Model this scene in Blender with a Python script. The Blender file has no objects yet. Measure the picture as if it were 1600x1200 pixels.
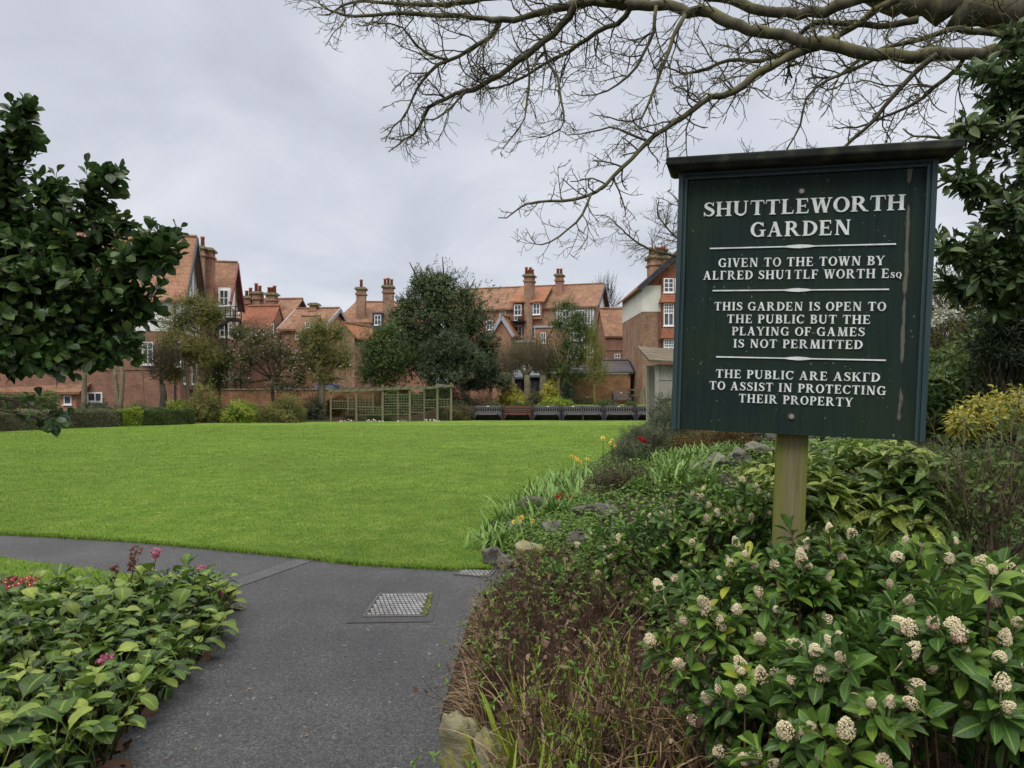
import bpy, math, random
import numpy as np
from mathutils import Vector, Matrix, noise as mnoise

rng = np.random.default_rng(11)
random.seed(11)
R = math.radians
SC = bpy.context.scene
COL = SC.collection
F = 1090.0            # focal length in photo pixels (1600 wide)
HZ = 606.0            # horizon row
EYE = 1.6

# ------------------------------------------------------------------ camera
cd = bpy.data.cameras.new("camera")
cam = bpy.data.objects.new("camera", cd)
COL.objects.link(cam)
cam.location = (0, 0, EYE)
cam.rotation_euler = (R(90), 0, 0)
cd.sensor_width = 36.0
cd.lens = 36.0 * F / 1600.0
cd.shift_y = (HZ - 600.0) / 1600.0
cd.clip_start = 0.05
cd.clip_end = 2000
SC.camera = cam
SC.render.resolution_x, SC.render.resolution_y = 1024, 768

# ------------------------------------------------------------------ light
SUN_EL, SUN_AZ = 52.0, 205.0
world = bpy.data.worlds.new("World")
SC.world = world
world.use_nodes = True
wn, wl = world.node_tree.nodes, world.node_tree.links
wn.clear()
w_out = wn.new("ShaderNodeOutputWorld")
w_bg = wn.new("ShaderNodeBackground")
w_bg.inputs["Strength"].default_value = 0.1
w_sky = wn.new("ShaderNodeTexSky")
w_sky.sky_type = 'NISHITA'
w_sky.sun_disc = False
w_sky.sun_elevation = R(SUN_EL)
w_sky.sun_rotation = R(SUN_AZ)
w_tc = wn.new("ShaderNodeTexCoord")
w_sep = wn.new("ShaderNodeSeparateXYZ")
wl.new(w_tc.outputs["Generated"], w_sep.inputs[0])
w_add = wn.new("ShaderNodeMath"); w_add.operation = 'ADD'; w_add.inputs[1].default_value = 0.32
w_abs = wn.new("ShaderNodeMath"); w_abs.operation = 'MAXIMUM'; w_abs.inputs[1].default_value = 0.0
wl.new(w_sep.outputs["Z"], w_abs.inputs[0]); wl.new(w_abs.outputs[0], w_add.inputs[0])
def wmath(op, a, b=None, c=None):
    n = wn.new("ShaderNodeMath"); n.operation = op
    for i, v in enumerate((a, b, c)):
        if v is None: continue
        if isinstance(v, (int, float)): n.inputs[i].default_value = v
        else: wl.new(v, n.inputs[i])
    return n.outputs[0]
w_cx = wmath('DIVIDE', w_sep.outputs["X"], w_add.outputs[0])
w_cy = wmath('DIVIDE', w_sep.outputs["Y"], w_add.outputs[0])
w_cmb = wn.new("ShaderNodeCombineXYZ")
wl.new(w_cx, w_cmb.inputs[0]); wl.new(w_cy, w_cmb.inputs[1])
w_no = wn.new("ShaderNodeTexNoise")
w_no.inputs["Scale"].default_value = 1.7
w_no.inputs["Detail"].default_value = 6.0
w_no.inputs["Roughness"].default_value = 0.5
w_no.inputs["Distortion"].default_value = 0.5
wl.new(w_cmb.outputs[0], w_no.inputs["Vector"])
w_no2 = wn.new("ShaderNodeTexNoise")
w_no2.inputs["Scale"].default_value = 0.6
w_no2.inputs["Detail"].default_value = 3.0
wl.new(w_cmb.outputs[0], w_no2.inputs["Vector"])
w_nm = wmath('ADD', wmath('MULTIPLY', w_no.outputs["Fac"], 0.55), wmath('MULTIPLY', w_no2.outputs["Fac"], 0.45))
w_ramp = wn.new("ShaderNodeValToRGB")
e = w_ramp.color_ramp.elements
e[0].position = 0.36; e[0].color = (0.475, 0.503, 0.572, 1)
e[1].position = 0.62; e[1].color = (0.785, 0.81, 0.87, 1)
m = e.new(0.48); m.color = (0.605, 0.638, 0.715, 1)
wl.new(w_nm, w_ramp.inputs[0])
w_zen = wn.new("ShaderNodeMapRange")          # an overcast sky is about three times brighter overhead
w_zen.inputs["From Min"].default_value = 0.50; w_zen.inputs["From Max"].default_value = 0.95
w_zen.inputs["To Min"].default_value = 10.7; w_zen.inputs["To Max"].default_value = 47.0
wl.new(w_sep.outputs["Z"], w_zen.inputs["Value"])
w_mul = wn.new("ShaderNodeVectorMath"); w_mul.operation = 'SCALE'
w_neu = wn.new("ShaderNodeMapRange"); w_neu.inputs["From Min"].default_value = .5; w_neu.inputs["From Max"].default_value = .8
wl.new(w_sep.outputs["Z"], w_neu.inputs["Value"])
w_nmx = wn.new("ShaderNodeMix"); w_nmx.data_type = 'RGBA'
wl.new(w_neu.outputs[0], w_nmx.inputs["Factor"]); wl.new(w_ramp.outputs["Color"], w_nmx.inputs["A"]); w_nmx.inputs["B"].default_value = (.66, .645, .61, 1)
wl.new(w_nmx.outputs["Result"], w_mul.inputs[0]); wl.new(w_zen.outputs[0], w_mul.inputs["Scale"])
w_mix = wn.new("ShaderNodeMix"); w_mix.data_type = 'RGBA'
w_mix.inputs["Factor"].default_value = 0.95
wl.new(w_sky.outputs["Color"], w_mix.inputs["A"]); wl.new(w_mul.outputs[0], w_mix.inputs["B"])
wl.new(w_mix.outputs["Result"], w_bg.inputs["Color"]); wl.new(w_bg.outputs[0], w_out.inputs[0])

sd = bpy.data.lights.new("sun", 'SUN')
sd.energy = 1.5
sd.angle = R(24)
sd.color = (1.0, 0.96, 0.9)
sun = bpy.data.objects.new("sun", sd)
COL.objects.link(sun)
az = R(SUN_AZ)
sv = Vector((math.sin(az) * math.cos(R(SUN_EL)), math.cos(az) * math.cos(R(SUN_EL)), math.sin(R(SUN_EL))))
sun.rotation_euler = sv.to_track_quat('Z', 'Y').to_euler()

SC.view_settings.view_transform = 'Standard'
SC.view_settings.look = 'None'
SC.view_settings.exposure = 0.0
SC.view_settings.gamma = 1.0
SC.render.engine = 'CYCLES'
SC.cycles.use_denoising = True
SC.cycles.max_bounces = 6
SC.cycles.diffuse_bounces = 3
SC.cycles.glossy_bounces = 2
SC.cycles.transmission_bounces = 3
SC.cycles.transparent_max_bounces = 4
SC.cycles.caustics_reflective = False
SC.cycles.caustics_refractive = False

# ------------------------------------------------------------------ helpers
def at(px, py, Y):
    return np.array([(px - 800.0) / F * Y, Y, EYE + (HZ - py) / F * Y])

def sm(t):
    t = np.clip(t, 0, 1)
    return t * t * (3 - 2 * t)

def norm(a):
    return a / (np.linalg.norm(a, axis=-1, keepdims=True) + 1e-12)

def rdir(n):
    return norm(rng.normal(size=(n, 3)))

XB_Y = [0, 2, 3.4, 4.9, 5.64, 6.14, 7.5, 9.8, 11.5, 13.2, 19.3, 32, 42, 60]
XB_X = [-.2, -.25, -.35, -.29, -.12, -.1, -.38, 0, .74, 1.2, 2.8, 5.5, 8.5, 12]
def gz(x, y):
    x = np.asarray(x, float); y = np.asarray(y, float)
    z = -0.39 * sm((y - 6) / 36)
    k = sm((x + 7) / 3.0)                       # terrace behind the benches is a step, gentler on the left
    z = z + k * .80 * sm((y - 43.5) / .5) + (1 - k) * .75 * sm((y - 42) / 10)
    d = np.maximum(0, x - np.interp(y, XB_Y, XB_X) - .05)
    z = z + 1.0 * (1 - np.exp(-d * .28)) * (1 - sm((y - 18) / 20))
    return z

def gpx(px, py):
    Y = 8.0
    for _ in range(60):
        X = (px - 800) / F * Y
        Y = .5 * Y + .5 * (EYE - float(gz(X, Y))) * F / max(py - HZ, 1)
    return np.array([(px - 800) / F * Y, Y, float(gz((px - 800) / F * Y, Y))])

class MB:
    """collects vertices and faces; build() links them as ONE mesh object"""
    def __init__(s):
        s.v, s.t, s.u, s.f, s.m, s.n = [], [], [], [], [], 0
    def add(s, v, f, tint=.5, uv=None, mat=0):
        v = np.asarray(v, float).reshape(-1, 3); f = np.asarray(f, int)
        if len(v) == 0 or len(f) == 0: return
        s.v.append(v); s.f.append(f + s.n)
        s.t.append(np.broadcast_to(np.asarray(tint, float), (len(v),)))
        s.u.append(np.zeros((len(v), 3)) if uv is None else uv)
        s.m.append(np.full(len(f), mat, int)); s.n += len(v)
    def box(s, lo, hi, mat=0, tint=.5, M=None):
        (x0, y0, z0), (x1, y1, z1) = lo, hi
        v = np.array([(x0,y0,z0),(x1,y0,z0),(x1,y1,z0),(x0,y1,z0),(x0,y0,z1),(x1,y0,z1),(x1,y1,z1),(x0,y1,z1)], float)
        if M is not None: v = v @ M[0].T + M[1]
        s.add(v, [(3,2,1,0),(4,5,6,7),(0,1,5,4),(1,2,6,5),(2,3,7,6),(3,0,4,7)], tint, None, mat)
    def bar(s, a, b, w, h, mat=0, tint=.5, up=(0, 0, 1)):
        a, b = np.asarray(a, float), np.asarray(b, float)
        d = norm(b - a); up = np.asarray(up, float)
        if abs(d @ up) > .98: up = np.array([0, 1., 0])
        sx = norm(np.cross(d, up)); uz = np.cross(sx, d)
        v = [p + sx * i * w / 2 + uz * j * h / 2 for p in (a, b) for i, j in ((-1,-1),(1,-1),(1,1),(-1,1))]
        s.add(v, [(0,1,2,3),(7,6,5,4),(1,0,4,5),(2,1,5,6),(3,2,6,7),(0,3,7,4)], tint, None, mat)
    def tube(s, pts, rad, sides=6, tint=.5, mat=0):
        pts = np.asarray(pts, float); k = len(pts)
        rad = np.broadcast_to(np.asarray(rad, float), (k,))
        d = np.gradient(pts, axis=0); d = norm(d)
        ref = np.array([.31, .17, .93]) if abs(d[0] @ np.array([.31, .17, .93])) < .95 else np.array([1., 0, 0])
        a = norm(np.cross(d, ref)); b = np.cross(d, a)
        th = np.arange(sides) * 2 * np.pi / sides
        v = pts[:, None] + rad[:, None, None] * (a[:, None] * np.cos(th)[None, :, None] + b[:, None] * np.sin(th)[None, :, None])
        i = np.arange(k - 1)[:, None] * sides; j = np.arange(sides)[None]; j2 = (j + 1) % sides
        f = np.stack([i + j, i + j2, i + sides + j2, i + sides + j], -1).reshape(-1, 4)
        s.add(v.reshape(-1, 3), f, tint, None, mat)
        if sides >= 4:
            for c, o in ((0, 1), (k - 1, -1)):
                q = [(c * sides + (x if o < 0 else sides - 1 - x)) for x in range(sides)]
                s.f.append(np.array([q]) + s.n - len(v.reshape(-1, 3))); s.m.append(np.array([mat]))
    def build(s, name, mats, parent=None, loc=None, smooth=True, local=False):
        V = np.concatenate(s.v); T = np.concatenate(s.t); U = np.concatenate(s.u)
        org = np.zeros(3)
        if not local:
            if parent is not None: 
                p = parent; 
                while p is not None:
                    org = org + np.array(p.location); p = p.parent
            elif loc is not None: org = np.asarray(loc, float)
        V = V - org
        me = bpy.data.meshes.new(name)
        me.vertices.add(len(V)); me.vertices.foreach_set("co", V.astype(np.float32).ravel())
        lt = np.concatenate([np.full(len(f), f.shape[1], np.int32) for f in s.f])
        vi = np.concatenate([f.astype(np.int32).ravel() for f in s.f])
        me.loops.add(len(vi)); me.loops.foreach_set("vertex_index", vi)
        me.polygons.add(len(lt))
        ls = np.zeros(len(lt), np.int32); ls[1:] = np.cumsum(lt)[:-1]
        me.polygons.foreach_set("loop_start", ls)
        me.polygons.foreach_set("loop_total", lt)
        me.polygons.foreach_set("material_index", np.concatenate(s.m).astype(np.int32))
        me.polygons.foreach_set("use_smooth", np.full(len(lt), bool(smooth)))
        a = me.attributes.new("tint", 'FLOAT', 'POINT'); a.data.foreach_set("value", T.astype(np.float32))
        a = me.attributes.new("luv", 'FLOAT_VECTOR', 'POINT'); a.data.foreach_set("vector", U.astype(np.float32).ravel())
        me.update(calc_edges=True)
        for m_ in (mats if isinstance(mats, (list, tuple)) else [mats]): me.materials.append(m_)
        o = bpy.data.objects.new(name, me); COL.objects.link(o)
        if parent is not None: o.parent = parent
        elif loc is not None: o.location = loc
        return o

def tag(o, label=None, cat=None, group=None, kind=None):
    if label: o["label"] = label
    if cat: o["category"] = cat
    if group: o["group"] = group
    if kind: o["kind"] = kind
    return o

def thing(name, label, cat, loc=(0, 0, 0), rz=0.0, group=None):
    o = bpy.data.objects.new(name, None)
    o.empty_display_size = .2
    COL.objects.link(o)
    o.location = [float(c) for c in loc]; o.rotation_euler = (0, 0, rz)
    return tag(o, label, cat, group)

def copy_thing(root, loc, rz=0.0, label=None):
    def cp(o, parent):
        c = o.copy(); COL.objects.link(c); c.parent = parent
        for ch in list(o.children): cp(ch, c)
        return c
    c = cp(root, None)
    c.location = loc; c.rotation_euler = (0, 0, rz)
    if label: c["label"] = label
    return c

# ------------------------------------------------------------------ materials
class NT:
    def __init__(s, name):
        s.m = bpy.data.materials.new(name); s.m.use_nodes = True
        s.t = s.m.node_tree; s.n, s.l = s.t.nodes, s.t.links
        s.b = s.n["Principled BSDF"]; s.o = s.n["Material Output"]
    def new(s, t, **kw):
        n = s.n.new(t)
        for k, v in kw.items(): setattr(n, k, v)
        return n
    def put(s, n, **ins):
        for k, v in ins.items():
            k = k.replace("_", " ")
            if isinstance(v, bpy.types.NodeSocket): s.l.new(v, n.inputs[k])
            else: n.inputs[k].default_value = v
        return n
    def obj(s): return s.new("ShaderNodeTexCoord").outputs["Object"]
    def geo(s): return s.new("ShaderNodeNewGeometry")
    def attr(s, name, out="Fac"): return s.new("ShaderNodeAttribute", attribute_name=name).outputs[out]
    def noise(s, vec, scale, detail=4, rough=.55, dist=0.0, out="Fac"):
        n = s.new("ShaderNodeTexNoise"); s.l.new(vec, n.inputs["Vector"])
        n.inputs["Scale"].default_value = scale; n.inputs["Detail"].default_value = detail
        n.inputs["Roughness"].default_value = rough; n.inputs["Distortion"].default_value = dist
        return n.outputs[out]
    def ramp(s, fac, stops, interp='LINEAR'):
        n = s.new("ShaderNodeValToRGB"); s.l.new(fac, n.inputs[0]); cr = n.color_ramp; cr.interpolation = interp
        while len(cr.elements) < len(stops): cr.elements.new(.5)
        for el, (p, c) in zip(cr.elements, stops):
            el.position = p; el.color = (*c, 1) if not isinstance(c, (int, float)) else (c, c, c, 1)
        return n.outputs[0]
    def mix(s, fac, a, b, mode='MIX'):
        n = s.new("ShaderNodeMix", data_type='RGBA', blend_type=mode)
        for k, v in (("Factor", fac), ("A", a), ("B", b)):
            so = [i for i in n.inputs if i.name == k and (k == "Factor" and i.type == 'VALUE' or k != "Factor" and i.type == 'RGBA')][0]
            if isinstance(v, bpy.types.NodeSocket): s.l.new(v, so)
            else: so.default_value = v if isinstance(v, (int, float)) else (*v, 1)
        return [o for o in n.outputs if o.type == 'RGBA'][0]
    def math(s, op, a, b=0.0, clamp=False):
        n = s.new("ShaderNodeMath", operation=op, use_clamp=clamp)
        for i, v in enumerate((a, b)):
            if isinstance(v, bpy.types.NodeSocket): s.l.new(v, n.inputs[i])
            else: n.inputs[i].default_value = v
        return n.outputs[0]
    def scale(s, vec, sx, sy, sz):
        n = s.new("ShaderNodeMapping"); s.l.new(vec, n.inputs["Vector"]); n.inputs["Scale"].default_value = (sx, sy, sz)
        return n.outputs[0]
    def bump(s, h, strength=.3, dist=.01):
        n = s.new("ShaderNodeBump"); s.l.new(h, n.inputs["Height"])
        n.inputs["Strength"].default_value = strength; n.inputs["Distance"].default_value = dist
        s.l.new(n.outputs[0], s.b.inputs["Normal"])
    def fin(s, col, rough=.7, spec=.3, metal=0.0):
        for k, v in (("Base Color", col), ("Roughness", rough), ("Specular IOR Level", spec), ("Metallic", metal)):
            if isinstance(v, bpy.types.NodeSocket): s.l.new(v, s.b.inputs[k])
            else: s.b.inputs[k].default_value = (*v, 1) if isinstance(v, tuple) else v
        return s.m

def leafmat(name, c0, c1, c2, rough=.45, spec=.4, transl=.22, vein=.0, spots=None, edge=None, under=1.25, yellow=None, field=False):
    """c0..c2: the range of leaf colours met from leaf to leaf (attribute tint)"""
    s = NT(name)
    t = s.attr("tint")
    stops = [(0, c0), (.5, c1), (.93 if yellow else 1, c2)]
    if yellow: stops.append((.97, yellow))
    c = s.ramp(t, stops)
    uv = s.attr("luv", "Vector")
    sep = s.new("ShaderNodeSeparateXYZ"); s.l.new(uv, sep.inputs[0])
    if vein:
        a = s.math('ABSOLUTE', sep.outputs["Y"])
        mid = s.ramp(a, [(0, 1.0), (.06, .8), (.14, 0.0)])
        # side veins run obliquely from the midrib
        sv_ = s.math('SINE', s.math('MULTIPLY', s.math('SUBTRACT', sep.outputs["X"], s.math('MULTIPLY', a, .22)), 44.0))
        sv_ = s.math('MULTIPLY', s.ramp(sv_, [(.8, 0.0), (1, .22)]), 1.0)
        fac = s.math('MULTIPLY', s.math('MAXIMUM', mid, sv_), vein)
        c = s.mix(fac, c, tuple(min(1, x * 2.1 + .03) for x in c2))
    if spots:
        sp = s.noise(s.obj(), 95, 1, .4)
        fac = s.ramp(sp, [(.56, 0.0), (.60, 1.0)])
        c = s.mix(s.math('MULTIPLY', fac, s.ramp(t, [(.15, .25), (.7, .95)])), c, spots)
    if edge:
        en = s.noise(s.obj(), 28, 3)
        a = s.math('ABSOLUTE', sep.outputs["Y"])
        a = s.math('MAXIMUM', a, s.math('MULTIPLY', sep.outputs["X"], 1.0))
        fac = s.ramp(s.math('ADD', a, s.math('MULTIPLY', s.math('SUBTRACT', en, .55), 1.1)), [(.88, 0.0), (.98, .9)])
        c = s.mix(fac, c, edge)
    no = s.noise(s.obj(), 9.0, 2)
    c = s.mix(1.0, c, s.ramp(no, [(.3, .78), (.7, 1.15)]), 'MULTIPLY')
    if field:
        c = s.mix(1.0, c, s.ramp(s.noise(s.obj(), .30, 4, .6), [(.32, .62), (.68, 1.25)]), 'MULTIPLY')
        c = s.mix(s.math('MULTIPLY', s.ramp(s.noise(s.obj(), 1.5, 5, .7), [(.46, 0.0), (.66, 1.0)]), .7), c, field)
    bf = s.geo().outputs["Backfacing"]
    c = s.mix(s.math('MULTIPLY', bf, .5), c, tuple(min(1, x * under + .015) for x in c1))
    s.fin(c, rough, spec)
    tr = s.new("ShaderNodeBsdfTranslucent"); s.l.new(c, tr.inputs["Color"])
    mx = s.new("ShaderNodeMixShader"); mx.inputs[0].default_value = transl
    s.l.new(s.b.outputs[0], mx.inputs[1]); s.l.new(tr.outputs[0], mx.inputs[2]); s.l.new(mx.outputs[0], s.o.inputs[0])
    return s.m

def plain(name, col, rough=.6, spec=.3, metal=0.0, var=.25, scale=6.0, bump=0.0):
    s = NT(name)
    n = s.noise(s.obj(), scale, 5)
    c = s.mix(1.0, col, s.ramp(n, [(.25, 1 - var), (.75, 1 + var)]), 'MULTIPLY')
    if bump: s.bump(s.noise(s.obj(), scale * 6, 4), bump, .01)
    return s.fin(c, rough, spec, metal)

def bark(name, c0, c1, moss=None, mossamt=.5, scale=9.0):
    s = NT(name)
    v = s.scale(s.obj(), 1, 1, .45)
    n = s.noise(v, scale, 6, .65)
    c = s.ramp(n, [(.3, c0), (.7, c1)])
    if moss:
        nz = s.new("ShaderNodeSeparateXYZ"); s.l.new(s.geo().outputs["Normal"], nz.inputs[0])
        mn = s.noise(s.obj(), 5.0, 4)
        fac = s.math('MULTIPLY', s.ramp(s.math('ADD', mn, s.math('MULTIPLY', nz.outputs["Z"], .15)), [(.45, 0.0), (.62, 1.0)]), mossamt)
        c = s.mix(fac, c, moss)
    s.bump(s.noise(v, scale * 4, 5), .6, .01)
    return s.fin(c, .85, .15)

def brickmat(name, c0, c1, mortar, stain=.35):
    s = NT(name)
    sp = s.new("ShaderNodeSeparateXYZ"); s.l.new(s.obj(), sp.inputs[0])
    cb = s.new("ShaderNodeCombineXYZ")
    s.l.new(s.math('ADD', sp.outputs["X"], sp.outputs["Y"]), cb.inputs[0]); s.l.new(sp.outputs["Z"], cb.inputs[1])
    bt = s.new("ShaderNodeTexBrick"); s.l.new(cb.outputs[0], bt.inputs["Vector"])
    s.put(bt, Color1=(*c0, 1), Color2=(*c1, 1), Mortar=(*mortar, 1), Scale=1.0, Mortar_Size=.009, Bias=-.1, Brick_Width=.235, Row_Height=.078)
    n = s.noise(s.obj(), 1.1, 6, .65)
    n2 = s.noise(s.obj(), 14.0, 3)
    c = s.mix(1.0, bt.outputs["Color"], s.ramp(n, [(.28, 1 - stain), (.72, 1 + stain * .6)]), 'MULTIPLY')
    c = s.mix(1.0, c, s.ramp(n2, [(.3, .72), (.7, 1.25)]), 'MULTIPLY')
    s.bump(bt.outputs["Fac"], .4, -.01)
    return s.fin(c, .9, .15)

def tilemat(name, c0, c1, lich=(.33, .25, .10), rows=.14, lamt=.5):
    s = NT(name)
    sp = s.new("ShaderNodeSeparateXYZ"); s.l.new(s.obj(), sp.inputs[0])
    cb = s.new("ShaderNodeCombineXYZ")
    s.l.new(s.math('ADD', sp.outputs["X"], sp.outputs["Y"]), cb.inputs[0]); s.l.new(sp.outputs["Z"], cb.inputs[1])
    bt = s.new("ShaderNodeTexBrick"); s.l.new(cb.outputs[0], bt.inputs["Vector"])
    s.put(bt, Color1=(*c0, 1), Color2=(*c1, 1), Mortar=tuple(x * .45 for x in c0) + (1,), Scale=1.0, Mortar_Size=.012, Brick_Width=.2, Row_Height=rows)
    n = s.noise(s.obj(), .8, 6, .7)
    c = s.mix(1.0, bt.outputs["Color"], s.ramp(n, [(.25, .62), (.75, 1.25)]), 'MULTIPLY')
    n2 = s.noise(s.obj(), 1.9, 5, .7)
    c = s.mix(s.math('MULTIPLY', s.ramp(n2, [(.5, 0.0), (.68, 1.0)]), lamt), c, lich)
    s.bump(bt.outputs["Fac"], .5, -.02)
    return s.fin(c, .85, .2)

def woodmat(name, c0, c1, moss=None, mossamt=.4, rough=.8, scale=7.0):
    s = NT(name)
    v = s.scale(s.obj(), 6, 6, .5)
    n = s.noise(v, scale, 5, .6, .4)
    c = s.ramp(n, [(.3, c0), (.7, c1)])
    if moss:
        c = s.mix(s.math('MULTIPLY', s.ramp(s.noise(s.obj(), 3.5, 4), [(.42, 0.0), (.62, 1.0)]), mossamt), c, moss)
    s.bump(n, .3, .004)
    return s.fin(c, rough, .2)

M = {}
M['brick'] = brickmat("red_brick", (.31, .14, .085), (.22, .095, .06), (.30, .25, .20))
M['brick_orange'] = brickmat("orange_brick", (.38, .17, .10), (.30, .125, .075), (.38, .3, .24), .3)
M['brick_buff'] = brickmat("weathered_brick", (.37, .225, .15), (.27, .155, .10), (.30, .22, .17), .5)
M['brick_wall'] = brickmat("garden_wall_brick", (.30, .14, .06), (.20, .085, .04), (.22, .18, .13), .6)
M['tile'] = tilemat("clay_tile", (.285, .15, .10), (.215, .11, .075))
M['tile_b'] = tilemat("weathered_clay_tile", (.37, .16, .085), (.29, .115, .065), (.20, .16, .06), .14, .7)
M['tile_p'] = tilemat("pantile", (.33, .175, .115), (.27, .135, .088), (.36, .26, .13), .3, .35)
M['tile_hung'] = tilemat("hung_tile", (.36, .145, .088), (.29, .11, .066), (.3, .2, .1), .12, .1)
M['shingle'] = tilemat('weathered_shingle', (.17, .135, .095), (.12, .10, .07), (.10, .10, .04), .14, .6)
M['slate'] = tilemat("slate", (.12, .105, .12), (.09, .08, .095), (.10, .10, .03), .18, .75)
M['slate_grey'] = tilemat("grey_slate", (.17, .19, .21), (.13, .145, .16), (.12, .13, .1), .2, .2)
M['render'] = plain("white_render", (.72, .72, .69), .8, .2, 0, .1, 1.5)
M['render_cream'] = plain("cream_render", (.66, .66, .58), .8, .2, 0, .1, 1.5)
M['black'] = plain("black_timber", (.022, .022, .028), .5, .4)
M['boards'] = plain("dark_boarding", (.03, .035, .05), .7, .3, 0, .3, 3)
M['faded'] = plain('faded_timber', (.16, .155, .15), .7, .3)
M['red'] = plain("red_bargeboard", (.20, .018, .03), .5, .4)
M['white'] = plain("white_paint", (.80, .80, .79), .45, .4, 0, .06, 3)
M['pot'] = plain("clay_pot", (.36, .13, .08), .8, .2, 0, .3, 5)
M['cope'] = plain("mossy_coping", (.20, .19, .11), .9, .1, 0, .5, 4)
M['lead'] = plain("lead", (.34, .35, .37), .6, .4)
s = NT("window_glass")
M['glass'] = s.fin(s.ramp(s.noise(s.obj(), 1.3, 2), [(.35, (.02, .024, .03)), (.65, (.10, .115, .13))]), .06, .8)
M['soil'] = None
s = NT("soil")
n1 = s.noise(s.obj(), 1.2, 6, .7); n2 = s.noise(s.obj(), 22, 5, .7)
c = s.ramp(n2, [(.3, (.020, .015, .009)), (.6, (.055, .041, .025)), (.75, (.095, .075, .05))])
c = s.mix(1.0, c, s.ramp(n1, [(.3, .7), (.7, 1.3)]), 'MULTIPLY')
s.bump(n2, .8, .04)
M['soil'] = s.fin(c, .95, .1)

def asphalt(name, k, rough=.85):
    s = NT(name)
    v = s.obj()
    n1 = s.noise(v, .8, 5, .6); n2 = s.noise(v, 120, 3, .8); n3 = s.noise(v, 3.3, 6, .7); n4 = s.noise(v, 46, 3, .75)
    c = s.ramp(n2, [(.34, (.012, .012, .012)), (.5, (.046, .046, .048)), (.6, (.075, .075, .078)), (.74, (.20, .20, .205))])
    c = s.mix(1.0, c, s.ramp(n4, [(.32, .66), (.5, .97), (.68, 1.4)]), 'MULTIPLY')
    c = s.mix(1.0, c, s.ramp(n1, [(.3, .66 * k), (.7, 1.35 * k)]), 'MULTIPLY')
    c = s.mix(1.0, c, s.ramp(n3, [(.3, .74), (.7, 1.22)]), 'MULTIPLY')
    fl = s.noise(v, 23, 2, .4)
    c = s.mix(s.ramp(fl, [(.735, 0.0), (.75, .5)]), c, (.3, .29, .27))
    s.bump(s.math('ADD', n2, n4), .7, .006)
    return s.fin(c, s.ramp(n3, [(.3, rough - .24), (.7, rough)]), .36)
M['asphalt'] = asphalt("asphalt", .88, .66)
M['asphalt_dark'] = asphalt("asphalt_patch", .82, .72)
M['asphalt_pale'] = asphalt("asphalt_worn", 1.4, .6)

s = NT("turf")
v = s.obj()
n1 = s.noise(v, .33, 5, .6); n2 = s.noise(v, 2.4, 5, .65); n3 = s.noise(s.scale(v, 1, .6, 1), 45, 4, .7)
c = s.ramp(n2, [(.3, (.082, .148, .019)), (.52, (.13, .218, .027)), (.72, (.20, .26, .052))])
c = s.mix(1.0, c, s.ramp(n1, [(.3, .78), (.7, 1.18)]), 'MULTIPLY')
c = s.mix(1.0, c, s.ramp(n3, [(.3, .62), (.7, 1.3)]), 'MULTIPLY')
s.bump(n3, .9, .05)
M['turf'] = s.fin(c, .8, .15)
M['blade'] = leafmat("grass_blade", (.068, .136, .012), (.130, .230, .019), (.22, .30, .048), .6, .10, .35, field=(.17, .20, .05))
s = M['blade'].node_tree

def rockmat(name, c0, c1, lich, lamt=.6):
    s = NT(name)
    v = s.scale(s.obj(), 1, 1, 3.0)
    n1 = s.noise(v, 6, 7, .7, .6); n2 = s.noise(s.obj(), 8, 5, .7)
    c = s.ramp(n1, [(.3, c0), (.7, c1)])
    c = s.mix(s.math('MULTIPLY', s.ramp(n2, [(.5, 0.0), (.6, 1.0)]), lamt), c, lich)
    s.bump(n1, .9, .03)
    return s.fin(c, .9, .15)
M['rock'] = rockmat("rockery_stone", (.035, .032, .028), (.135, .125, .105), (.24, .25, .19), .45)
M['rock_moss'] = rockmat("mossy_rock", (.10, .09, .05), (.30, .28, .18), (.24, .22, .035), .9)
M['rock_pale'] = rockmat("pale_rock", (.075, .07, .06), (.235, .225, .19), (.12, .13, .05), .6)
M['bark_lime'] = bark("grey_green_bark", (.035, .032, .023), (.135, .122, .085), (.125, .125, .04), .5)
M['bark_dark'] = bark("dark_bark", (.03, .024, .018), (.085, .07, .05))
M['bark_pale'] = bark("pale_bark", (.11, .09, .06), (.26, .22, .15), (.12, .13, .04), .4)
M['twig_brown'] = bark("brown_twig", (.030, .019, .014), (.125, .075, .052), None, 0, 30)
M['twig_tan'] = bark('tan_twig', (.07, .055, .035), (.20, .155, .105), None, 0, 30)
M['twig_orange'] = bark("willow_twig", (.12, .06, .03), (.26, .15, .08), None, 0, 4)
M['twig_green'] = bark("green_twig", (.10, .11, .025), (.22, .22, .06), None, 0, 6)
M['wood_green'] = woodmat("algae_green_timber", (.12, .115, .068), (.215, .205, .13), (.13, .145, .05), .35)
M['wood_grey'] = woodmat("weathered_grey_timber", (.085, .08, .086), (.175, .167, .168))
M['wood_char'] = woodmat("dark_weathered_timber", (.030, .028, .036), (.07, .065, .078))
M['wood_rbrown'] = woodmat("dark_red_brown_timber", (.05, .022, .02), (.09, .042, .036))
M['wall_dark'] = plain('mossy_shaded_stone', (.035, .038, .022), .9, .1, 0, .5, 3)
M['wood_brown'] = woodmat("stained_brown_timber", (.11, .045, .035), (.17, .075, .06))
M['wood_pale'] = woodmat("silver_timber", (.22, .21, .18), (.40, .385, .34), (.2, .2, .1), .3)
M['plaque'] = plain("plaque_metal", (.75, .74, .72), .35, .5, 0, .1)
M['iron'] = plain("black_iron", (.02, .02, .024), .5, .4, .3)
s = NT("cast_steel")
M['steel'] = s.fin(s.ramp(s.noise(s.obj(), 11, 5), [(.3, (.13, .13, .135)), (.7, (.29, .29, .295))]), .6, .35, .15)
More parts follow.
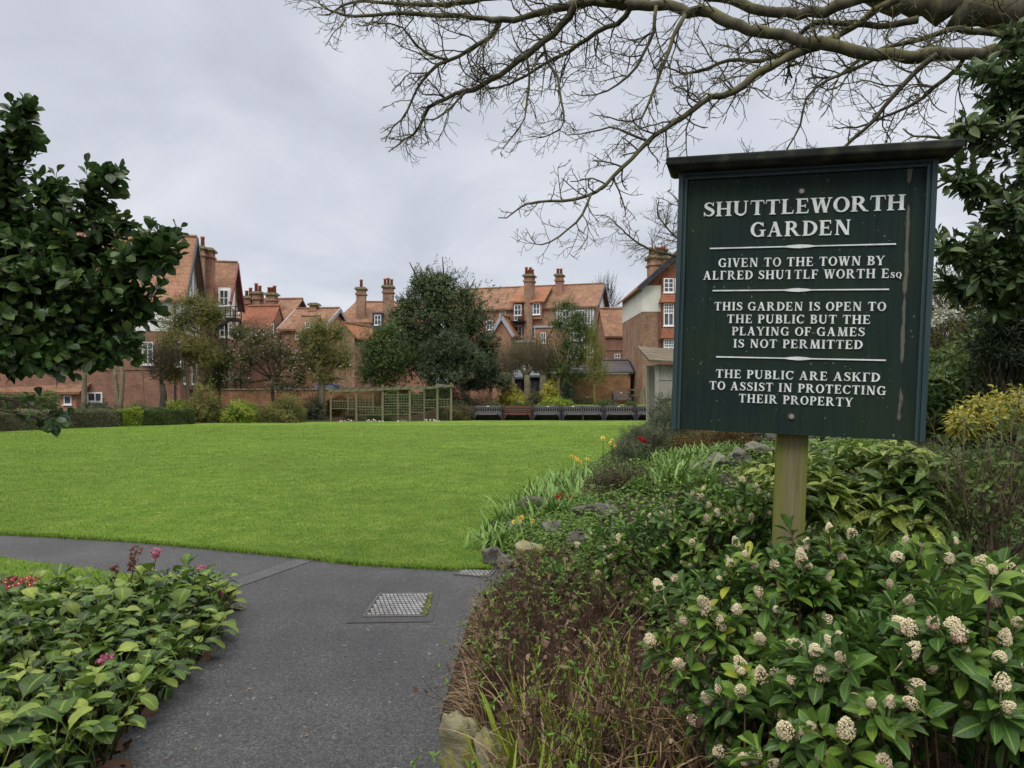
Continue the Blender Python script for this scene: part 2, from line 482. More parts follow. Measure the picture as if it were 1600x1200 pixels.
M['bolt'] = plain('weathered_steel', (.30, .27, .24), .5, .4, .3, .3, 40)
M['iron_worn'] = plain('worn_iron', (.085, .083, .08), .7, .3, .2, .4, 20)
M['groove'] = plain("grime", (.055, .052, .045), .9, .1)

# ------------------------------------------------------------------ the ground, the lawn and the paths
def axis(parts):
    out = [parts[0][0]]
    for a, b, n in parts: out += list(np.linspace(a, b, n + 1)[1:])
    return np.array(out)
gx = axis([(-400, -60, 12), (-60, -10, 50), (-10, -4, 30), (-4, 5, 90), (5, 16, 55), (16, 60, 30), (60, 400, 12)])
gy = axis([(-60, 0, 12), (0, 12, 120), (12, 42.5, 90), (42.5, 45, 25), (45, 70, 30), (70, 900, 16)])
GX, GY = np.meshgrid(gx, gy)
GZ = gz(GX, GY) - .002
b = MB()
nx_ = len(gx)
ii, jj = np.meshgrid(np.arange(len(gy) - 1), np.arange(nx_ - 1), indexing='ij')
q = ii * nx_ + jj
b.add(np.stack([GX, GY, GZ], -1), np.stack([q, q + 1, q + nx_ + 1, q + nx_], -1).reshape(-1, 4))
tag(b.build("ground", M['soil'], loc=(0, 0, 0)), kind="structure")

def resample(poly, n):
    p = np.asarray(poly, float); d = np.r_[0, np.cumsum(np.linalg.norm(np.diff(p, axis=0), axis=1))]
    t = np.linspace(0, d[-1], n)
    return np.stack([np.interp(t, d, p[:, k]) for k in range(2)], -1)
def gpt(px, py): return gpx(px, py)[:2]
near = [(-30, 12.4), (-14, 9.9)] + [tuple(gpt(*p)) for p in ((0, 836), (200, 847), (420, 868), (560, 884), (700, 892), (768, 891))]
right = [tuple(gpt(768, 891)), (-.38, 7.5), (0, 9.8), (.74, 11.5), (1.2, 13.2), (2.8, 19.3), (5.5, 32), (8.4, 41.9)]
far = [(-36, 30.0), (-24.2, 33.0), (-17.5, 38.6), (-11.3, 40.4), (-2.2, 42.1), (8.4, 41.9)]
left = [(-30, 12.4), (-36, 30.0)]
def coons(n_, r_, f_, l_, nu=90, nv=110):
    n_, f_ = resample(n_, nu), resample(f_, nu); l_, r_ = resample(l_, nv), resample(r_, nv)
    u = np.linspace(0, 1, nu)[None, :, None]; v = (np.linspace(0, 1, nv)[:, None, None])
    P = (1 - v) * n_[None] + v * f_[None] + (1 - u) * l_[:, None] + u * r_[:, None]
    P -= (1 - u) * (1 - v) * n_[0] + u * (1 - v) * n_[-1] + (1 - u) * v * f_[0] + u * v * f_[-1]
    return P
def sheet(name, P, dz, material, loc=(0, 0, 0), skirt=0.0):
    nv, nu = P.shape[:2]
    Z = gz(P[..., 0], P[..., 1]) + dz
    b = MB()
    V = np.concatenate([P, Z[..., None]], -1)
    i, j = np.meshgrid(np.arange(nv - 1), np.arange(nu - 1), indexing='ij'); q = i * nu + j
    b.add(V, np.stack([q, q + 1, q + nu + 1, q + nu], -1).reshape(-1, 4))
    if skirt:
        for e_ in (V[0], V[:, -1], V[-1][::-1], V[::-1, 0]):
            k = len(e_); w = np.concatenate([e_, e_ - [0, 0, skirt]])
            a = np.arange(k - 1)
            b.add(w, np.stack([a, a + k, a + k + 1, a + 1], -1))
    return tag(b.build(name, material, loc=loc), kind="structure")
LAWN = coons(near, right, far, left)
sheet("lawn", LAWN, .022, M['turf'], skirt=.05)

def inpoly(P, poly):
    x, y = P[:, 0], P[:, 1]; r = np.zeros(len(P), bool); n = len(poly)
    for i in range(n):
        (x0, y0), (x1, y1) = poly[i], poly[(i + 1) % n]
        c = ((y0 > y) != (y1 > y)) & (x < (x1 - x0) * (y - y0) / (y1 - y0 + 1e-12) + x0)
        r ^= c
    return r
lawn_poly = near + right[1:] + far[::-1][1:-1] + [left[1]]

def blades(mb, P, az, L, W, lean, bend, tint, nseg=2, mat=0):
    """curved grass-like blades: P roots, az heading, lean and bend in radians"""
    n = len(P); P = np.asarray(P, float)
    L, W, lean, bend = [np.broadcast_to(np.asarray(a, float), (n,)) for a in (L, W, lean, bend)]
    H = np.stack([np.cos(az), np.sin(az), 0 * az], -1); S = np.stack([-np.sin(az), np.cos(az), 0 * az], -1)
    th = lean.copy(); C = P.copy(); rows = []; uvs = []
    us = np.linspace(0, 1, nseg + 1)
    for k, u in enumerate(us):
        w = W * (1 - u ** 2.2) * (.75 + .5 * min(u * 2, 1) if nseg > 2 else 1) * .5
        rows += [C - S * w[:, None], C + S * w[:, None]]
        uvs += [np.tile([u, -1, 0], (n, 1)), np.tile([u, 1, 0], (n, 1))]
        if k < nseg:
            C = C + (H * np.sin(th)[:, None] + np.array([0, 0, 1.]) * np.cos(th)[:, None]) * (L / nseg)[:, None]
            th = th + bend / nseg
    K = 2 * (nseg + 1)
    V = np.stack(rows, 1); U = np.stack(uvs, 1)
    f = np.array([(2 * k, 2 * k + 1, 2 * k + 3, 2 * k + 2) for k in range(nseg)])
    FF = (np.arange(n)[:, None, None] * K + f[None]).reshape(-1, 4)
    T = np.repeat(np.broadcast_to(np.asarray(tint, float), (n,)), K)
    mb.add(V.reshape(-1, 3), FF, T, U.reshape(-1, 3), mat)

def grass_patch(name, label, poly, ymin, ymax, dens, hgt, material, k=.62):
    # density falls with distance squared so that the turf stays even in the picture
    N = 900000
    y = ymin * (ymax / ymin) ** rng.random(N)
    x = (rng.random(N) * 2 - 1) * .80 * y
    N = 1400000 if dens > 6000 else N
    y = ymin * (ymax / ymin) ** rng.random(N); x = (rng.random(N) * 2 - 1) * .80 * y
    Np = dens * ymin ** 2 * 1.6 * math.log(ymax / ymin)
    keep = rng.random(N) < Np / N
    P = np.stack([x, y], -1)[keep]
    P = P[inpoly(P, poly)]
    z = gz(P[:, 0], P[:, 1]) + .02
    n = len(P); s_ = np.clip((P[:, 1] / 6.4), 1, 7) ** .85
    wob = .5 + .5 * np.sin(P[:, 0] * 1.7 + np.sin(P[:, 1] * .9)) * np.sin(P[:, 1] * 1.1 + 1.3)
    b = MB()
    blades(b, np.concatenate([P, z[:, None]], 1), rng.random(n) * 6.28, hgt * (.6 + .8 * rng.random(n)) * s_ ** .25,
           .0026 * s_ * (1 + rng.random(n)), .1 + .5 * rng.random(n), .2 + .7 * rng.random(n),
           np.clip(.3 * wob + .7 * rng.random(n), 0, 1), 2)
    o = b.build(name, material, loc=(0, 0, 0))
    return tag(o, label, kind="stuff")
grass_patch("lawn_grass", "short mown green grass over the broad open lawn", lawn_poly, 5.8, 36, 7000, .017, M['blade'])
# a fringe of longer blades along the trimmed edge of the lawn
e_ = resample(near[1:], 9000); e_ = e_[e_[:, 0] > -6.5] + rng.normal(size=(int((e_[:, 0] > -6.5).sum()), 2)) * .025 + [0, .02]
b = MB(); n = len(e_)
blades(b, np.c_[e_, gz(e_[:, 0], e_[:, 1]) + .005], rng.random(n) * 6.28, .03 + .035 * rng.random(n), .004 + .004 * rng.random(n), .2 + .5 * rng.random(n), .3 + .6 * rng.random(n), rng.random(n) * .7, 2)
tag(b.build("edge_grass", M['blade'], loc=(0, 0, 0)), "longer grass fringe along the lawn edge beside the asphalt path", kind="stuff")

# asphalt: the path under the viewer and the cross path that runs off to the left
pl = [(-1.62, -3), (-1.62, 1.8), (-1.70, 2.6), tuple(gpt(150, 1200)), tuple(gpt(200, 1140)), tuple(gpt(280, 1050)), tuple(gpt(340, 980)), tuple(gpt(365, 942)), tuple(gpt(352, 918)), tuple(gpt(300, 910)), tuple(gpt(130, 890)), tuple(gpt(0, 873)), (-14, 8.75), (-30, 11.2)]
pr = [(-.30, -3), (-.28, 1.8), (-.29, 2.6), tuple(gpt(690, 1200)), tuple(gpt(688, 1120)), tuple(gpt(735, 960)), tuple(gpt(790, 915)), (.15, 6.0), (.1, 6.5), tuple(gpt(700, 889)), tuple(gpt(560, 880)), tuple(gpt(420, 864)), tuple(gpt(200, 843)), tuple(gpt(0, 832)), (-14, 10.0), (-30, 12.5)]
A_, B_ = resample(pl, 160), resample(pr, 160)
# walk both edges together, then cover the junction with its own ladder
v = np.linspace(0, 1, 26)[None, :, None]
P = A_[:, None] * (1 - v) + B_[:, None] * v
sheet("path", P, .004, M['asphalt'])
def quad_sheet(name, pxs, dz, material, n=12):
    c = [gpt(*p) for p in pxs]
    u = np.linspace(0, 1, n)[None, :, None]; w = np.linspace(0, 1, n)[:, None, None]
    P = (1 - w) * ((1 - u) * c[0] + u * c[1]) + w * ((1 - u) * c[3] + u * c[2])
    return sheet(name, P, dz, material)
quad_sheet("path_repair", [(590, 927), (688, 925), (676, 973), (540, 975)], .008, M['asphalt_dark'])
quad_sheet("path_worn_edge", [(350, 915), (366, 921), (492, 876), (462, 874)], .008, M['asphalt_pale'])
verge_poly = [tuple(gpt(*p)) for p in ((-260, 862), (0, 874), (130, 891), (300, 913), (240, 925), (100, 940), (0, 948), (-260, 960))]
vg = coons([verge_poly[7], verge_poly[6], verge_poly[5], verge_poly[4]], [verge_poly[4], verge_poly[3]], [verge_poly[0], verge_poly[1], verge_poly[2], verge_poly[3]], [verge_poly[7], verge_poly[0]], 30, 12)
sheet("verge", vg, .022, M['turf'], skirt=.05)
grass_patch("verge_grass", "short green grass on the small verge between the bed and the cross path", verge_poly, 4.6, 7.5, 5000, .03, M['blade'])

# ------------------------------------------------------------------ iron covers set in the path
def ground_plate(name, label, pxs, n, m_, gap):
    c = [gpt(*p) for p in pxs]; ctr = sum(c) / 4
    t = thing(name, label, "cover", (ctr[0], ctr[1], 0))
    def pt(u, v, z):
        p = (1 - v) * ((1 - u) * c[0] + u * c[1]) + v * ((1 - u) * c[3] + u * c[2]); return (p[0], p[1], z)
    f = MB()                                            # the frame
    for a, b2 in (((-.045, -.06), (1.045, 0)), ((-.045, 1), (1.045, 1.06)), ((-.045, 0), (0, 1)), ((1, 0), (1.045, 1))):
        q = [(a[0], a[1]), (b2[0], a[1]), (b2[0], b2[1]), (a[0], b2[1])]
        f.add([pt(*k, -.02) for k in q] + [pt(*k, .013) for k in q], [(4,7,6,5),(0,1,5,4),(1,2,6,5),(2,3,7,6),(3,0,4,7)])
    f.build("frame", M['iron_worn'], t, smooth=False)
    p = MB(); q = [(0.004, .004), (.996, .004), (.996, .996), (.004, .996)]
    p.add([pt(*k, .0095) for k in q], [(3, 2, 1, 0)], mat=1)
    # raised lozenges of the chequered plate, cut by a diagonal grid of grooves
    for i in range(-m_, n + m_):
        for j in range(0, n + m_):
            cu, cv = (i + .5 + j * .5 - m_ * .25) / n, (j + .5) / m_
            w, h = (.5 - gap) / n, (.5 - gap) / m_
            qq = [(cu - w * 1.0 + h * .0, cv - h), (cu + w - 0, cv - h), (cu + w + .25 / n, cv + h), (cu - w + .25 / n, cv + h)]
            if min(k[0] for k in qq) < .01 or max(k[0] for k in qq) > .99 or cv > .97: continue
            p.add([pt(*k, .006) for k in qq] + [pt(*k, .0155) for k in qq], [(4,7,6,5),(0,1,5,4),(1,2,6,5),(2,3,7,6),(3,0,4,7)])
    p.build("plate", [M['steel'], M['groove']], t, smooth=False)
    return t
ground_plate("manhole_cover", "larger square steel inspection cover with lozenge pattern in the middle of the path", [(594, 931), (672, 930), (662, 963), (571, 964)], 13, 10, .13)
ground_plate("drain_grate", "small steel grating at the lawn corner beside the rockery stones", [(722, 892.5), (772, 894), (762, 903), (711, 899)], 8, 6, .16)
b = MB()
for k in range(150):
    u = rng.random() ** .7
    p = (1 - u) * gpt(674, 929) + u * gpt(663, 965) + rng.normal(size=2) * .012
    blades(b, np.array([[p[0], p[1], .01]]), np.array([rng.random() * 6.28]), .012 + .014 * rng.random(), .008, .6, .8, .3 + .7 * rng.random(), 2)
M['moss_leaf'] = leafmat("moss_leaf", (.10, .13, .02), (.15, .19, .03), (.24, .25, .05), .7, .2, .2)
tag(b.build("cover_moss", M['moss_leaf'], loc=(0, 0, 0)), "thin green moss along the right edge of the larger cover", kind="stuff")

# ------------------------------------------------------------------ the garden notice board
SG_R = np.array([[.95255054, .30364304, .02117495], [-.30250304, .95209639, -.04477027], [-.03375478, .03624046, .99877287]])
SG_T = np.array([1.13474923, 2.77931767, 1.94253954])
SG_W, SG_H = .95, 1.0748
sign_base = SG_T - SG_R[:, 2] * 1.66
sign = thing("notice_board", "dark green painted notice board with white serif lettering on a mossy timber post", "notice board", sign_base)
SM = (SG_R, SG_T)
def sign_uv(px, py, y=.0):
    """where the line of sight of a photo pixel meets the board plane y, in board coordinates"""
    d = np.array([(px - 800) / F, 1, (HZ - py) / F]); o = np.array([0, 0, EYE])
    n_ = SG_R[:, 1]; t = ((SG_T + n_ * y - o) @ n_) / (d @ n_)
    l = SG_R.T @ (o + d * t - SG_T)
    return l[0], l[2]
s = NT("sign_green_panel")
v = s.obj(); sp = s.new("ShaderNodeSeparateXYZ"); s.l.new(v, sp.inputs[0])
st = s.noise(s.scale(v, 30, 30, 1.6), 1.6, 6, .65)
al = s.noise(v, 2.2, 5, .6)
c = s.ramp(st, [(.25, (.0075, .016, .0145)), (.75, (.017, .033, .029))])
c = s.mix(s.math('MULTIPLY', s.ramp(al, [(.42, 0.0), (.7, 1.0)]), .55), c, (.028, .042, .014))          # algae bloom
fl = s.noise(s.scale(v, 60, 60, 9), 1.0, 5, .7)
edge = s.math('SUBTRACT', 1.0, s.math('MULTIPLY', s.math('ABSOLUTE', s.math('SUBTRACT', sp.outputs["X"], s.math('ADD', .392, s.math('MULTIPLY', sp.outputs["Z"], -.004)))), 80.0))
band = s.noise(s.scale(v, .01, .01, 5.5), 1.0, 1, .3)
pe = s.math('MULTIPLY', s.math('ADD', edge, s.math('MULTIPLY', s.math('SUBTRACT', fl, .5), 2.4)), s.ramp(band, [(.40, 0.0), (.47, 1.0)]))
c = s.mix(s.ramp(pe, [(.45, 0.0), (.6, .8)]), c, (.15, .135, .105))                                # flaked paint, bare wood
dots = s.noise(v, 85, 1, .3)
c = s.mix(s.ramp(dots, [(.775, 0.0), (.80, .55)]), c, (.25, .27, .25))
s.bump(st, .25, .004)
M['sign_panel'] = s.fin(c, .7, .14)
s = NT("sign_green_frame")
n1 = s.noise(s.scale(s.obj(), 8, 8, 1), 2.0, 5)
c = s.ramp(n1, [(.3, (.018, .039, .042)), (.7, (.033, .061, .066))])
c = s.mix(s.ramp(s.noise(s.obj(), 40, 3, .6), [(.72, 0.0), (.76, .6)]), c, (.2, .2, .17))
M['sign_frame'] = s.fin(c, .45, .4)
s = NT("sign_cap_wood")
n1 = s.noise(s.scale(s.obj(), 1, 8, 8), 3.0, 6, .65)
c = s.ramp(n1, [(.3, (.009, .012, .011)), (.7, (.036, .040, .034))])
c = s.mix(s.math('MULTIPLY', s.ramp(s.noise(s.obj(), 9, 4), [(.5, 0.0), (.65, 1.0)]), .5), c, (.085, .085, .05))
M['sign_cap'] = s.fin(c, .8, .2)
s = NT("sign_post_wood")
v = s.obj(); sp = s.new("ShaderNodeSeparateXYZ"); s.l.new(v, sp.inputs[0])
n1 = s.noise(s.scale(v, 60, 60, 2.0), 1.4, 6, .6, .5)
c = s.ramp(n1, [(.25, (.115, .098, .05)), (.6, (.20, .17, .09)), (.8, (.26, .20, .13))])
mo = s.noise(s.scale(v, 8, 8, 2), 1.0, 5, .6)
ed = s.math('ABSOLUTE', s.math('MULTIPLY', s.math('SUBTRACT', sp.outputs["X"], .0), 14.0))
c = s.mix(s.ramp(s.math('ADD', s.math('MULTIPLY', ed, .55), s.math('MULTIPLY', mo, .75)), [(.42, 0.0), (.85, .9)]), c, (.14, .16, .026))
s.bump(n1, .35, .003)
M['sign_post'] = s.fin(c, .85, .15)
s = NT("sign_white_paint")
M['sign_white'] = s.fin(s.ramp(s.noise(s.obj(), 30, 4), [(.25, (.50, .54, .52)), (.6, (.74, .77, .75))]), .5, .3)

hw, hh = SG_W / 2, SG_H / 2
fw = .036
sign_rot = Matrix(SG_R.tolist()).to_euler()
sign.rotation_euler = sign_rot
OFF = np.array([0, 0, 1.66])        # board centre above the foot, along the post
def sbox(b, lo, hi, mat=0): b.box(np.array(lo) + OFF, np.array(hi) + OFF, mat)
b = MB(); sbox(b, (-hw + fw * .6, .018, -hh + .004), (hw - fw * .6, .045, hh - .01)); b.build("panel", M['sign_panel'], sign, local=True, smooth=False)
bev = []
b = MB()
for sx in (-1, 1):                       # two stiles and a top rail, moulded: outer bead, step, inner bead
    x0, x1 = sorted((sx * hw, sx * (hw - fw * .55)))
    sbox(b, (x0, 0, -hh), (x1, .07, hh))
    x0, x1 = sorted((sx * (hw - fw * .55), sx * (hw - fw * .75)))
    sbox(b, (x0, .008, -hh + .001), (x1, .05, hh - .002))
    x0, x1 = sorted((sx * (hw - fw * .75), sx * (hw - fw)))
    sbox(b, (x0, .003, -hh + .002), (x1, .04, hh - fw * .6))
sbox(b, (-hw + fw * .56, .002, hh - fw * .4), (hw - fw * .56, .06, hh - .0005))
sbox(b, (-hw + fw * .74, .009, hh - fw * .6), (hw - fw * .74, .05, hh - fw * .41))
sbox(b, (-hw + fw * 1.01, .005, hh - fw * .85), (hw - fw * 1.01, .04, hh - fw * .605))
fr = b.build("frame", M['sign_frame'], sign, local=True, smooth=False)
def bevel(o, w=.003, seg=2):
    m_ = o.modifiers.new("bevel", 'BEVEL'); m_.width = w; m_.segments = seg; m_.limit_method = 'ANGLE'
    return o
bevel(fr, .0025)
b = MB()                                # the coping board, its ends cut back underneath
ca = np.array([(-hw - .045, -.075, 0.013), (hw + .062, -.075, .013), (hw + .062, .13, .013), (-hw - .045, .13, .013),
               (-hw - .048, -.078, .044), (hw + .067, -.078, .044), (hw + .067, .13, .054), (-hw - .048, .13, .054),
               (-hw - .03, -.05, 0), (hw + .02, -.05, 0), (hw + .02, .11, 0), (-hw - .03, .11, 0)]) + OFF + [0, 0, hh]
b.add(ca, [(4,5,6,7),(0,1,5,4),(1,2,6,5),(2,3,7,6),(3,0,4,7),(8,9,1,0),(9,10,2,1),(10,11,3,2),(11,8,0,3),(11,10,9,8)])
bevel(b.build("cap", M['sign_cap'], sign, local=True, smooth=False), .006)
pu = sign_uv(1235, 760, .09)[0]
b = MB()
b.box((-.061, .073, -.5), (.061, .155, 1.66 + hh - .06))
po = b.build("post", M['sign_post'], sign, local=True, smooth=False); po.location = (pu, 0, 0)
bevel(po, .005)
for px, py in ((1252.5, 299), (1236.6, 651)):
    x, z = sign_uv(px, py, .014)
    b = MB()
    for r0, r1, y0, y1, mt in ((.016, .016, .0155, .0178, 1), (.0105, .0085, .0085, .0165, 0)):
        th = np.arange(16) * 2 * np.pi / 16
        ring = lambda r, y: np.stack([x + r * np.cos(th), 0 * th + y, z + r * np.sin(th)], -1) + OFF
        V = np.concatenate([ring(r1, y0), ring(r0, y1)])
        i = np.arange(16); j = (i + 1) % 16
        b.add(V, np.stack([i, j, j + 16, i + 16], -1), mat=mt); b.add(V[:16], [tuple(range(16))], mat=mt)
    b.build("bolt", [M['bolt'], M['groove']], sign, local=True, smooth=False)

# --- serif capitals drawn stroke by stroke
TT, TN, SF, SO = .20, .085, .055, .085
def stroke(pts, w, closed=False):
    p = np.asarray(pts, float); w = np.broadcast_to(np.asarray(w, float), (len(p),))
    d = (np.roll(p, -1, 0) - np.roll(p, 1, 0)) if closed else np.gradient(p, axis=0)
    d = norm(d); nn = np.stack([-d[:, 1], d[:, 0]], -1) * (w / 2)[:, None]
    a, c = p + nn, p - nn
    k = len(p)
    return [[tuple(a[i]), tuple(c[i]), tuple(c[(i + 1) % k]), tuple(a[(i + 1) % k])] for i in range(k if closed else k - 1)]
def arc(cx, cy, rx, ry, a0, a1, n=22, tt=TT, tn=TN):
    th = np.radians(np.linspace(a0, a1, n))
    return [(cx + rx * math.cos(t), cy + ry * math.sin(t)) for t in th], [tn + (tt - tn) * abs(math.cos(t)) ** 1.4 for t in th]
def rect(x0, y0, x1, y1): return [(x0, y0), (x1, y0), (x1, y1), (x0, y1)]
def serif(cx, y, w, up): 
    s_ = 1 if up else -1
    return [[(cx - w / 2 - SO, y), (cx + w / 2 + SO, y), (cx + w / 2 + SO, y + s_ * SF * .6), (cx + w / 2, y + s_ * SF * 1.5), (cx - w / 2, y + s_ * SF * 1.5), (cx - w / 2 - SO, y + s_ * SF * .6)]]
def stem(cx, w=TT): return [rect(cx - w / 2, 0, cx + w / 2, 1)] + serif(cx, 0, w, True) + serif(cx, 1, w, False)
def diag(x0, y0, x1, y1, w): return [[(x0 - w / 2, y0), (x0 + w / 2, y0), (x1 + w / 2, y1), (x1 - w / 2, y1)]]
def arms(x0, ys, ln):
    r = []
    for y, l_ in zip(ys, ln):
        c0 = min(max(y, TN / 2), 1 - TN / 2)
        r.append(rect(x0, c0 - TN / 2, x0 + l_, c0 + TN / 2))
        if y == 0: r.append([(x0 + l_ - .07, TN * .5), (x0 + l_, 0), (x0 + l_ + .03, .27), (x0 + l_ - .005, .27)])
        elif y == 1: r.append([(x0 + l_ - .07, 1 - TN * .5), (x0 + l_ - .02, .75), (x0 + l_ + .015, .75), (x0 + l_ + .01, 1)])
        else: r.append([(x0 + l_ - .04, c0 - .12), (x0 + l_, c0 - .12), (x0 + l_, c0 + .12), (x0 + l_ - .04, c0 + .12)])
    return r
def glyph(ch):
    a = TT / 2 + SO
    if ch == 'I': return stem(a), 2 * a
    if ch == 'H': return stem(a) + stem(a + .56) + [rect(a, .46, a + .56, .46 + TN)], .56 + 2 * a
    if ch == 'L': return stem(a) + arms(a, [0], [.48]), a + .54
    if ch == 'E': return stem(a) + arms(a, [0, .5, 1], [.50, .36, .46]), a + .56
    if ch == 'F': return stem(a) + arms(a, [.5, 1], [.36, .46]), a + .50
    if ch == 'r': return stem(a) + arms(a, [1], [.46]), a + .50             # an E or F that has lost its lower arms
    if ch == 'T' or ch == '1':
        x = .40
        p = stem(x)[:2] + [rect(.03, 1 - TN, .77 if ch == 'T' else .5, 1), [(.03, 1), (0, .73), (.035, .73), (.07, 1 - TN * .6)]]
        if ch == 'T': p.append([(.77, 1), (.73, 1 - TN * .6), (.765, .73), (.80, .73)])
        return p, .80
    if ch == 'N': return diag(a, 0, a, 1, TN) + serif(a, 0, TN, True) + diag(a + .6, 0, a + .6, 1, TN) + serif(a + .6, 1, TN, False) + diag(a + .57, 0, a + .03, 1, TT * 1.15) + [[(a - .15, 1), (a - .15, 1 - SF * .7), (a + .05, 1 - SF), (a + .05, 1)]], .6 + 2 * a
    if ch == 'M': return diag(a, 0, a + .04, 1, TN) + serif(a, 0, TN, True) + diag(a + .74, 0, a + .70, 1, TT) + serif(a + .74, 0, TT, True) + diag(a + .37, 0, a + .08, 1, TT * 1.1) + diag(a + .37, 0, a + .66, 1, TN) + serif(a + .70, 1, TT, False) + [[(a - .1, 1), (a - .1, 1 - SF * .7), (a + .1, 1 - SF), (a + .1, 1)]], .74 + 2 * a
    if ch == 'V': return diag(.42, 0, .15, 1, TT * 1.05) + diag(.42, 0, .68, 1, TN) + serif(.15, 1, TT, False) + serif(.68, 1, TN, False), .80
    if ch == 'W': return diag(.36, 0, .15, 1, TT) + diag(.36, 0, .58, 1, TN) + diag(.80, 0, .58, 1, TT) + diag(.80, 0, 1.03, 1, TN) + serif(.15, 1, TT, False) + serif(1.03, 1, TN, False) + serif(.58, 1, TT, False), 1.14
    if ch == 'A': return diag(.12, 0, .41, 1, TN) + diag(.70, 0, .41, 1, TT * 1.05) + serif(.12, 0, TN, True) + serif(.70, 0, TT, True) + [rect(.24, .29, .60, .29 + TN)], .90
    if ch == 'Y': return diag(.42, .42, .13, 1, TT) + diag(.42, .42, .72, 1, TN) + [rect(.42 - TT / 2, 0, .42 + TT / 2, .46)] + serif(.42, 0, TT, True) + serif(.13, 1, TT, False) + serif(.72, 1, TN, False), .84
    if ch == 'K': return stem(a) + diag(a + .08, .42, a + .52, 1, TN) + diag(a + .58, 0, a + .22, .58, TT) + serif(a + .58, 0, TT, True) + serif(a + .52, 1, TN, False), a + .74
    if ch == 'U':
        p, w = arc(a + .27, .34, .27, .30, 180, 360)
        return [rect(a - TT / 2, .33, a + TT / 2, 1)] + serif(a, 1, TT, False) + [rect(a + .54 - TN / 2, .33, a + .54 + TN / 2, 1)] + serif(a + .54, 1, TN, False) + stroke(p, [TT + (TN - TT) * k / 21 if k > 8 else max(TN, TT - .1 * (k / 8)) for k in range(22)]), .54 + 2 * a
    if ch in 'OQ':
        p, w = arc(.43, .5, .33, .46, 0, 360, 37)
        g = stroke(p[:-1], w[:-1], True)
        if ch == 'Q': g += [[(.40, .12), (.58, .16), (.84, -.16), (.66, -.20)]]
        return g, .86
    if ch in 'CG':
        p, w = arc(.44, .5, .34, .46, 48, 312, 30)
        g = stroke(p, w) + [[(.64, .80), (.74, .70), (.765, .70), (.74, 1.0), (.71, 1.0)]]
        if ch == 'G': return g + [rect(.62, .02, .80, .42)] + [[(.52, .42), (.90, .42), (.90, .42 + SF), (.52, .42 + SF)]], .90
        return g + [[(.64, .20), (.66, .14), (.78, .26), (.75, .30)]], .80
    if ch == 'D':
        p, w = arc(a + .10, .5, .46, .458, -90, 90, 26)
        return stem(a) + stroke(p, w) + [rect(a, 0, a + .12, TN), rect(a, 1 - TN, a + .12, 1)], a + .66
    def bowl(y0, y1, rx, x0):
        p, w = arc(x0, (y0 + y1) / 2, rx, (y1 - y0) / 2 - TN / 2, -90, 90, 20)
        return stroke(p, w) + [rect(a, y0, x0 + .02, y0 + TN), rect(a, y1 - TN, x0 + .02, y1)]
    if ch == 'P': return stem(a) + bowl(.42, 1, .28, a + .14), a + .52
    if ch == 'R': return stem(a) + bowl(.45, 1, .27, a + .14) + diag(a + .58, 0, a + .24, .50, TT) + [rect(a + .48, 0, a + .74, SF)], a + .74
    if ch == 'B': return stem(a) + bowl(.50, 1, .24, a + .14) + bowl(0, .53, .30, a + .14), a + .54
    if ch == 'S':
        P0 = [(.55, .80), (.47, .91), (.34, .955), (.20, .91), (.13, .80), (.15, .69), (.24, .60), (.36, .52), (.49, .44), (.57, .34), (.57, .21), (.49, .10), (.34, .045), (.19, .08), (.09, .20)]
        W0 = [.06, .07, TN, .12, .16, .18, .20, .21, .20, .18, .16, .12, TN, .07, .06]
        return stroke(P0, W0) + [[(.53, .78), (.58, .70), (.605, .70), (.60, 1.0), (.57, 1.0)], [(.04, 0), (.07, 0), (.12, .24), (.06, .31), (.035, .31)]], .66
    if ch == "'": return [[(.05, 1), (.17, 1), (.12, .7), (.08, .7)]], .22
    return [], .34
def put_text(mb, text, a, c, cap, track=.075):
    """text between two photo points on its baseline; lower case s and q are small capitals"""
    (x0, z0), (x1, z1) = sign_uv(*a, .0155), sign_uv(*c, .0155)
    H = cap * 2.72 / F
    items, X = [], 0.0
    for ch in text:
        k = 1.0
        if ch in 'sq': k, ch = .62, ch.upper()
        g, adv = glyph(ch)
        items.append((X, k, g)); X += adv * k + track
    X -= track
    sx = (x1 - x0) / X
    for X0, k, g in items:
        ge = 0
        for poly in g:
            ge += 1
            dy = .0142 - .00011 * (ge % 23)
            q = np.array([((X0 + px * k) * sx + x0, py * k * H) for px, py in poly])
            zz = z0 + (z1 - z0) * (q[:, 0] - x0) / (x1 - x0) + q[:, 1]
            top = np.stack([q[:, 0], 0 * zz + dy, zz], -1) + OFF
            bot = top + [0, .0045, 0]
            n_ = len(q)
            area = sum(q[i, 0] * q[(i + 1) % n_, 1] - q[(i + 1) % n_, 0] * q[i, 1] for i in range(n_))
            if area < 0: top, bot = top[::-1], bot[::-1]
            mb.add(np.concatenate([top, bot]), [tuple(range(n_))])
            mb.add(np.concatenate([top, bot]), [(i, i + n_, (i + 1) % n_ + n_, (i + 1) % n_) for i in range(n_)])
def sp_(x, y): return (1030 + x / 2.4, 200 + y / 2.4)
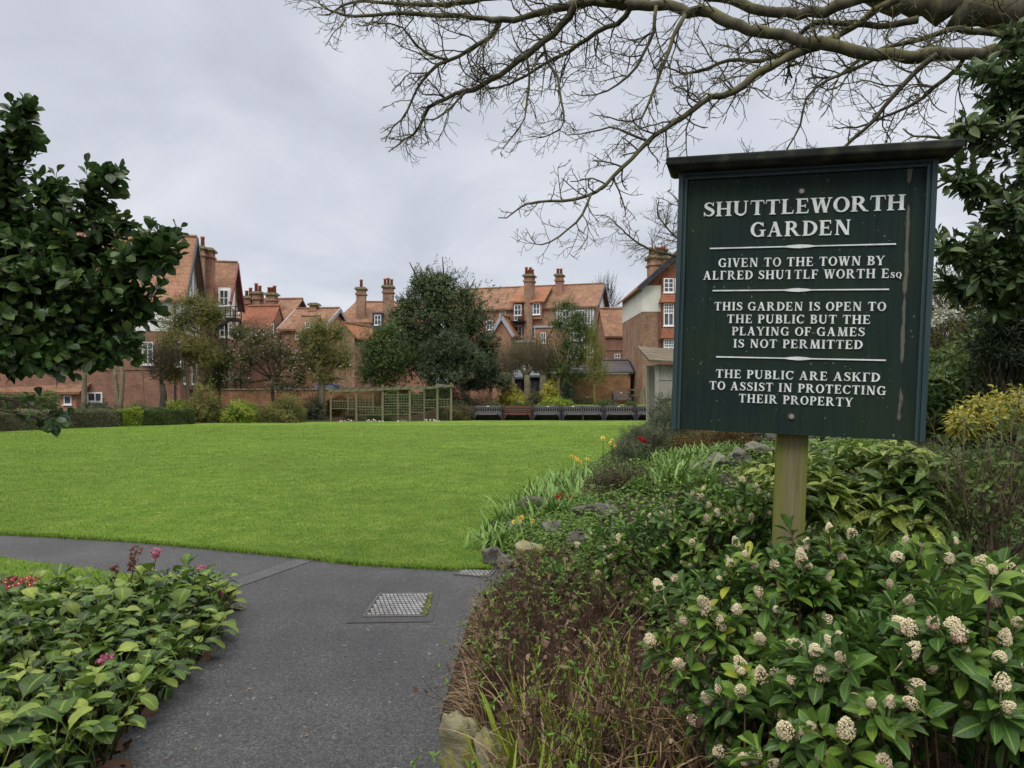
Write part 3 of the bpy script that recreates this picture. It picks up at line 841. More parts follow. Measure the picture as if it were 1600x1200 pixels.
LINES = [("SHUTTLEWORTH", (165, 333), (922, 307), 23.5, .07), ("GARDEN", (342, 409), (720, 400), 23.5, .10),
         ("GIVEN TO THE TOWN BY", (222, 522), (845, 514), 14.2, .13), ("ALrRED SHU1TLF WORTH Esq", (165, 569), (908, 562), 14.2, .13),
         ("THIS GARDEN IS OPEN TO", (206, 684), (850, 686), 13.8, .13), ("THE PUBLIC BUT THE", (254, 731), (791, 735), 13.8, .13),
         ("PLAYING OF GAMES", (272, 777), (770, 781), 13.8, .13), ("IS NOT PERMITTED", (278, 823), (762, 829), 13.8, .13),
         ("THE PUBLIC ARE ASK'rD", (212, 936), (827, 952), 13.8, .13), ("TO ASSIST IN PROTECTING", (188, 980), (850, 1002), 13.8, .13),
         ("THEIR PROPERTY", (298, 1028), (726, 1045), 13.8, .13)]
LINES[8] = ("THE PUBLIC ARE ASKrD", (212, 936), (827, 952), 13.8, .13)
for txt, a, c, cap, tr in LINES:
    b = MB(); put_text(b, txt, sp_(*a), sp_(*c), cap, tr)
    b.build("lettering", M['sign_white'], sign, local=True, smooth=False)
for a, c in (((190, 452), (888, 435)), ((200, 610), (862, 605)), ((213, 858), (850, 871))):
    (x0, z0), (x1, z1) = sign_uv(*sp_(*a), .0155), sign_uv(*sp_(*c), .0155)
    b = MB(); L_ = x1 - x0
    prof = [(0, .0028), (.30, .0024), (.42, .0024), (.455, .0055), (.50, .0075), (.545, .0055), (.58, .0024), (.7, .0024), (1, .0028)]
    V = [];
    for yy in (.0135, .0182):
        for sgn in (1, -1):
            V += [(x0 + L_ * t, yy, z0 + (z1 - z0) * t + sgn * w) for t, w in prof]
    k = len(prof); V = np.array(V) + OFF
    b.add(V, [(i + k, i + 1 + k, i + 1, i) for i in range(k - 1)])
    b.add(V, [(i, i + 1, i + 1 + 2 * k, i + 2 * k) for i in range(k - 1)] + [(i + 1 + k, i + k, i + 3 * k, i + 1 + 3 * k) for i in range(k - 1)])
    b.build("divider", M['sign_white'], sign, local=True, smooth=False)

# ------------------------------------------------------------------ plants: shared tools
def leaf_tmpl(nu, prof, nv=3, fold=.18, curl=.12):
    us = np.linspace(0, 1, nu + 1); vs = np.linspace(-1, 1, nv)
    w = np.interp(us, *zip(*prof))
    T = np.array([(u, v * ww, fold * abs(v) * ww * .35 - curl * u * u) for u, ww in zip(us, w) for v in vs])
    UV = np.array([(u, v, 0) for u in us for v in vs])
    f = np.array([(i * nv + j, i * nv + j + 1, (i + 1) * nv + j + 1, (i + 1) * nv + j) for i in range(nu) for j in range(nv - 1)])
    return T, UV, f
ELL = [(0, .06), (.08, .16), (.3, .8), (.55, 1), (.8, .72), (.93, .34), (1, .03)]
OBO = [(0, .06), (.15, .22), (.4, .72), (.68, 1), (.88, .74), (.97, .32), (1, .05)]
LAN = [(0, .10), (.2, .7), (.42, 1), (.7, .66), (1, .02)]
ELB = [(0, .06), (.07, .14), (.25, .52), (.45, .86), (.62, 1), (.78, .9), (.9, .6), (.97, .28), (1, .04)]
L_SK = leaf_tmpl(8, ELB, 3, .35, .10)
L_LA = leaf_tmpl(6, ELL, 3, .35, .10)
L_OB = leaf_tmpl(5, OBO, 3, .25, .10)
L_AU = leaf_tmpl(6, LAN, 3, .30, .20)
L_MID = leaf_tmpl(3, ELL, 3, .25, .1)
L_FAR = leaf_tmpl(2, [(0, .25), (.5, 1), (1, .1)], 2, 0, .08)
L_BE = leaf_tmpl(9, [(0, .06), (.07, .10), (.14, .42), (.27, .74), (.45, .95), (.65, 1), (.82, .86), (.92, .62), (.98, .32), (1, .12)], 5, .30, .16)

def leaves(mb, P, D, Nn, L, W, tmpl, tint, droop=0.0, jit=0.0, mat=0):
    P, D, Nn = (np.asarray(a, float) for a in (P, D, Nn)); n = len(P)
    if n == 0: return
    L = np.broadcast_to(np.asarray(L, float), (n,)); W = np.broadcast_to(np.asarray(W, float), (n,)) / 2
    D = norm(D); S = norm(np.cross(D, Nn)); Nn = np.cross(S, D)
    T, UV, f = tmpl; K = len(T)
    V = P[:, None] + D[:, None] * (T[None, :, 0, None] * L[:, None, None]) + S[:, None] * (T[None, :, 1, None] * W[:, None, None]) \
        + Nn[:, None] * (T[None, :, 2, None] * L[:, None, None])
    if np.any(droop): V[..., 2] -= np.broadcast_to(np.asarray(droop, float), (n,))[:, None] * L[:, None] * T[None, :, 0] ** 2
    if jit: V += rng.normal(size=V.shape) * (jit * L)[:, None, None] * np.minimum(1, np.abs(T[None, :, 1, None]) + .2)
    FF = (np.arange(n)[:, None, None] * K + f[None]).reshape(-1, f.shape[1])
    mb.add(V.reshape(-1, 3), FF, np.repeat(np.clip(np.broadcast_to(tint, (n,)), 0, 1), K), np.tile(UV, (n, 1)), mat)

UP = np.array([0, 0, 1.])
def perp(D):
    a = norm(np.cross(D, rdir(len(D)))); return a
def whorl(mb, tip, axis_, nl, L, W, tmpl, tilt=(.5, 1.2), span=.06, tint=(.2, .8), droop=.1, mat=0, jit=0.0):
    """leaves set in a spiral round the last span metres of many shoots"""
    n = len(tip); axis_ = norm(axis_)
    a = perp(axis_); b_ = np.cross(axis_, a)
    for k in range(nl):
        ph = k * 2.4 + rng.random(n) * .6; t = k / max(nl - 1, 1)
        rad = a * np.cos(ph)[:, None] + b_ * np.sin(ph)[:, None]
        th = tilt[0] + (tilt[1] - tilt[0]) * (1 - t) + rng.normal(size=n) * .13
        D = axis_ * np.cos(th)[:, None] + rad * np.sin(th)[:, None]
        Nn = axis_ * np.sin(th)[:, None] - rad * np.cos(th)[:, None]
        P = tip - axis_ * (span * (1 - t)) + rad * .004
        ll = L * (.72 + .5 * rng.random(n)) * (1 - .25 * t)
        leaves(mb, P, D, Nn + rdir(n) * .2, ll, W * ll / L * (.85 + .3 * rng.random(n)), tmpl,
               tint[0] + (tint[1] - tint[0]) * rng.random(n), droop * (1 + rng.random(n)), jit, mat)

def lumps(d, seed, amp=.25, k=5, f=2.2):
    r_ = np.random.default_rng(seed); s_ = np.zeros(len(d))
    for _ in range(k):
        w = r_.normal(size=3) * f; s_ += np.sin(d @ w + r_.random() * 6.28)
    return 1 + amp * s_ / math.sqrt(k)
def blob(n, c, r, seed=1, shell=.75, amp=.22, below=-.6, f=2.2):
    """n points in the outer part of an uneven ellipsoid and their outward directions"""
    d = rdir(int(n * 2.2)); d = d[d[:, 2] > below][:n]
    rr = (shell + (1 - shell) * rng.random(len(d))) * lumps(d, seed, amp, f=f)
    r = np.asarray(r, float)
    return np.asarray(c) + d * r * rr[:, None], norm(d / r * r.min())
def wander(a, d, L, n, wig, up=0.0):
    """a crooked line from a in direction d"""
    p = [np.asarray(a, float)]; d = norm(np.asarray(d, float))
    for _ in range(n):
        d = norm(d + rng.normal(size=3) * wig + UP * up); p.append(p[-1] + d * L / n)
    return np.array(p), d

# --- leaf colours
M['lf_skimmia'] = leafmat("skimmia_leaf", (.026, .060, .017), (.068, .142, .024), (.15, .235, .030), .42, .3, .25, .35, yellow=(.30, .29, .03))
M['lf_bergenia'] = leafmat("bergenia_leaf", (.018, .045, .010), (.082, .155, .022), (.24, .30, .055), .42, .25, .22, .26, edge=(.040, .018, .016))
M['lf_aucuba'] = leafmat("aucuba_leaf", (.035, .080, .016), (.075, .145, .024), (.19, .25, .04), .42, .35, .25, .25, spots=(.42, .42, .085))
M['lf_holly'] = leafmat("griselinia_leaf", (.018, .042, .013), (.036, .076, .019), (.095, .15, .028), .36, .35, .25, .3)
M['lf_laurel'] = leafmat("dark_laurel_leaf", (.026, .054, .018), (.056, .098, .030), (.12, .165, .055), .38, .35, .22, .2)
M['lf_dark'] = leafmat("evergreen_leaf", (.018, .032, .016), (.038, .062, .026), (.075, .10, .040), .5, .35, .15)
M['lf_greygreen'] = leafmat("grey_green_leaf", (.045, .062, .032), (.10, .122, .066), (.21, .23, .15), .6, .2, .2)
M['lf_mid'] = leafmat("mid_green_leaf", (.035, .066, .016), (.075, .122, .028), (.155, .205, .05), .5, .25, .3)
M['lf_olive'] = leafmat("olive_leaf", (.075, .082, .024), (.155, .158, .042), (.28, .26, .085), .55, .2, .35)
M['lf_lime'] = leafmat("lime_green_leaf", (.10, .16, .015), (.18, .25, .022), (.33, .36, .05), .45, .3, .25)
M['lf_gold'] = leafmat("golden_leaf", (.17, .20, .025), (.36, .34, .05), (.58, .50, .12), .5, .3, .3)
M['lf_hedge'] = leafmat("grey_hedge_leaf", (.06, .072, .035), (.125, .138, .066), (.20, .21, .105), .6, .2, .2)
M['lf_strap'] = leafmat("strap_leaf", (.075, .155, .026), (.15, .26, .055), (.30, .40, .14), .45, .3, .25)
M['lf_cover'] = leafmat("ground_cover_leaf", (.05, .11, .015), (.09, .17, .022), (.16, .24, .04), .5, .3, .25)
M['lf_dry'] = leafmat("dry_leaf", (.035, .020, .015), (.105, .062, .042), (.27, .18, .125), .8, .15, .2)
M['straw'] = leafmat("straw", (.10, .06, .03), (.25, .165, .09), (.46, .36, .22), .7, .2, .2)
M['lf_heather'] = leafmat("heather_sprig", (.09, .06, .025), (.15, .095, .035), (.21, .15, .05), .7, .2, .15)
M['blossom'] = plain("pale_pink_blossom", (.72, .56, .56), .7, .2, 0, .1)
M['cream'] = leafmat("cream_flower", (.50, .35, .20), (.84, .72, .47), (.94, .87, .64), .7, .2, .3)
M['pinkbud'] = leafmat("pink_bud", (.18, .02, .035), (.36, .10, .11), (.6, .4, .36), .6, .3, .1)
M['yellow'] = leafmat("daffodil_yellow", (.62, .36, .02), (.72, .50, .05), (.78, .64, .16), .5, .3, .3)
M['redf'] = leafmat("red_petal", (.30, .008, .012), (.42, .015, .02), (.52, .04, .05), .5, .3, .2)
M['maroon'] = leafmat("maroon_petal", (.12, .004, .015), (.20, .01, .03), (.30, .02, .05), .5, .3, .2)
M['pinkf'] = leafmat("pink_flower", (.35, .06, .14), (.50, .16, .24), (.62, .34, .38), .6, .3, .2)

def foliage_stems(b, tips, root, rad=.006, sides=4, mid=.5, wig=.03, tint=.5):
    for t in tips:
        r0 = np.asarray(root) + rng.normal(size=3) * [.06, .06, 0]
        m_ = r0 + (t - r0) * mid; m_[2] += .12 * np.linalg.norm(t - r0)
        p = np.array([r0, (r0 + m_) / 2 + rng.normal(size=3) * wig, m_ + rng.normal(size=3) * wig, (m_ + t) / 2 + rng.normal(size=3) * wig * .5, t])
        b.tube(p, np.linspace(rad, rad * .4, 5), sides, tint)

# ------------------------------------------------------------------ skimmia bushes in flower, right foreground
def flower_head(seed, pink):
    r_ = np.random.default_rng(seed); b = MB()
    n = 420
    lop = r_.normal(size=3) * .55; d = r_.normal(size=(n, 3)) + lop; d = d / np.linalg.norm(d, axis=1, keepdims=True); d[:, 2] = np.abs(d[:, 2]) * 1.1 - .25
    P = d * np.array([.0185, .0185, .027]) * (.78 + .27 * r_.random((n, 1))) + [0, 0, .016]
    oc = np.array([(1,0,0),(0,1,0),(-1,0,0),(0,-1,0),(0,0,1),(0,0,-1)], float); of = [(0,1,4),(1,2,4),(2,3,4),(3,0,4),(1,0,5),(2,1,5),(3,2,5),(0,3,5)]
    for p in P:
        rr = .0023 * (.7 + .6 * r_.random())
        low = p[2] < .008 + .012 * r_.random()
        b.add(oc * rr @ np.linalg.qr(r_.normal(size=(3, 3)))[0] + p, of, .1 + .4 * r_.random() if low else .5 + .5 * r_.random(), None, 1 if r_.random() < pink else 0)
    b.tube([(0, 0, -.03), (0, 0, .02)], .0022, 4, .2)
    return b
HEADS = []
def skimmia(label, blobs, nshoot, nfl, L=.085, W=.031, flsc=1.0, gmax=None, seed=3, group="skimmia bushes in flower"):
    c0 = blobs[0][0]; base = (c0[0], c0[1], float(gz(c0[0], c0[1])))
    t = thing("skimmia_bush", label, "bush", base, 0, group)
    f = MB(); st = MB(); tips, axs = [], []
    tot = sum(b_[1][0] * b_[1][1] for b_ in blobs)
    for i, (c, r) in enumerate(blobs):
        P, D = blob(int(nshoot * r[0] * r[1] / tot), c, r, seed + i, .62, .16, -.75)
        tips.append(P); axs.append(norm(D * .65 + UP * .8 + rdir(len(P)) * .35))
    tips, axs = np.concatenate(tips), np.concatenate(axs)
    ok = tips[:, 2] > gz(tips[:, 0], tips[:, 1]) + .03; tips, axs = tips[ok], axs[ok]
    sh = rng.random(len(tips))
    for lo, hi, tt in ((0, .55, (.05, .55)), (.55, .9, (.35, .9)), (.9, 1.01, (.7, .97))):
        k = (sh >= lo) & (sh < hi)
        whorl(f, tips[k], axs[k], 10, L, W, L_SK, (.35, 1.45), .06, tt, .10)
    f.build("foliage", M['lf_skimmia'], t)
    for p, a in zip(tips[::2], axs[::2]):
        p0 = p - a * .05
        q = np.array([p, p0, p0 + (np.array([c0[0], c0[1], base[2]]) - p0) * [.25, .25, .55], np.array([p0[0] * .6 + c0[0] * .4, p0[1] * .6 + c0[1] * .4, float(gz(p0[0], p0[1])) - .02])])
        st.tube(q, [.0025, .003, .004, .005], 4, .4)
    st.build("stems", M['twig_brown'], t)
    # flower heads sit at the tips of the upper and nearer shoots
    toward = norm(np.array([0, 0, EYE]) - tips)
    score = (axs * toward).sum(1) + rng.random(len(tips)) * .7 + (tips[:, 2] - c0[2]) * 1.2 + (tips - c0) @ norm(np.array([-c0[0], -c0[1], .6])) * 1.6
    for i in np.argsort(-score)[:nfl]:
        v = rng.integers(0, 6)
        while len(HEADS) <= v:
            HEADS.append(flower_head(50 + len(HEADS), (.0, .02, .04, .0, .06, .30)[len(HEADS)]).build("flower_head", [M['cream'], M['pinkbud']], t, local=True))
            HEADS[-1]["fresh"] = 1
        o = HEADS[v]
        if o.get("fresh"): del o["fresh"]
        else: o = o.copy(); COL.objects.link(o); o.parent = t
        sc_ = flsc * (.45 + .55 * rng.random())
        o.location = Vector(tips[i] + axs[i] * .005) - Vector(base)
        o.rotation_euler = Vector(axs[i] + rdir(1)[0] * .2).to_track_quat('Z', 'Y').to_euler()
        o.scale = (sc_, sc_, sc_ * (.8 + .9 * rng.random()))
    return t
skimmia("nearest skimmia bush at the lower right, large glossy leaves and cream flower heads", [(at(1490, 1090, 1.95), (.34, .34, .40)), (at(1330, 1130, 1.95), (.26, .28, .30)), (at(1600, 1080, 2.0), (.3, .3, .38))], 210, 60, .088, .036, 1.2)
skimmia("skimmia bush right against the foot of the notice board post", [(at(1235, 965, 2.5), (.34, .28, .34)), (at(1110, 1010, 2.55), (.24, .26, .34)), (at(1390, 955, 2.5), (.3, .26, .29)), (at(1200, 1110, 2.3), (.3, .22, .22))], 270, 98, .082, .034, 1.15)
skimmia("skimmia bush at the right edge behind the nearest one, taller flower heads", [(at(1570, 985, 2.7), (.34, .3, .34)), (at(1440, 980, 2.75), (.24, .24, .24))], 105, 34, .092, .036)
skimmia("farther skimmia bush left of the post, small crowded cream heads", [(at(1110, 832, 4.3), (.42, .45, .37)), (at(990, 872, 4.2), (.30, .35, .28)), (at(1180, 812, 4.0), (.25, .3, .28)), (at(905, 905, 4.6), (.28, .3, .2))], 310, 98, .085, .035)

# ------------------------------------------------------------------ bergenia bed, left foreground
bed = [(-1.66, 2.0), (-1.74, 2.6), tuple(gpt(165, 1200)), tuple(gpt(215, 1135)), tuple(gpt(290, 1055)), tuple(gpt(335, 1005)), tuple(gpt(352, 965)), (-2.16, 5.2), (-2.45, 5.5), tuple(gpt(285, 918)), tuple(gpt(200, 928)), tuple(gpt(100, 946)), tuple(gpt(0, 954)), (-5.2, 4.9), (-4.6, 2.0)]
P = np.c_[rng.uniform(-5.2, -1.6, 8600), rng.uniform(2.0, 5.8, 8600)]
P = P[inpoly(P, bed)]
P = P[(P[:, 0] / P[:, 1]) > -.95][:2300]
n = len(P); azl = rng.random(n) * 6.28
edgepull = .55 * np.exp(-np.maximum(0, (P[:, 0] + 1.75 + .13 * (P[:, 1] - 2.9)) * -1) * 3)       # leaves at the border lean out over the asphalt
azl = np.where(rng.random(n) < edgepull, rng.normal(size=n) * .7, azl)
hgt = .05 + .17 * rng.random(n) + .045 * np.sin(P[:, 0] * 4) * np.cos(P[:, 1] * 3.1)
H = np.c_[np.cos(azl), np.sin(azl), 0 * azl]
el = -.1 + 1.35 * rng.random(n)
base_ = np.c_[P, gz(P[:, 0], P[:, 1])]
tipb = base_ + H * (.03 + .06 * rng.random((n, 1))) + UP * hgt[:, None]
D = H * np.cos(el)[:, None] + UP * np.sin(el)[:, None]; Nn = -H * np.sin(el)[:, None] + UP * np.cos(el)[:, None]
LL = .055 + .095 * rng.random(n) ** 1.4
b = MB()
leaves(b, tipb, D, Nn + rdir(n) * .28, LL, LL * (.66 + .2 * rng.random(n)), L_BE, np.clip(.45 + .33 * rng.normal(size=n), 0, 1), .10 + .4 * rng.random(n), .015)
pe = MB()
for i in range(n): pe.tube([base_[i], base_[i] * .4 + tipb[i] * .6 + [0, 0, .02], tipb[i]], [.0045, .004, .003], 4, rng.random())
k = rng.random(n) < .3
b2 = MB(); m_ = int(k.sum()); hd = rdir(m_) * [1, 1, .25]
leaves(b2, np.c_[P[k] + rng.normal(size=(m_, 2)) * .05, gz(P[k][:, 0], P[k][:, 1]) + .02 + .03 * rng.random(m_)], hd, UP + rdir(m_) * .5, .07 + .07 * rng.random(m_), .045 + .03 * rng.random(m_), L_BE, rng.random(m_) * .8, .1, .06)
be = thing("bergenia_bed", None, None, (-2.8, 4, 0)); tag(be, "broad leathery bergenia leaves crowding the bed left of the path", kind="stuff")
b.build("leaves", M['lf_bergenia'], be); pe.build("leaf_stalks", M['lf_mid'], be); b2.build("dead_leaves", M['lf_dry'], be)

def bergenia_spike(label, px, py, Y, hgt, brown):
    a = at(px, py, Y); a[2] = .05
    t = thing("bergenia_flower", label, "flower", a)
    s_ = MB(); p, d = wander(a, (.1, 0, 1), hgt, 5, .06); s_.tube(p, [.005, .0045, .004, .003, .003, .002], 5, .5); s_.build("stem", M['twig_brown'], t)
    f = MB()
    for i in range(70 if brown else 46):
        u = rng.random(); c = p[-1] - d * u * hgt * (.55 if brown else .16) + rdir(1)[0] * [.035, .035, .02] * (1.1 - .5 * u)
        k = 5; dd = rdir(k); leaves(f, np.tile(c, (k, 1)), dd, rdir(k), .016, .011, L_FAR, rng.random(k), mat=0)
    f.build("flower_head", M['lf_rust'] if brown else M['pinkf'], t)
M['lf_rust'] = leafmat("rusty_seed_head", (.10, .03, .025), (.18, .07, .05), (.27, .13, .09), .7, .2, .15)
bergenia_spike("tall rusty brown bergenia spike rising highest above the bed", 205, 900, 5.35, .33, True)
bergenia_spike("pink bergenia flower beside the tall rusty spike", 238, 900, 5.3, .32, False)
bergenia_spike("faded pink bergenia flower at the tip of the bed near the edging stones", 312, 905, 5.35, .18, False)
bergenia_spike("low rusty bergenia spike left of the tallest one", 172, 905, 5.4, .16, True)
bergenia_spike("small magenta bergenia flower low among leaves near the path edge", 168, 1075, 3.6, .17, False)
bergenia_spike("single pink bergenia flower on the path side of the bed", 335, 945, 4.9, .13, False)
a = at(14, 938, 4.92); a[2] = .05
pr_ = thing("primrose_clump", "patch of maroon primroses with yellow eyes at the left edge of the bed", "flowers", a)
f = MB(); y_ = MB()
for i in range(46):
    c = a + [rng.normal() * .12 - .02, rng.normal() * .10, .14 + .05 * rng.random()]; ax = norm(UP * .8 + np.array([0, -.6, 0]) + rdir(1)[0] * .4)
    u1 = norm(np.cross(ax, [1, .2, 0])); u2 = np.cross(ax, u1)
    th = np.arange(5) * 2 * np.pi / 5 + rng.random()
    dd = u1 * np.cos(th)[:, None] + u2 * np.sin(th)[:, None]
    leaves(f, np.tile(c, (5, 1)), dd, np.tile(ax, (5, 1)), .026, .026, L_MID, rng.random(5))
    leaves(y_, np.tile(c + ax * .004, (5, 1)), dd, np.tile(ax, (5, 1)), .006, .008, L_FAR, .6)
f.build("petals", M['maroon'], pr_); y_.build("flower_eyes", M['yellow'], pr_)
f = MB(); Pn = np.tile(a + [0, 0, .03], (60, 1)) + rng.normal(size=(60, 3)) * [.15, .12, .0]
leaves(f, Pn, rdir(60) * [1, 1, .2] + UP * .5, UP + rdir(60) * .3, .1, .045, L_MID, rng.random(60)); f.build("leaves", M['lf_mid'], pr_)

# ------------------------------------------------------------------ rocks
def rock(name, label, px, py, Y, size, matn, seed, sink=.35, yaw=0.0, group="rockery stones", zoff=None):
    import bmesh
    a = at(px, py, Y); g = float(gz(a[0], a[1])) if zoff is None else a[2] + zoff
    bm = bmesh.new(); bmesh.ops.create_icosphere(bm, subdivisions=4, radius=1)
    r_ = np.random.default_rng(seed)
    V = np.array([v.co[:] for v in bm.verts])
    for _ in range(15):
        n_ = r_.normal(size=3); n_[2] *= .8; n_ /= np.linalg.norm(n_); h = .48 + .38 * r_.random()
        d = V @ n_ - h; V -= np.outer(np.maximum(d, 0) * .93, n_)
    for v, p in zip(bm.verts, V):
        q = Vector(p); nn = mnoise.fractal(q * 2.3 + Vector((seed, 0, 0)), 1.0, 2.0, 5) * .13 + mnoise.fractal(q * 7 + Vector((seed, 9, 0)), .8, 2.0, 4) * .05 + mnoise.fractal(Vector((q.x * 2, q.y * 2, q.z * 9)) + Vector((seed, 3, 0)), 1.0, 2.0, 3) * .045
        v.co = q * (1 + nn); v.co.x *= size[0]; v.co.y *= size[1]; v.co.z *= size[2]
    me = bpy.data.meshes.new(name); bm.to_mesh(me); bm.free()
    for p in me.polygons: p.use_smooth = True
    me.materials.append(M[matn])
    o = bpy.data.objects.new(name, me); COL.objects.link(o)
    o.location = (a[0], a[1], g + size[2] * (1 - 2 * sink)); o.rotation_euler = (0, 0, yaw)
    return tag(o, label, "rock", group)
rock("rock", "yellow-green lichened boulder at the path edge, nearest of the stones", 715, 1140, 2.86, (.105, .12, .19), 'rock_moss', 1, .22, .3)
rock("rock", "smaller lichened boulder leaning against the nearest stone, under the dead stems", 768, 1165, 2.75, (.085, .10, .14), 'rock_moss', 2, .22, 1.1)
rock("rock", "dark grey rock at the lawn corner, leftmost of the rockery", 773, 872, 6.35, (.13, .14, .13), 'rock', 3, .3, .4)
rock("rock", "flat grey rock lying between the grating and the mossy boulder", 793, 885, 6.2, (.16, .13, .085), 'rock', 4, .3, .1)
rock("rock", "rounded mossy rust-coloured boulder at the front of the rockery", 826, 872, 6.25, (.21, .16, .12), 'rock_moss', 5, .3, .2)
rock("rock", "grey rock with a sharp ridge above the mossy boulder", 866, 842, 6.8, (.22, .16, .14), 'rock', 6, .32, 2.2)
rock("rock", "dark wedge of rock right of the mossy boulder, half under foliage", 905, 868, 6.3, (.17, .13, .11), 'rock', 7, .35, .9)
rock("rock", "grey rock half hidden behind the yellow daffodils", 803, 835, 7.2, (.17, .15, .13), 'rock', 8, .3, 1.5)
rock("rock", "grey ledge stone under the red tulips", 842, 815, 7.9, (.30, .2, .17), 'rock', 9, .3, 2.6)
rock("rock", "long dark stone left of the farther skimmia bush", 930, 818, 7.2, (.28, .18, .12), 'rock', 10, .4, .2)
rock("rock", "flat pale stone in the middle of the rockery", 1082, 743, 9.3, (.20, .17, .11), 'rock_pale', 11, .35, .5)
rock("rock", "upright pale grey stone in the middle of the rockery, larger of the pair", 1115, 738, 9.2, (.23, .19, .16), 'rock_pale', 12, .3, 2.0)
rock("rock", "white lichen spotted boulder left of the post top, under the board", 1156, 718, 9.3, (.20, .2, .19), 'rock_pale', 13, .3, .1)
rock("rock", "broad stone at the top of the rockery just left of the post", 1190, 700, 10.0, (.32, .24, .17), 'rock_pale', 14, .25, .7)
rock("rock", "small stone low behind the farther skimmia bush", 1128, 765, 7.7, (.18, .15, .10), 'rock', 15, .3, .7)
rock("rock", "flat grey edging stone at the tip of the bergenia bed, nearest the path", 371, 944, 5.05, (.085, .07, .04), 'rock_pale', 16, .3, .2, "edging stones of the left bed")
rock("rock", "mossy edging stone behind the flat grey one at the bed tip", 356, 931, 5.3, (.10, .09, .06), 'rock_moss', 17, .3, 1.2, "edging stones of the left bed")
rock("rock", "small pale edging stone farthest along the tip of the bergenia bed", 331, 925, 5.5, (.10, .07, .05), 'rock_pale', 18, .3, .5, "edging stones of the left bed")
# dry stone wall at the top of the rockery, seen under the board
b = MB(); wa, wb = at(1120, 690, 12.4), at(1330, 690, 11.2)
t = thing("rockery_wall", "low dry stone retaining wall behind the rockery, seen under the board", "wall", (wa[0], wa[1], float(gz(wa[0], wa[1]))))
for r_ in range(6):
    x = 0.0; Lw = np.linalg.norm((wb - wa)[:2])
    while x < Lw:
        w = .18 + .25 * rng.random(); p = wa + (wb - wa) * (x + w / 2) / Lw
        g = float(gz(p[0], p[1]))
        b.box((p[0] - w / 2 + .012, p[1] - .1 + rng.normal() * .025, g + r_ * .115 + .005), (p[0] + w / 2 - .012, p[1] + .15, g + r_ * .115 + .105))
        x += w
bevel(b.build("stonework", M['rock_pale'], t, smooth=False), .02)

# ------------------------------------------------------------------ dry stems and grasses between the path and the skimmias
th_poly = [(-.26, 2.2), (-.22, 2.95), (-.24, 3.5), (-.18, 4.2), (-.14, 4.95), (.0, 5.55), (.45, 5.6), (.75, 4.9), (.62, 3.7), (.55, 2.9), (.62, 2.2)]
def scatter(poly, n):
    p = np.asarray(poly); q = np.c_[rng.uniform(p[:, 0].min(), p[:, 0].max(), n * 4), rng.uniform(p[:, 1].min(), p[:, 1].max(), n * 4)]
    q = q[inpoly(q, poly)][:n]; return np.c_[q, gz(q[:, 0], q[:, 1])]
t = thing("dry_shrub", "thicket of bare brown stems with withered leaves beside the path", "shrub", (.15, 3.6, 0))
S_ = MB(); dl = MB(); gl = MB()
P = scatter(th_poly, 980)
P = P[~((np.abs(P[:, 0] + .17) < .20) & (np.abs(P[:, 1] - 2.75) < .42))]
for i, p in enumerate(P):
    out = norm(np.array([p[0] - .25, (p[1] - 3.6) * .4, 0]))
    h = (.26 + .26 * rng.random()) * np.interp(p[1], [2.5, 3.4, 4.6, 5.6], [1, .95, .62, .36]) * (.55 if p[0] < .0 else 1)
    q, d = wander(p, np.array([0, 0, 1.3]) + out * .15 * rng.random() + rng.normal(size=3) * [.28, .28, 0], h, 5, .11)
    S_.tube(q, np.linspace(.0027, .0011, 6) * (.7 + .6 * rng.random()), 3, rng.random())
    for j in range(3):
        k = rng.integers(2, 6); q2, _ = wander(q[k], d + rdir(1)[0] * .9, .08 + .12 * rng.random(), 3, .2, .1)
        S_.tube(q2, np.linspace(.0014, .0007, 4), 3, rng.random())
        if rng.random() < .26:
            leaves(dl, q2[[3, 2]], rdir(2), rdir(2), .02 + .022 * rng.random(2), .012 + .012 * rng.random(2), L_MID, rng.random(2), .3, .12)
        if rng.random() < .24:
            m_ = 5; leaves(gl, np.tile(q2[3], (m_, 1)), rdir(m_) + UP * .7, UP + rdir(m_) * .4, .022 + .018 * rng.random(m_), .010, L_MID, .3 + .7 * rng.random(m_), .1)
S_.build("stems", M['twig_brown'], t); dl.build("dead_leaves", M['lf_dry'], t); gl.build("young_leaves", M['lf_cover'], t)
t = thing("dry_grass", "pale straw coloured grass arching over the right edge of the path", "grass clump", (-.25, 3.7, 0))
b = MB(); n = 420
yy = 3.15 + 1.9 * rng.random(n); xx = np.interp(yy, XB_Y, XB_X) + .12 + .13 * rng.random(n)
blades(b, np.c_[xx, yy, gz(xx, yy)], np.pi + rng.normal(size=n) * .6, (.13 + .16 * rng.random(n)), .004 + .003 * rng.random(n), .05 + .35 * rng.random(n), 1.1 + 1.2 * rng.random(n), rng.random(n), 6)
b.build("blades", M['straw'], t)
t = thing("dry_grass", "tan dead grass blades bent among brown stems in front of the skimmias", "grass clump", (.5, 2.7, 0))
b = MB(); n = 260; p = scatter([(-.05, 2.2), (.05, 3.3), (.45, 3.4), (.95, 2.2)], n); n = len(p)
blades(b, p, rng.random(n) * 6.28, .25 + .3 * rng.random(n), .005 + .005 * rng.random(n), .1 + .4 * rng.random(n), .6 + 1.9 * rng.random(n), rng.random(n), 6)
b.build("blades", M['straw'], t)
t = thing("iris_clump", "fresh green sword leaves pushing up through the brown thicket", "plant", (.2, 2.9, 0))
b = MB(); n = 170; p = scatter([(-.1, 2.3), (-.05, 3.2), (.5, 3.3), (.7, 2.3)], n); n = len(p)
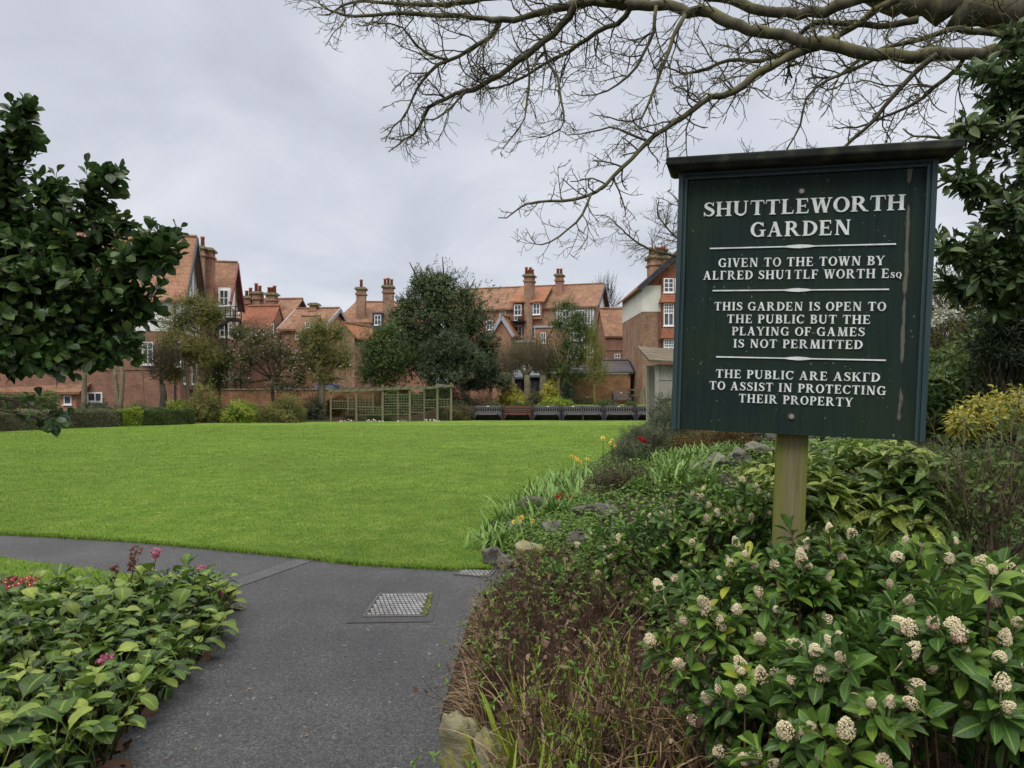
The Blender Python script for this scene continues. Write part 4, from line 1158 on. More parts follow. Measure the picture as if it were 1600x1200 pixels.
blades(b, p, rng.random(n) * 6.28, .22 + .18 * rng.random(n), .010 + .008 * rng.random(n), .05 + .3 * rng.random(n), .3 + .5 * rng.random(n), .3 + .6 * rng.random(n), 5)
b.build("blades", M['lf_lime'], t)
t = thing("strap_leaf_clump", "tangle of narrow grey green leaves at the far end of the brown thicket", "plant", (.3, 5.0, .1))
b = MB(); n = 380; p = scatter([(.05, 4.4), (.1, 5.5), (.7, 5.6), (.9, 4.3)], n); n = len(p)
blades(b, p, rng.random(n) * 6.28, .15 + .18 * rng.random(n), .007 + .006 * rng.random(n), .2 + .6 * rng.random(n), .7 + 1.0 * rng.random(n), rng.random(n) * .7, 5)
b.build("blades", M['lf_mid'], t)

# low green cover over the rockery soil
def cover(name, label, poly, n, L, matn, hgt=.05, clump=True):
    p = scatter(poly, n); n = len(p)
    if clump:
        k = (np.sin(p[:, 0] * 3.1 + 1) * np.sin(p[:, 1] * 2.3) + rng.normal(size=n) * .5) > -.45; p = p[k]; n = len(p)
    b = MB(); hh_ = np.abs(rng.normal(size=n)) * hgt
    leaves(b, p + np.c_[0 * hh_, 0 * hh_, hh_ + .01], rdir(n) * [1, 1, .35] + UP * .25, UP + rdir(n) * .5, L * (.6 + .8 * rng.random(n)), L * .6, L_MID, rng.random(n), .15)
    return tag(b.build(name, M[matn], loc=(0, 0, 0)), label, kind="stuff")
rk = [(-.05, 6.2), (-.2, 7.5), (.15, 9.8), (.9, 11.5), (1.4, 13.2), (2.9, 18.5), (7.5, 18), (6.5, 11), (4.2, 8), (3.2, 6), (.9, 6.0)]
cover("rockery_cover", "low bright green leaves carpeting the rockery soil between the stones", rk, 42000, .05, 'lf_cover', .07)
cover("rockery_cover", "fine fresh green cover beside the front boulders of the rockery", [(.0, 6.3), (-.2, 7.4), (.3, 8.6), (1.0, 8.2), (.8, 6.4)], 14000, .032, 'lf_cover', .05, False)
cover("under_cover", "dark leafy undergrowth beneath the spotted laurel and the twiggy shrub", [(.7, 3.3), (1.0, 6.2), (4.2, 6.2), (3.6, 2.6), (2.2, 2.6)], 16000, .06, 'lf_mid', .11, False)
cover("bed_litter", "brown leaf litter under the shrubs right of the path", [(-.25, 2.0), (-.2, 5.5), (.3, 6.1), (3.6, 6.0), (3.0, 2.0), (.6, 1.2)], 5000, .05, 'lf_dry', .015, False)

# ------------------------------------------------------------------ clumps of strap leaves, daffodils and tulips on the rockery
def strap(label, px, py, Y, n, L, W, spread=.12, matn='lf_strap', name="strap_leaf_clump", group="strap leaved clumps on the rockery"):
    a = at(px, py, Y); a[2] = float(gz(a[0], a[1]))
    t = thing(name, label, "plant", a, 0, group)
    p = a + np.c_[rng.normal(size=(n, 2)) * spread * [1, .8], np.zeros(n)]; p[:, 2] = gz(p[:, 0], p[:, 1])
    b = MB(); blades(b, p, rng.random(n) * 6.28, L * (.55 + .6 * rng.random(n)), W * (.7 + .5 * rng.random(n)), .05 + .45 * rng.random(n), .4 + 1.0 * rng.random(n), rng.random(n), 6)
    b.build("blades", M[matn], t); return t
strap("broad pale green strap leaves spilling over the lawn edge, nearest the corner stone", 775, 850, 6.9, 110, .30, .030, .13)
strap("strap leaves in the middle of the clumps along the lawn edge", 812, 815, 7.8, 130, .32, .032, .2)
strap("strap leaves behind the daffodils, farther up the lawn edge", 838, 795, 8.7, 140, .36, .036, .22)
strap("strap leaves farthest along the lawn edge, next to the dark rounded shrub", 880, 775, 9.6, 140, .38, .036, .25)
strap("upright green leaf clump beside the grey ledge stone", 862, 812, 7.6, 60, .32, .024, .07)
strap("pale strap leaf clump between the dark shrub and the farther skimmia bush", 1050, 790, 8.3, 130, .38, .034, .2)
strap("blue green strap leaf clump below the heather, left of the pale stones", 1045, 735, 11.2, 80, .32, .03, .16)
strap("wide clump of blue green narrow leaves right of centre on the rockery", 1100, 722, 11.4, 130, .32, .026, .28)
def bloom(name, label, px, py, Y, n, kind_, spread, h, sz, cat="flowers"):
    a = at(px, py, Y); a[2] = float(gz(a[0], a[1]))
    t = thing(name, label, cat, a)
    b = MB()
    p = a + np.c_[rng.normal(size=(14, 2)) * spread, np.zeros(14)]
    blades(b, p, rng.random(14) * 6.28, h * (.6 + .4 * rng.random(14)), .012, .05 + .2 * rng.random(14), .2 + .4 * rng.random(14), .2 + .5 * rng.random(14), 4)
    b.build("blades", M['lf_mid'], t)
    for i in range(n):
        f = MB(); c0 = a + np.r_[rng.normal(size=2) * spread, 0]; c = c0 + [0, 0, h * (.8 + .35 * rng.random())]
        f.tube([c0, (c0 + c) / 2 + rng.normal(size=3) * .01, c], .004, 4, .4, 1)
        ax = norm(np.array([rng.normal() * .5, -1, .3 + .4 * rng.random()])) if kind_ == 'd' else norm(UP + rdir(1)[0] * .25)
        u1 = norm(np.cross(ax, [.3, .2, 1.])); u2 = np.cross(ax, u1); th = np.arange(6) * np.pi / 3 + rng.random()
        ra = u1 * np.cos(th)[:, None] + u2 * np.sin(th)[:, None]
        if kind_ == 'd':
            leaves(f, np.tile(c, (6, 1)), ra + ax * .15, np.tile(ax, (6, 1)), sz * .5, sz * .32, L_MID, .5 + .5 * rng.random(6))
            q = np.array([c, c + ax * sz * .2, c + ax * sz * .4]); f.tube(q, [sz * .10, sz * .12, sz * .19], 8, .15)
        else:
            leaves(f, np.tile(c, (6, 1)) - ax * sz * .3, ra * .55 + ax, ra, sz, sz * .6, L_MID, rng.random(6), 0)
        f.build("flower", [M['yellow' if kind_ == 'd' else 'redf'], M['lf_mid']], t)
    return t
bloom("daffodil_clump", "yellow daffodils low down by the front rocks", 813, 832, 7.0, 5, 'd', .06, .20, .06)
bloom("daffodil_clump", "yellow daffodils above the dark rounded shrub, beside the lawn", 962, 745, 12.4, 6, 'd', .13, .48, .085)
bloom("daffodil_clump", "pale yellow daffodils left of the dark rounded shrub", 905, 770, 10.6, 5, 'd', .16, .38, .07)
bloom("tulip_clump", "small red tulips right of the low daffodils", 884, 803, 8.0, 5, 't', .08, .13, .06)
bloom("tulip_clump", "single red tulip on the dark rounded shrub's right", 1003, 755, 11.2, 2, 't', .05, .42, .09)

# ------------------------------------------------------------------ shrubs of the rockery and the right bank
def shrub(name, label, blobs, n, L, W, matn, cat="shrub", tmpl=None, nl=6, span=.08, tilt=(.5, 1.3), shell=.55, amp=.2, below=-.7, stems=26, stemmat='bark_dark', stemr=.008, group=None, upb=.5, tints=(0, 1), droop=.1, seed=5, base=None, twigs=0, part="foliage"):
    """a bush: shoots of small leaves over several uneven domes, stems from one foot"""
    c0 = np.asarray(blobs[0][0], float)
    if base is None: base = (c0[0], c0[1], float(gz(c0[0], c0[1])))
    t = thing(name, label, cat, base, 0, group)
    f = MB(); st = MB(); tips, axs = [], []
    tot = sum(r[0] * r[2] for c, r in blobs)
    for i, (c, r) in enumerate(blobs):
        P, D = blob(int(n * r[0] * r[2] / tot), c, r, seed + 7 * i, shell, amp, below)
        tips.append(P); axs.append(norm(D * .8 + UP * upb + rdir(len(P)) * .4))
    tips, axs = np.concatenate(tips), np.concatenate(axs)
    k = tips[:, 2] > gz(tips[:, 0], tips[:, 1]) + .01; tips, axs = tips[k], axs[k]
    tn = tints[0] + (tints[1] - tints[0]) * (.5 + .5 * np.sin(tips @ np.array([2.1, 1.7, 2.9]) * 1.6 / max(blobs[0][1][0], .4) + seed))
    for lo, hi in ((0, .33), (.33, .66), (.66, 1.01)):
        k = (tn >= lo) & (tn < hi)
        if k.any(): whorl(f, tips[k], axs[k], nl, L, W, tmpl or L_MID, tilt, span, (lo * .7, min(1, hi * .8 + .2)), droop)
    f.build(part, M[matn], t)
    root = np.asarray(base, float)
    sel = tips[rng.permutation(len(tips))[:stems]]
    foliage_stems(st, sel, root, stemr, 5)
    for _ in range(twigs):
        p = sel[rng.integers(len(sel))]; a0 = root * .35 + p * .65 + rng.normal(size=3) * .05
        q, _d = wander(a0, p - root + rdir(1)[0] * .4, np.linalg.norm(p - a0) * (1 + .5 * rng.random()), 5, .16, .05); st.tube(q, np.linspace(stemr * .5, stemr * .15, 6), 3, rng.random())
    st.build("stems", M[stemmat], t)
    return t
shrub("spotted_laurel", "spotted laurel behind the post, large yellow speckled leaves", [(at(1340, 775, 3.9), (.44, .4, .34)), (at(1250, 790, 3.8), (.25, .3, .26)), (at(1420, 790, 3.7), (.24, .3, .26))], 120, .15, .060, 'lf_aucuba', tmpl=L_AU, nl=7, span=.06, tilt=(.9, 1.5), stems=24, droop=.18, amp=.12, below=-.4, upb=1.1, stemmat='twig_green')
shrub("spotted_laurel", "spotted laurel sprays left of the post, yellowest leaves", [(at(1190, 745, 5.0), (.16, .2, .18)), (at(1215, 770, 4.9), (.16, .2, .16))], 24, .18, .06, 'lf_aucuba', tmpl=L_AU, nl=8, span=.10, tilt=(.7, 1.6), stems=10, droop=.35, below=-.5, tints=(.6, 1), stemmat='twig_green')
M['lf_heath'] = leafmat("brownish_leaf", (.045, .045, .020), (.095, .088, .036), (.165, .15, .062), .6, .25, .15)
shrub("dark_shrub", "dark rounded twiggy shrub standing against the lawn edge", [(at(972, 758, 8.6), (.46, .42, .33)), (at(938, 768, 8.4), (.3, .32, .24)), (at(1012, 768, 8.6), (.32, .32, .27))], 1900, .026, .012, 'lf_heath', nl=6, span=.06, stems=90, stemr=.007, twigs=500, amp=.15, stemmat='bark_dark')
shrub("rosemary_bush", "large grey green rosemary bush against the lawn, tallest on the rockery", [(at(1008, 692, 12.2), (.50, .5, .40)), (at(1045, 668, 12.5), (.42, .45, .45)), (at(982, 704, 12), (.28, .35, .26))], 2600, .04, .011, 'lf_greygreen', nl=8, span=.09, tilt=(.3, 1.0), stems=60, tints=(0, .9), amp=.25)
shrub("dark_shrub", "dark green shrub behind the rosemary, partly under the board's left corner", [(at(1040, 655, 21), (.6, .6, .9)), (at(1075, 660, 21), (.7, .6, .7))], 1400, .07, .03, 'lf_dark', nl=7, span=.12, stems=40, amp=.25)
shrub("heather_bush", "rust brown heather spreading under the board's lower edge", [(at(1100, 690, 12.3), (.55, .5, .34)), (at(1150, 684, 12), (.4, .4, .34)), (at(1062, 702, 12), (.36, .4, .26))], 2000, .05, .012, 'lf_heather', nl=7, span=.12, tilt=(.3, .9), stems=50, amp=.2)
shrub("low_shrub", "small dark leafy shrub right of the blue green narrow leaves", [(at(1130, 712, 11.8), (.32, .3, .24))], 500, .05, .02, 'lf_dark', nl=6, stems=20)
shrub("low_shrub", "pale grey low cushion plant beside the pale stones", [(at(1020, 745, 10.6), (.38, .35, .15))], 700, .03, .01, 'lf_greygreen', nl=7, span=.05, stems=10, tints=(.4, 1))
# the right bank, front to back
shrub("twiggy_shrub", "twiggy half bare shrub at the right edge with sparse green leaves", [(at(1540, 775, 3.5), (.42, .4, .42)), (at(1590, 720, 3.5), (.35, .35, .40))], 260, .045, .022, 'lf_mid', nl=5, span=.1, stems=60, stemr=.006, twigs=150, stemmat='twig_tan', tints=(.2, 1))
shrub("fine_leaved_shrub", "light green fine leaved shrub below the golden one at the right edge", [(at(1560, 765, 5.3), (.62, .5, .40)), (at(1480, 775, 5.2), (.4, .4, .36))], 2200, .035, .016, 'lf_mid', nl=7, span=.08, stems=40, tints=(.3, 1), amp=.16)
shrub("golden_shrub", "golden yellow leaved shrub right of the board's lower corner", [(at(1555, 650, 6.2), (.36, .3, .19)), (at(1508, 664, 6.1), (.22, .2, .15)), (at(1605, 640, 6.3), (.35, .3, .20))], 420, .085, .036, 'lf_gold', nl=7, span=.1, stems=40, tints=(.45, 1), droop=.3, below=-.5)
shrub("laurel_bush", "dark laurel bush behind the golden shrub, lighter leaves at its top", [(at(1500, 610, 7.8), (.6, .5, .55)), (at(1580, 560, 8.2), (.7, .6, .8)), (at(1450, 640, 7.6), (.4, .4, .5))], 1300, .10, .045, 'lf_mid', nl=7, span=.12, stems=50, tints=(0, .75), stemr=.012, amp=.25)
shrub("privet_hedge", "tall loose brownish green hedge at the back of the right bank", [(at(1560, 560, 12), (1.6, 1.0, 1.7)), (at(1480, 540, 12.5), (1.2, 1.0, 1.6)), (at(1680, 520, 12), (1.5, 1.0, 2.0)), (at(1400, 600, 13), (1.6, 1, 1.2))], 11000, .07, .03, 'lf_olive', cat="hedge", nl=6, span=.14, stems=120, stemr=.018, twigs=250, amp=.2, tints=(0, .7))
M['lf_white'] = leafmat("white_bract", (.10, .12, .05), (.40, .42, .33), (.66, .66, .58), .6, .2, .2)
shrub("white_flowering_shrub", "white flowering sprays beside the board's right edge, over the dark laurel", [(at(1484, 490, 10.4), (.26, .25, .17)), (at(1458, 503, 10.4), (.18, .2, .12))], 75, .06, .035, 'lf_white', nl=6, span=.1, stems=30, below=-.5)
shrub("pine_shrub", "dark feathery conifer at the far right between the hedge and the golden shrub", [(at(1570, 540, 7.0), (.35, .3, .45)), (at(1610, 500, 7.0), (.35, .3, .5))], 420, .13, .018, 'lf_dark', nl=9, span=.1, stems=40, tilt=(.5, 1.3), tints=(0, .6), stemr=.012)

def spline(pts, n):
    p = np.asarray(pts, float); d = np.r_[0, np.cumsum(np.linalg.norm(np.diff(p[:, :3], axis=0), axis=1))]; t = np.linspace(0, d[-1], n)
    k = len(p); m_ = np.gradient(p, d, axis=0); i = np.clip(np.searchsorted(d, t, side='right') - 1, 0, k - 2)
    h = (d[i + 1] - d[i])[:, None]; s_ = ((t - d[i]) / (d[i + 1] - d[i]))[:, None]
    return (2*s_**3-3*s_**2+1)*p[i] + (s_**3-2*s_**2+s_)*h*m_[i] + (-2*s_**3+3*s_**2)*p[i+1] + (s_**3-s_**2)*h*m_[i+1]
# ------------------------------------------------------------------ near trees
def spray(f, w, path, Y, n, L, W, tmpl, r0=.012, seedtw=4, spread=.16):
    """a leafy shoot along photo points at depth Y, with side twigs"""
    q = np.array([at(px, py, Y + dy) for px, py, dy in path])
    d_ = np.r_[0, np.cumsum(np.linalg.norm(np.diff(q, axis=0), axis=1))]
    tt = np.linspace(0, d_[-1], 12); p = np.stack([np.interp(tt, d_, q[:, k]) for k in range(3)], -1) + rng.normal(size=(12, 3)) * .008
    w.tube(p, np.linspace(r0, .0025, 12), 6, .5)
    tips, axs = [p[-1]], [norm(p[-1] - p[-2])]
    for k in range(3, 12):
        for _ in range(seedtw):
            dd = norm(norm(p[k] - p[k - 1]) * .7 + rdir(1)[0])
            q2, d2 = wander(p[k], dd, spread * (.5 + rng.random()) * (1.25 - k / 14), 4, .12, .12); w.tube(q2, np.linspace(.003, .0014, 5), 4, .5)
            tips += [q2[-1], q2[2]]; axs += [d2, norm(d2 + rdir(1)[0] * .7)]
    tips, axs = np.array(tips), np.array(axs)
    for lo, hi in ((.0, .5), (.3, .8), (.5, 1)):
        k = rng.random(len(tips)) < .42
        if k.any(): whorl(f, tips[k], axs[k], n, L, W, tmpl, (.4, 1.35), .10, (lo, hi), .08)
lt = thing("evergreen_tree", "dark glossy evergreen tree with oval leaves leaning in from the left edge", "tree", (-3.35, 3.2, 0))
f = MB(); w = MB()
q, _d = wander((-3.35, 3.2, -.02), (.05, 0, 1), 2.5, 12, .06); w.tube(q, np.linspace(.085, .022, 13), 10, .5)
def leave(trunk_, tgt, drop):
    k = int(np.clip(np.searchsorted(trunk_[:, 2], tgt[2] - drop * (.6 + .8 * rng.random())), 3, len(trunk_) - 2)); return trunk_[k]
trunk_l = q
for path in ([(-60, 460, .1), (0, 330, .05), (30, 185, 0)], [(-80, 420, 0), (-30, 320, 0), (-15, 225, 0)], [(0, 470, 0), (105, 370, 0), (168, 272, 0)], [(20, 520, 0), (165, 440, -.05), (262, 384, -.1)],
             [(0, 540, .1), (140, 500, .05), (228, 478, 0)], [(0, 470, .2), (120, 410, .2), (190, 350, .2)], [(-20, 430, .1), (50, 360, .1), (88, 300, .1)], [(-30, 560, 0), (100, 545, 0), (188, 540, 0)],
             [(-100, 560, .3), (30, 540, .3), (130, 500, .3)], [(-100, 420, .3), (0, 420, .3), (110, 380, .3)], [(-60, 560, -.1), (0, 550, -.1), (76, 552, -.1)],
             [(-40, 530, 0), (80, 540, 0), (165, 545, 0)], [(-30, 520, .2), (70, 470, .2), (175, 430, .2)], [(-60, 550, .2), (30, 545, .2), (105, 535, .2)], [(-80, 500, -.1), (0, 470, -.1), (70, 430, -.1)], [(-80, 540, -.1), (0, 520, -.1), (90, 480, -.1)], [(-90, 380, .1), (-20, 380, .1), (50, 360, .1)]):
    a0 = at(*path[0][:2], 3.05 + path[0][2])
    fork = leave(trunk_l, a0, .35); m_ = fork * .45 + a0 * .55 + rng.normal(size=3) * .05 - [0, 0, .05]
    w.tube(spline(np.array([fork, m_, a0]), 9), np.linspace(.028, .013, 9), 7, .5)
    spray(f, w, path, 3.05, 6, .070, .045, L_OB, .013, 4, .17)
P, D = blob(120, at(10, 450, 3.2), (.46, .45, .28), 21, .2, .2, -.95)
whorl(f, P, norm(D + rdir(len(P)) * .8 + UP * .3), 6, .08, .050, L_OB, (.4, 1.35), .14, (0, .6), .1)
P, D = blob(230, at(-190, 440, 3.3), (.55, .6, .55), 22, .3, .2, -.95)
k = P[:, 2] > EYE + (HZ - 555) / F * P[:, 1]; P, D = P[k], D[k]
whorl(f, P, norm(D + rdir(len(P)) * .6 + UP * .3), 7, .08, .051, L_OB, (.4, 1.35), .13, (0, .6), .1)
for p in P[::3]: fork = leave(trunk_l, p, .3); w.tube([fork, (p + fork) / 2 + [0, 0, .04] + rng.normal(size=3) * .03, p], [.012, .007, .003], 4, .5)
f.build("foliage", M['lf_holly'], lt); w.build("trunk", M['bark_dark'], lt)
for path in ([(-90, 590, 0), (0, 640, -.1), (70, 655, -.15), (98, 640, -.2)], [(-80, 600, 0), (0, 622, 0), (40, 628, -.05), (75, 648, -.1)]):
    f = MB(); w = MB(); q = np.array([at(px, py, 3.0 + dy) for px, py, dy in path]); w.tube(q, [.008, .006, .004, .002], 5, .4)
    for k in (2, 3):
        tips = q[[k, k, k]] + rdir(3) * .035; whorl(f, tips, norm(rdir(3) + [0.6, 0, .2]), 3, .062, .042, L_OB, (.4, 1.3), .06, (0, .5), .2)
    f.build("low_sprig", M['lf_holly'], lt); w.build("low_twigs", M['bark_dark'], lt)

rt = thing("evergreen_tree", "evergreen tree with long dark leaves hanging in from the right edge", "tree", (4.6, 5.0, float(gz(4.6, 5.0))))
f = MB(); w = MB(); base = np.array([4.6, 5.0, float(gz(4.6, 5.0)) - .02])
q, _d = wander(base, (-.02, 0, 1), 4.2, 16, .05); w.tube(q, np.linspace(.13, .02, 17), 10, .5); trunk_r_ = q
for path in ([(1700, 330, .2), (1600, 240, .1), (1510, 200, 0)], [(1700, 420, 0), (1590, 390, 0), (1478, 392, 0)], [(1700, 300, 0), (1620, 170, 0), (1545, 110, 0)], [(1700, 380, .1), (1590, 300, 0), (1490, 285, 0)],
             [(1700, 450, 0), (1600, 440, 0), (1530, 430, 0)], [(1700, 240, .2), (1650, 140, .2), (1590, 60, .2)], [(1720, 350, 0), (1620, 340, 0), (1545, 345, 0)], [(1700, 470, 0), (1590, 470, .1), (1490, 450, .2)], [(1700, 250, 0), (1610, 200, .1), (1560, 160, .1)], [(1730, 420, .3), (1640, 400, .3), (1570, 390, .3)]):
    a0 = at(*path[0][:2], 4.4 + path[0][2]); fork = leave(trunk_r_, a0, .5); m_ = fork * .45 + a0 * .55 + rng.normal(size=3) * .06
    w.tube(spline(np.array([fork, m_, a0]), 9), np.linspace(.038, .016, 9), 7, .5)
    spray(f, w, path, 4.4, 6, .105, .044, L_LA, .015, 3, .26)
P, D = blob(260, at(1800, 270, 5.0), (1.0, .7, 1.25), 31, .4, .2, -.95)
for p in P[::5]: fork = leave(trunk_r_, p, .4); w.tube([fork, (p + fork) / 2 + rng.normal(size=3) * .05, p], [.02, .012, .004], 4, .5)
whorl(f, P, norm(D + rdir(len(P)) * .5), 7, .105, .042, L_LA, (.4, 1.35), .12, (0, .6), .15)
f.build("foliage", M['lf_laurel'], rt); w.build("trunk", M['bark_dark'], rt)

# ------------------------------------------------------------------ the bare tree whose limbs reach over from the right
bt = thing("bare_tree", "big leafless tree spreading mossy grey limbs over the board from the right", "tree", (6.9, 6.0, float(gz(6.9, 6.0))))
LB = MB(); TW = MB()
troot = np.array([6.9, 6.0, float(gz(6.9, 6.0)) - .05]); tk = np.array([troot, troot + [-.05, 0, 1.0], troot + [-.15, -.02, 2.2], troot + [-.35, -.1, 3.3], troot + [-.5, -.1, 4.6], troot + [-.4, .1, 6.6]])
LB.tube(tk, [.42, .34, .30, .27, .22, .12], 16, .5)
def twig(p, d, L, r, lvl):
    n = max(4, int(L / .055)); pts = [np.asarray(p, float)]; dirs = []
    bendd = rdir(1)[0] * .35
    for k in range(n):
        d = norm(d + rng.normal(size=3) * .24 + bendd * .25 + UP * .035); pts.append(pts[-1] + d * L / n); dirs.append(d)
    TW.tube(pts, np.linspace(r, max(r * .5, .0019), n + 1), 5 if r > .006 else 3, .5)
    if lvl > 0:
        for k in range(1, n):
            if rng.random() < (.88 if lvl > 1 else .66):
                nd = norm(dirs[k] * .75 + perp(dirs[k][None])[0] * (.75 + .3 * rng.random()))
                twig(pts[k], nd, L * (.30 + .42 * rng.random()) * (1.1 - .5 * k / n), r * .6, lvl - 1)
def limb(px, r_px, Y0, Y1, tw=1.0, twl=.5, start=None, lvl=2, skip=0.0, ends=True):
    k = len(px); Ys = np.linspace(Y0, Y1, k)
    q = np.array([at(x, y, Y) for (x, y), Y in zip(px, Ys)])
    rr = np.linspace(r_px[0], r_px[1], k) * Ys / F
    if start is not None: q = np.concatenate([[start], q]); rr = np.r_[rr[0] * 1.3, rr]
    L = np.linalg.norm(np.diff(q, axis=0), axis=1).sum(); n = max(8, int(L / .09))
    S4 = spline(np.c_[q, rr], n); p = S4[:, :3]; rad = np.maximum(S4[:, 3], .002)
    p = p + rng.normal(size=p.shape) * (rad * .22)[:, None]; rad = rad * (1 + rng.normal(size=n) * .06)
    LB.tube(p, rad, 12 if r_px[0] > 8 else 7, .5)
    d = norm(np.gradient(p, axis=0)); acc = 0
    for i in range(int(n * skip) + 1, n):
        acc += tw * L / n / .050
        while acc > rng.random() + .3:
            acc -= 1
            nd = norm(d[i] * .8 + perp(d[i][None])[0] * (.8 + .4 * rng.random()) + UP * .05)
            twig(p[i], nd, twl * (.5 + 1.0 * rng.random()) * (1.0 - .3 * i / n), max(.0034, min(.0075, rad[i] * .5)), lvl)
    if ends: twig(p[-1], d[-1], twl * .7, rad[-1], lvl)
    return p
c6 = lambda L_: [(500 + x / 2.667, y / 2.667) for x, y in L_]
c7 = lambda L_: [(1100 + x / 2.858, y / 2.858) for x, y in L_]
fork1 = tk[3]
limb([(1700, 40), (1600, 21), (1500, 12), (1430, 4), (1370, -12), (1300, -60), (1200, -130)], (29, 14), 5.6, 6.4, .12, .5, fork1, 2, .25)
limb(c7([(1700, 190), (1429, 210), (1200, 238), (900, 240), (700, 230), (560, 203), (450, 190), (380, 168), (250, 135), (130, 108), (60, 80), (0, 45)]) + [(1080, 20), (1050, 10), (1017, 6), (980, 10)], (10, 8), 5.2, 6.0, .35, .5, fork1, 2, .3)
limb(c6([(1280, 24), (1160, 5), (1050, 25), (1035, 70), (1000, 115), (930, 172), (865, 228), (800, 275), (720, 330), (630, 380), (590, 385), (500, 420), (450, 450), (425, 510), (390, 560)]), (7, 2), 6.0, 6.6, .9, .42, None, 2, .1)
limb(c6([(1380, -10), (1310, 20), (1258, 82), (1180, 120), (1100, 165), (1040, 212), (960, 250), (870, 310), (790, 350), (720, 370)]), (5, 1.6), 6.2, 7.0, .8, .45, None, 2, .1)
limb(c6([(1300, -20), (1150, 2), (1050, 18), (950, 46), (850, 70), (750, 85), (680, 75), (600, 65), (480, 60), (380, 55), (250, 60), (130, 66), (60, 50), (10, 25)]), (7, 1.5), 6.0, 6.6, .7, .42, None, 2, .12)
limb(c6([(760, -20), (630, 2), (540, 15), (450, 20), (300, 12), (200, 6), (110, 15), (70, 40)]), (5, 1.5), 6.4, 7.0, .8, .42, None, 2, .05)
limb(c6([(750, 85), (720, 140), (650, 190), (570, 238), (500, 265), (450, 310), (400, 380), (370, 450), (340, 500)]), (4, 1.4), 6.3, 6.3, .95, .42)
limb(c6([(540, 250), (440, 220), (385, 168), (340, 112), (250, 95)]), (2.4, 1.2), 6.3, 6.0, .9, .35)
limb(c6([(610, 380), (560, 430), (520, 470), (470, 500)]), (2, 1.2), 6.4, 6.2, .9, .3, None, 1)
limb(c6([(930, 170), (950, 260), (985, 310), (1000, 400), (1015, 480), (1010, 530), (960, 560)]), (2.5, 1.2), 6.3, 6.0, .9, .32)
limb(c6([(860, 232), (872, 330), (860, 430), (850, 500), (800, 570)]), (2.3, 1.1), 6.4, 6.2, .9, .34)
limb(c7([(600, 160), (480, 222), (400, 242), (300, 300), (220, 345), (165, 392), (100, 420), (0, 447)]) + c6([(1530, 480), (1450, 530), (1370, 590), (1300, 660), (1230, 730), (1150, 800), (1080, 825), (1000, 840), (920, 840), (860, 850)]), (7, 1.6), 5.6, 5.2, .8, .36, None, 2, .08)
limb(c6([(1130, 810), (1085, 905), (1030, 960), (960, 1010), (920, 1020)]), (2, 1.1), 5.25, 5.1, .9, .26)
limb(c6([(1370, 590), (1290, 560), (1220, 530), (1150, 545), (1080, 560)]), (2.2, 1.1), 5.4, 5.3, .9, .26)
limb(c6([(1400, 25), (1385, 140), (1340, 240), (1290, 310), (1220, 365), (1150, 395)]), (3.2, 1.2), 5.9, 6.0, .8, .35)
limb(c6([(1520, 60), (1470, 160), (1440, 250), (1400, 350), (1370, 430), (1330, 500), (1240, 500)]), (3.6, 1.2), 5.7, 5.6, .8, .34)
limb(c7([(1050, 240), (1000, 270), (900, 370), (820, 460), (750, 550), (690, 600), (630, 650), (580, 720)]), (5, 2), 5.2, 5.6, .6, .38)
limb(c7([(1170, 240), (1130, 310), (1050, 370), (960, 450), (860, 500), (750, 545), (680, 570)]), (4, 1.5), 5.3, 5.9, .7, .38)
limb(c7([(820, -30), (650, 8), (550, 32), (420, 65), (300, 50), (180, 20), (100, -5), (-20, -30)]), (9, 7), 5.8, 6.2, .3, .45, None, 2, .2)
limb(c7([(950, 90), (900, 100), (780, 115), (600, 100), (480, 112), (440, 140), (380, 220)]), (6, 3), 5.9, 6.3, .5, .4)
limb(c7([(1500, 120), (1429, 150), (1270, 152), (1100, 132), (1000, 170), (850, 200), (700, 262), (600, 340)]), (6, 2.5), 5.6, 6.0, .6, .4)
limb(c7([(860, -10), (780, 38), (690, 110), (560, 170), (400, 222), (250, 270), (100, 270), (0, 312), (-80, 330)]), (6, 2), 5.9, 6.4, .7, .4)
limb(c7([(780, 255), (640, 322), (500, 390), (450, 450), (430, 560), (370, 665)]), (3, 1.2), 5.5, 5.6, .8, .34)
limb(c7([(1429, 330), (1300, 300), (1180, 330), (1080, 300)]), (2.5, 1.2), 5.0, 5.2, .9, .3)
limb(c7([(1429, 590), (1300, 560), (1150, 620), (1000, 610)]), (5, 2), 4.9, 5.2, .5, .28)
LB.build("trunk", M['bark_lime'], bt); TW.build("twigs", M['twig_bare'] if 'twig_bare' in M else M['bark_lime'], bt)
sb = thing("bare_tree", "smaller bare tree mostly hidden behind the board, twigs showing at its left", "tree", (3.9, 12.5, float(gz(3.9, 12.5))))
LB = MB(); TW = MB(); r0 = np.array([3.9, 12.5, float(gz(3.9, 12.5)) - .05])
LB.tube([r0, r0 + [.05, 0, 1.5], r0 + [-.1, 0, 3.0], r0 + [0, .1, 4.2]], [.10, .085, .065, .015], 9, .5)
limb([(1075, 400), (1052, 398), (1020, 391), (990, 375), (965, 352)], (3, 1), 12.3, 12.0, 1.0, .55, r0 + [-.1, 0, 3.0], 2, .35)
limb([(1070, 380), (1050, 365), (1030, 340)], (2, 1), 12.3, 12.2, 1.0, .5, r0 + [-.1, 0, 3.1], 2, .4)
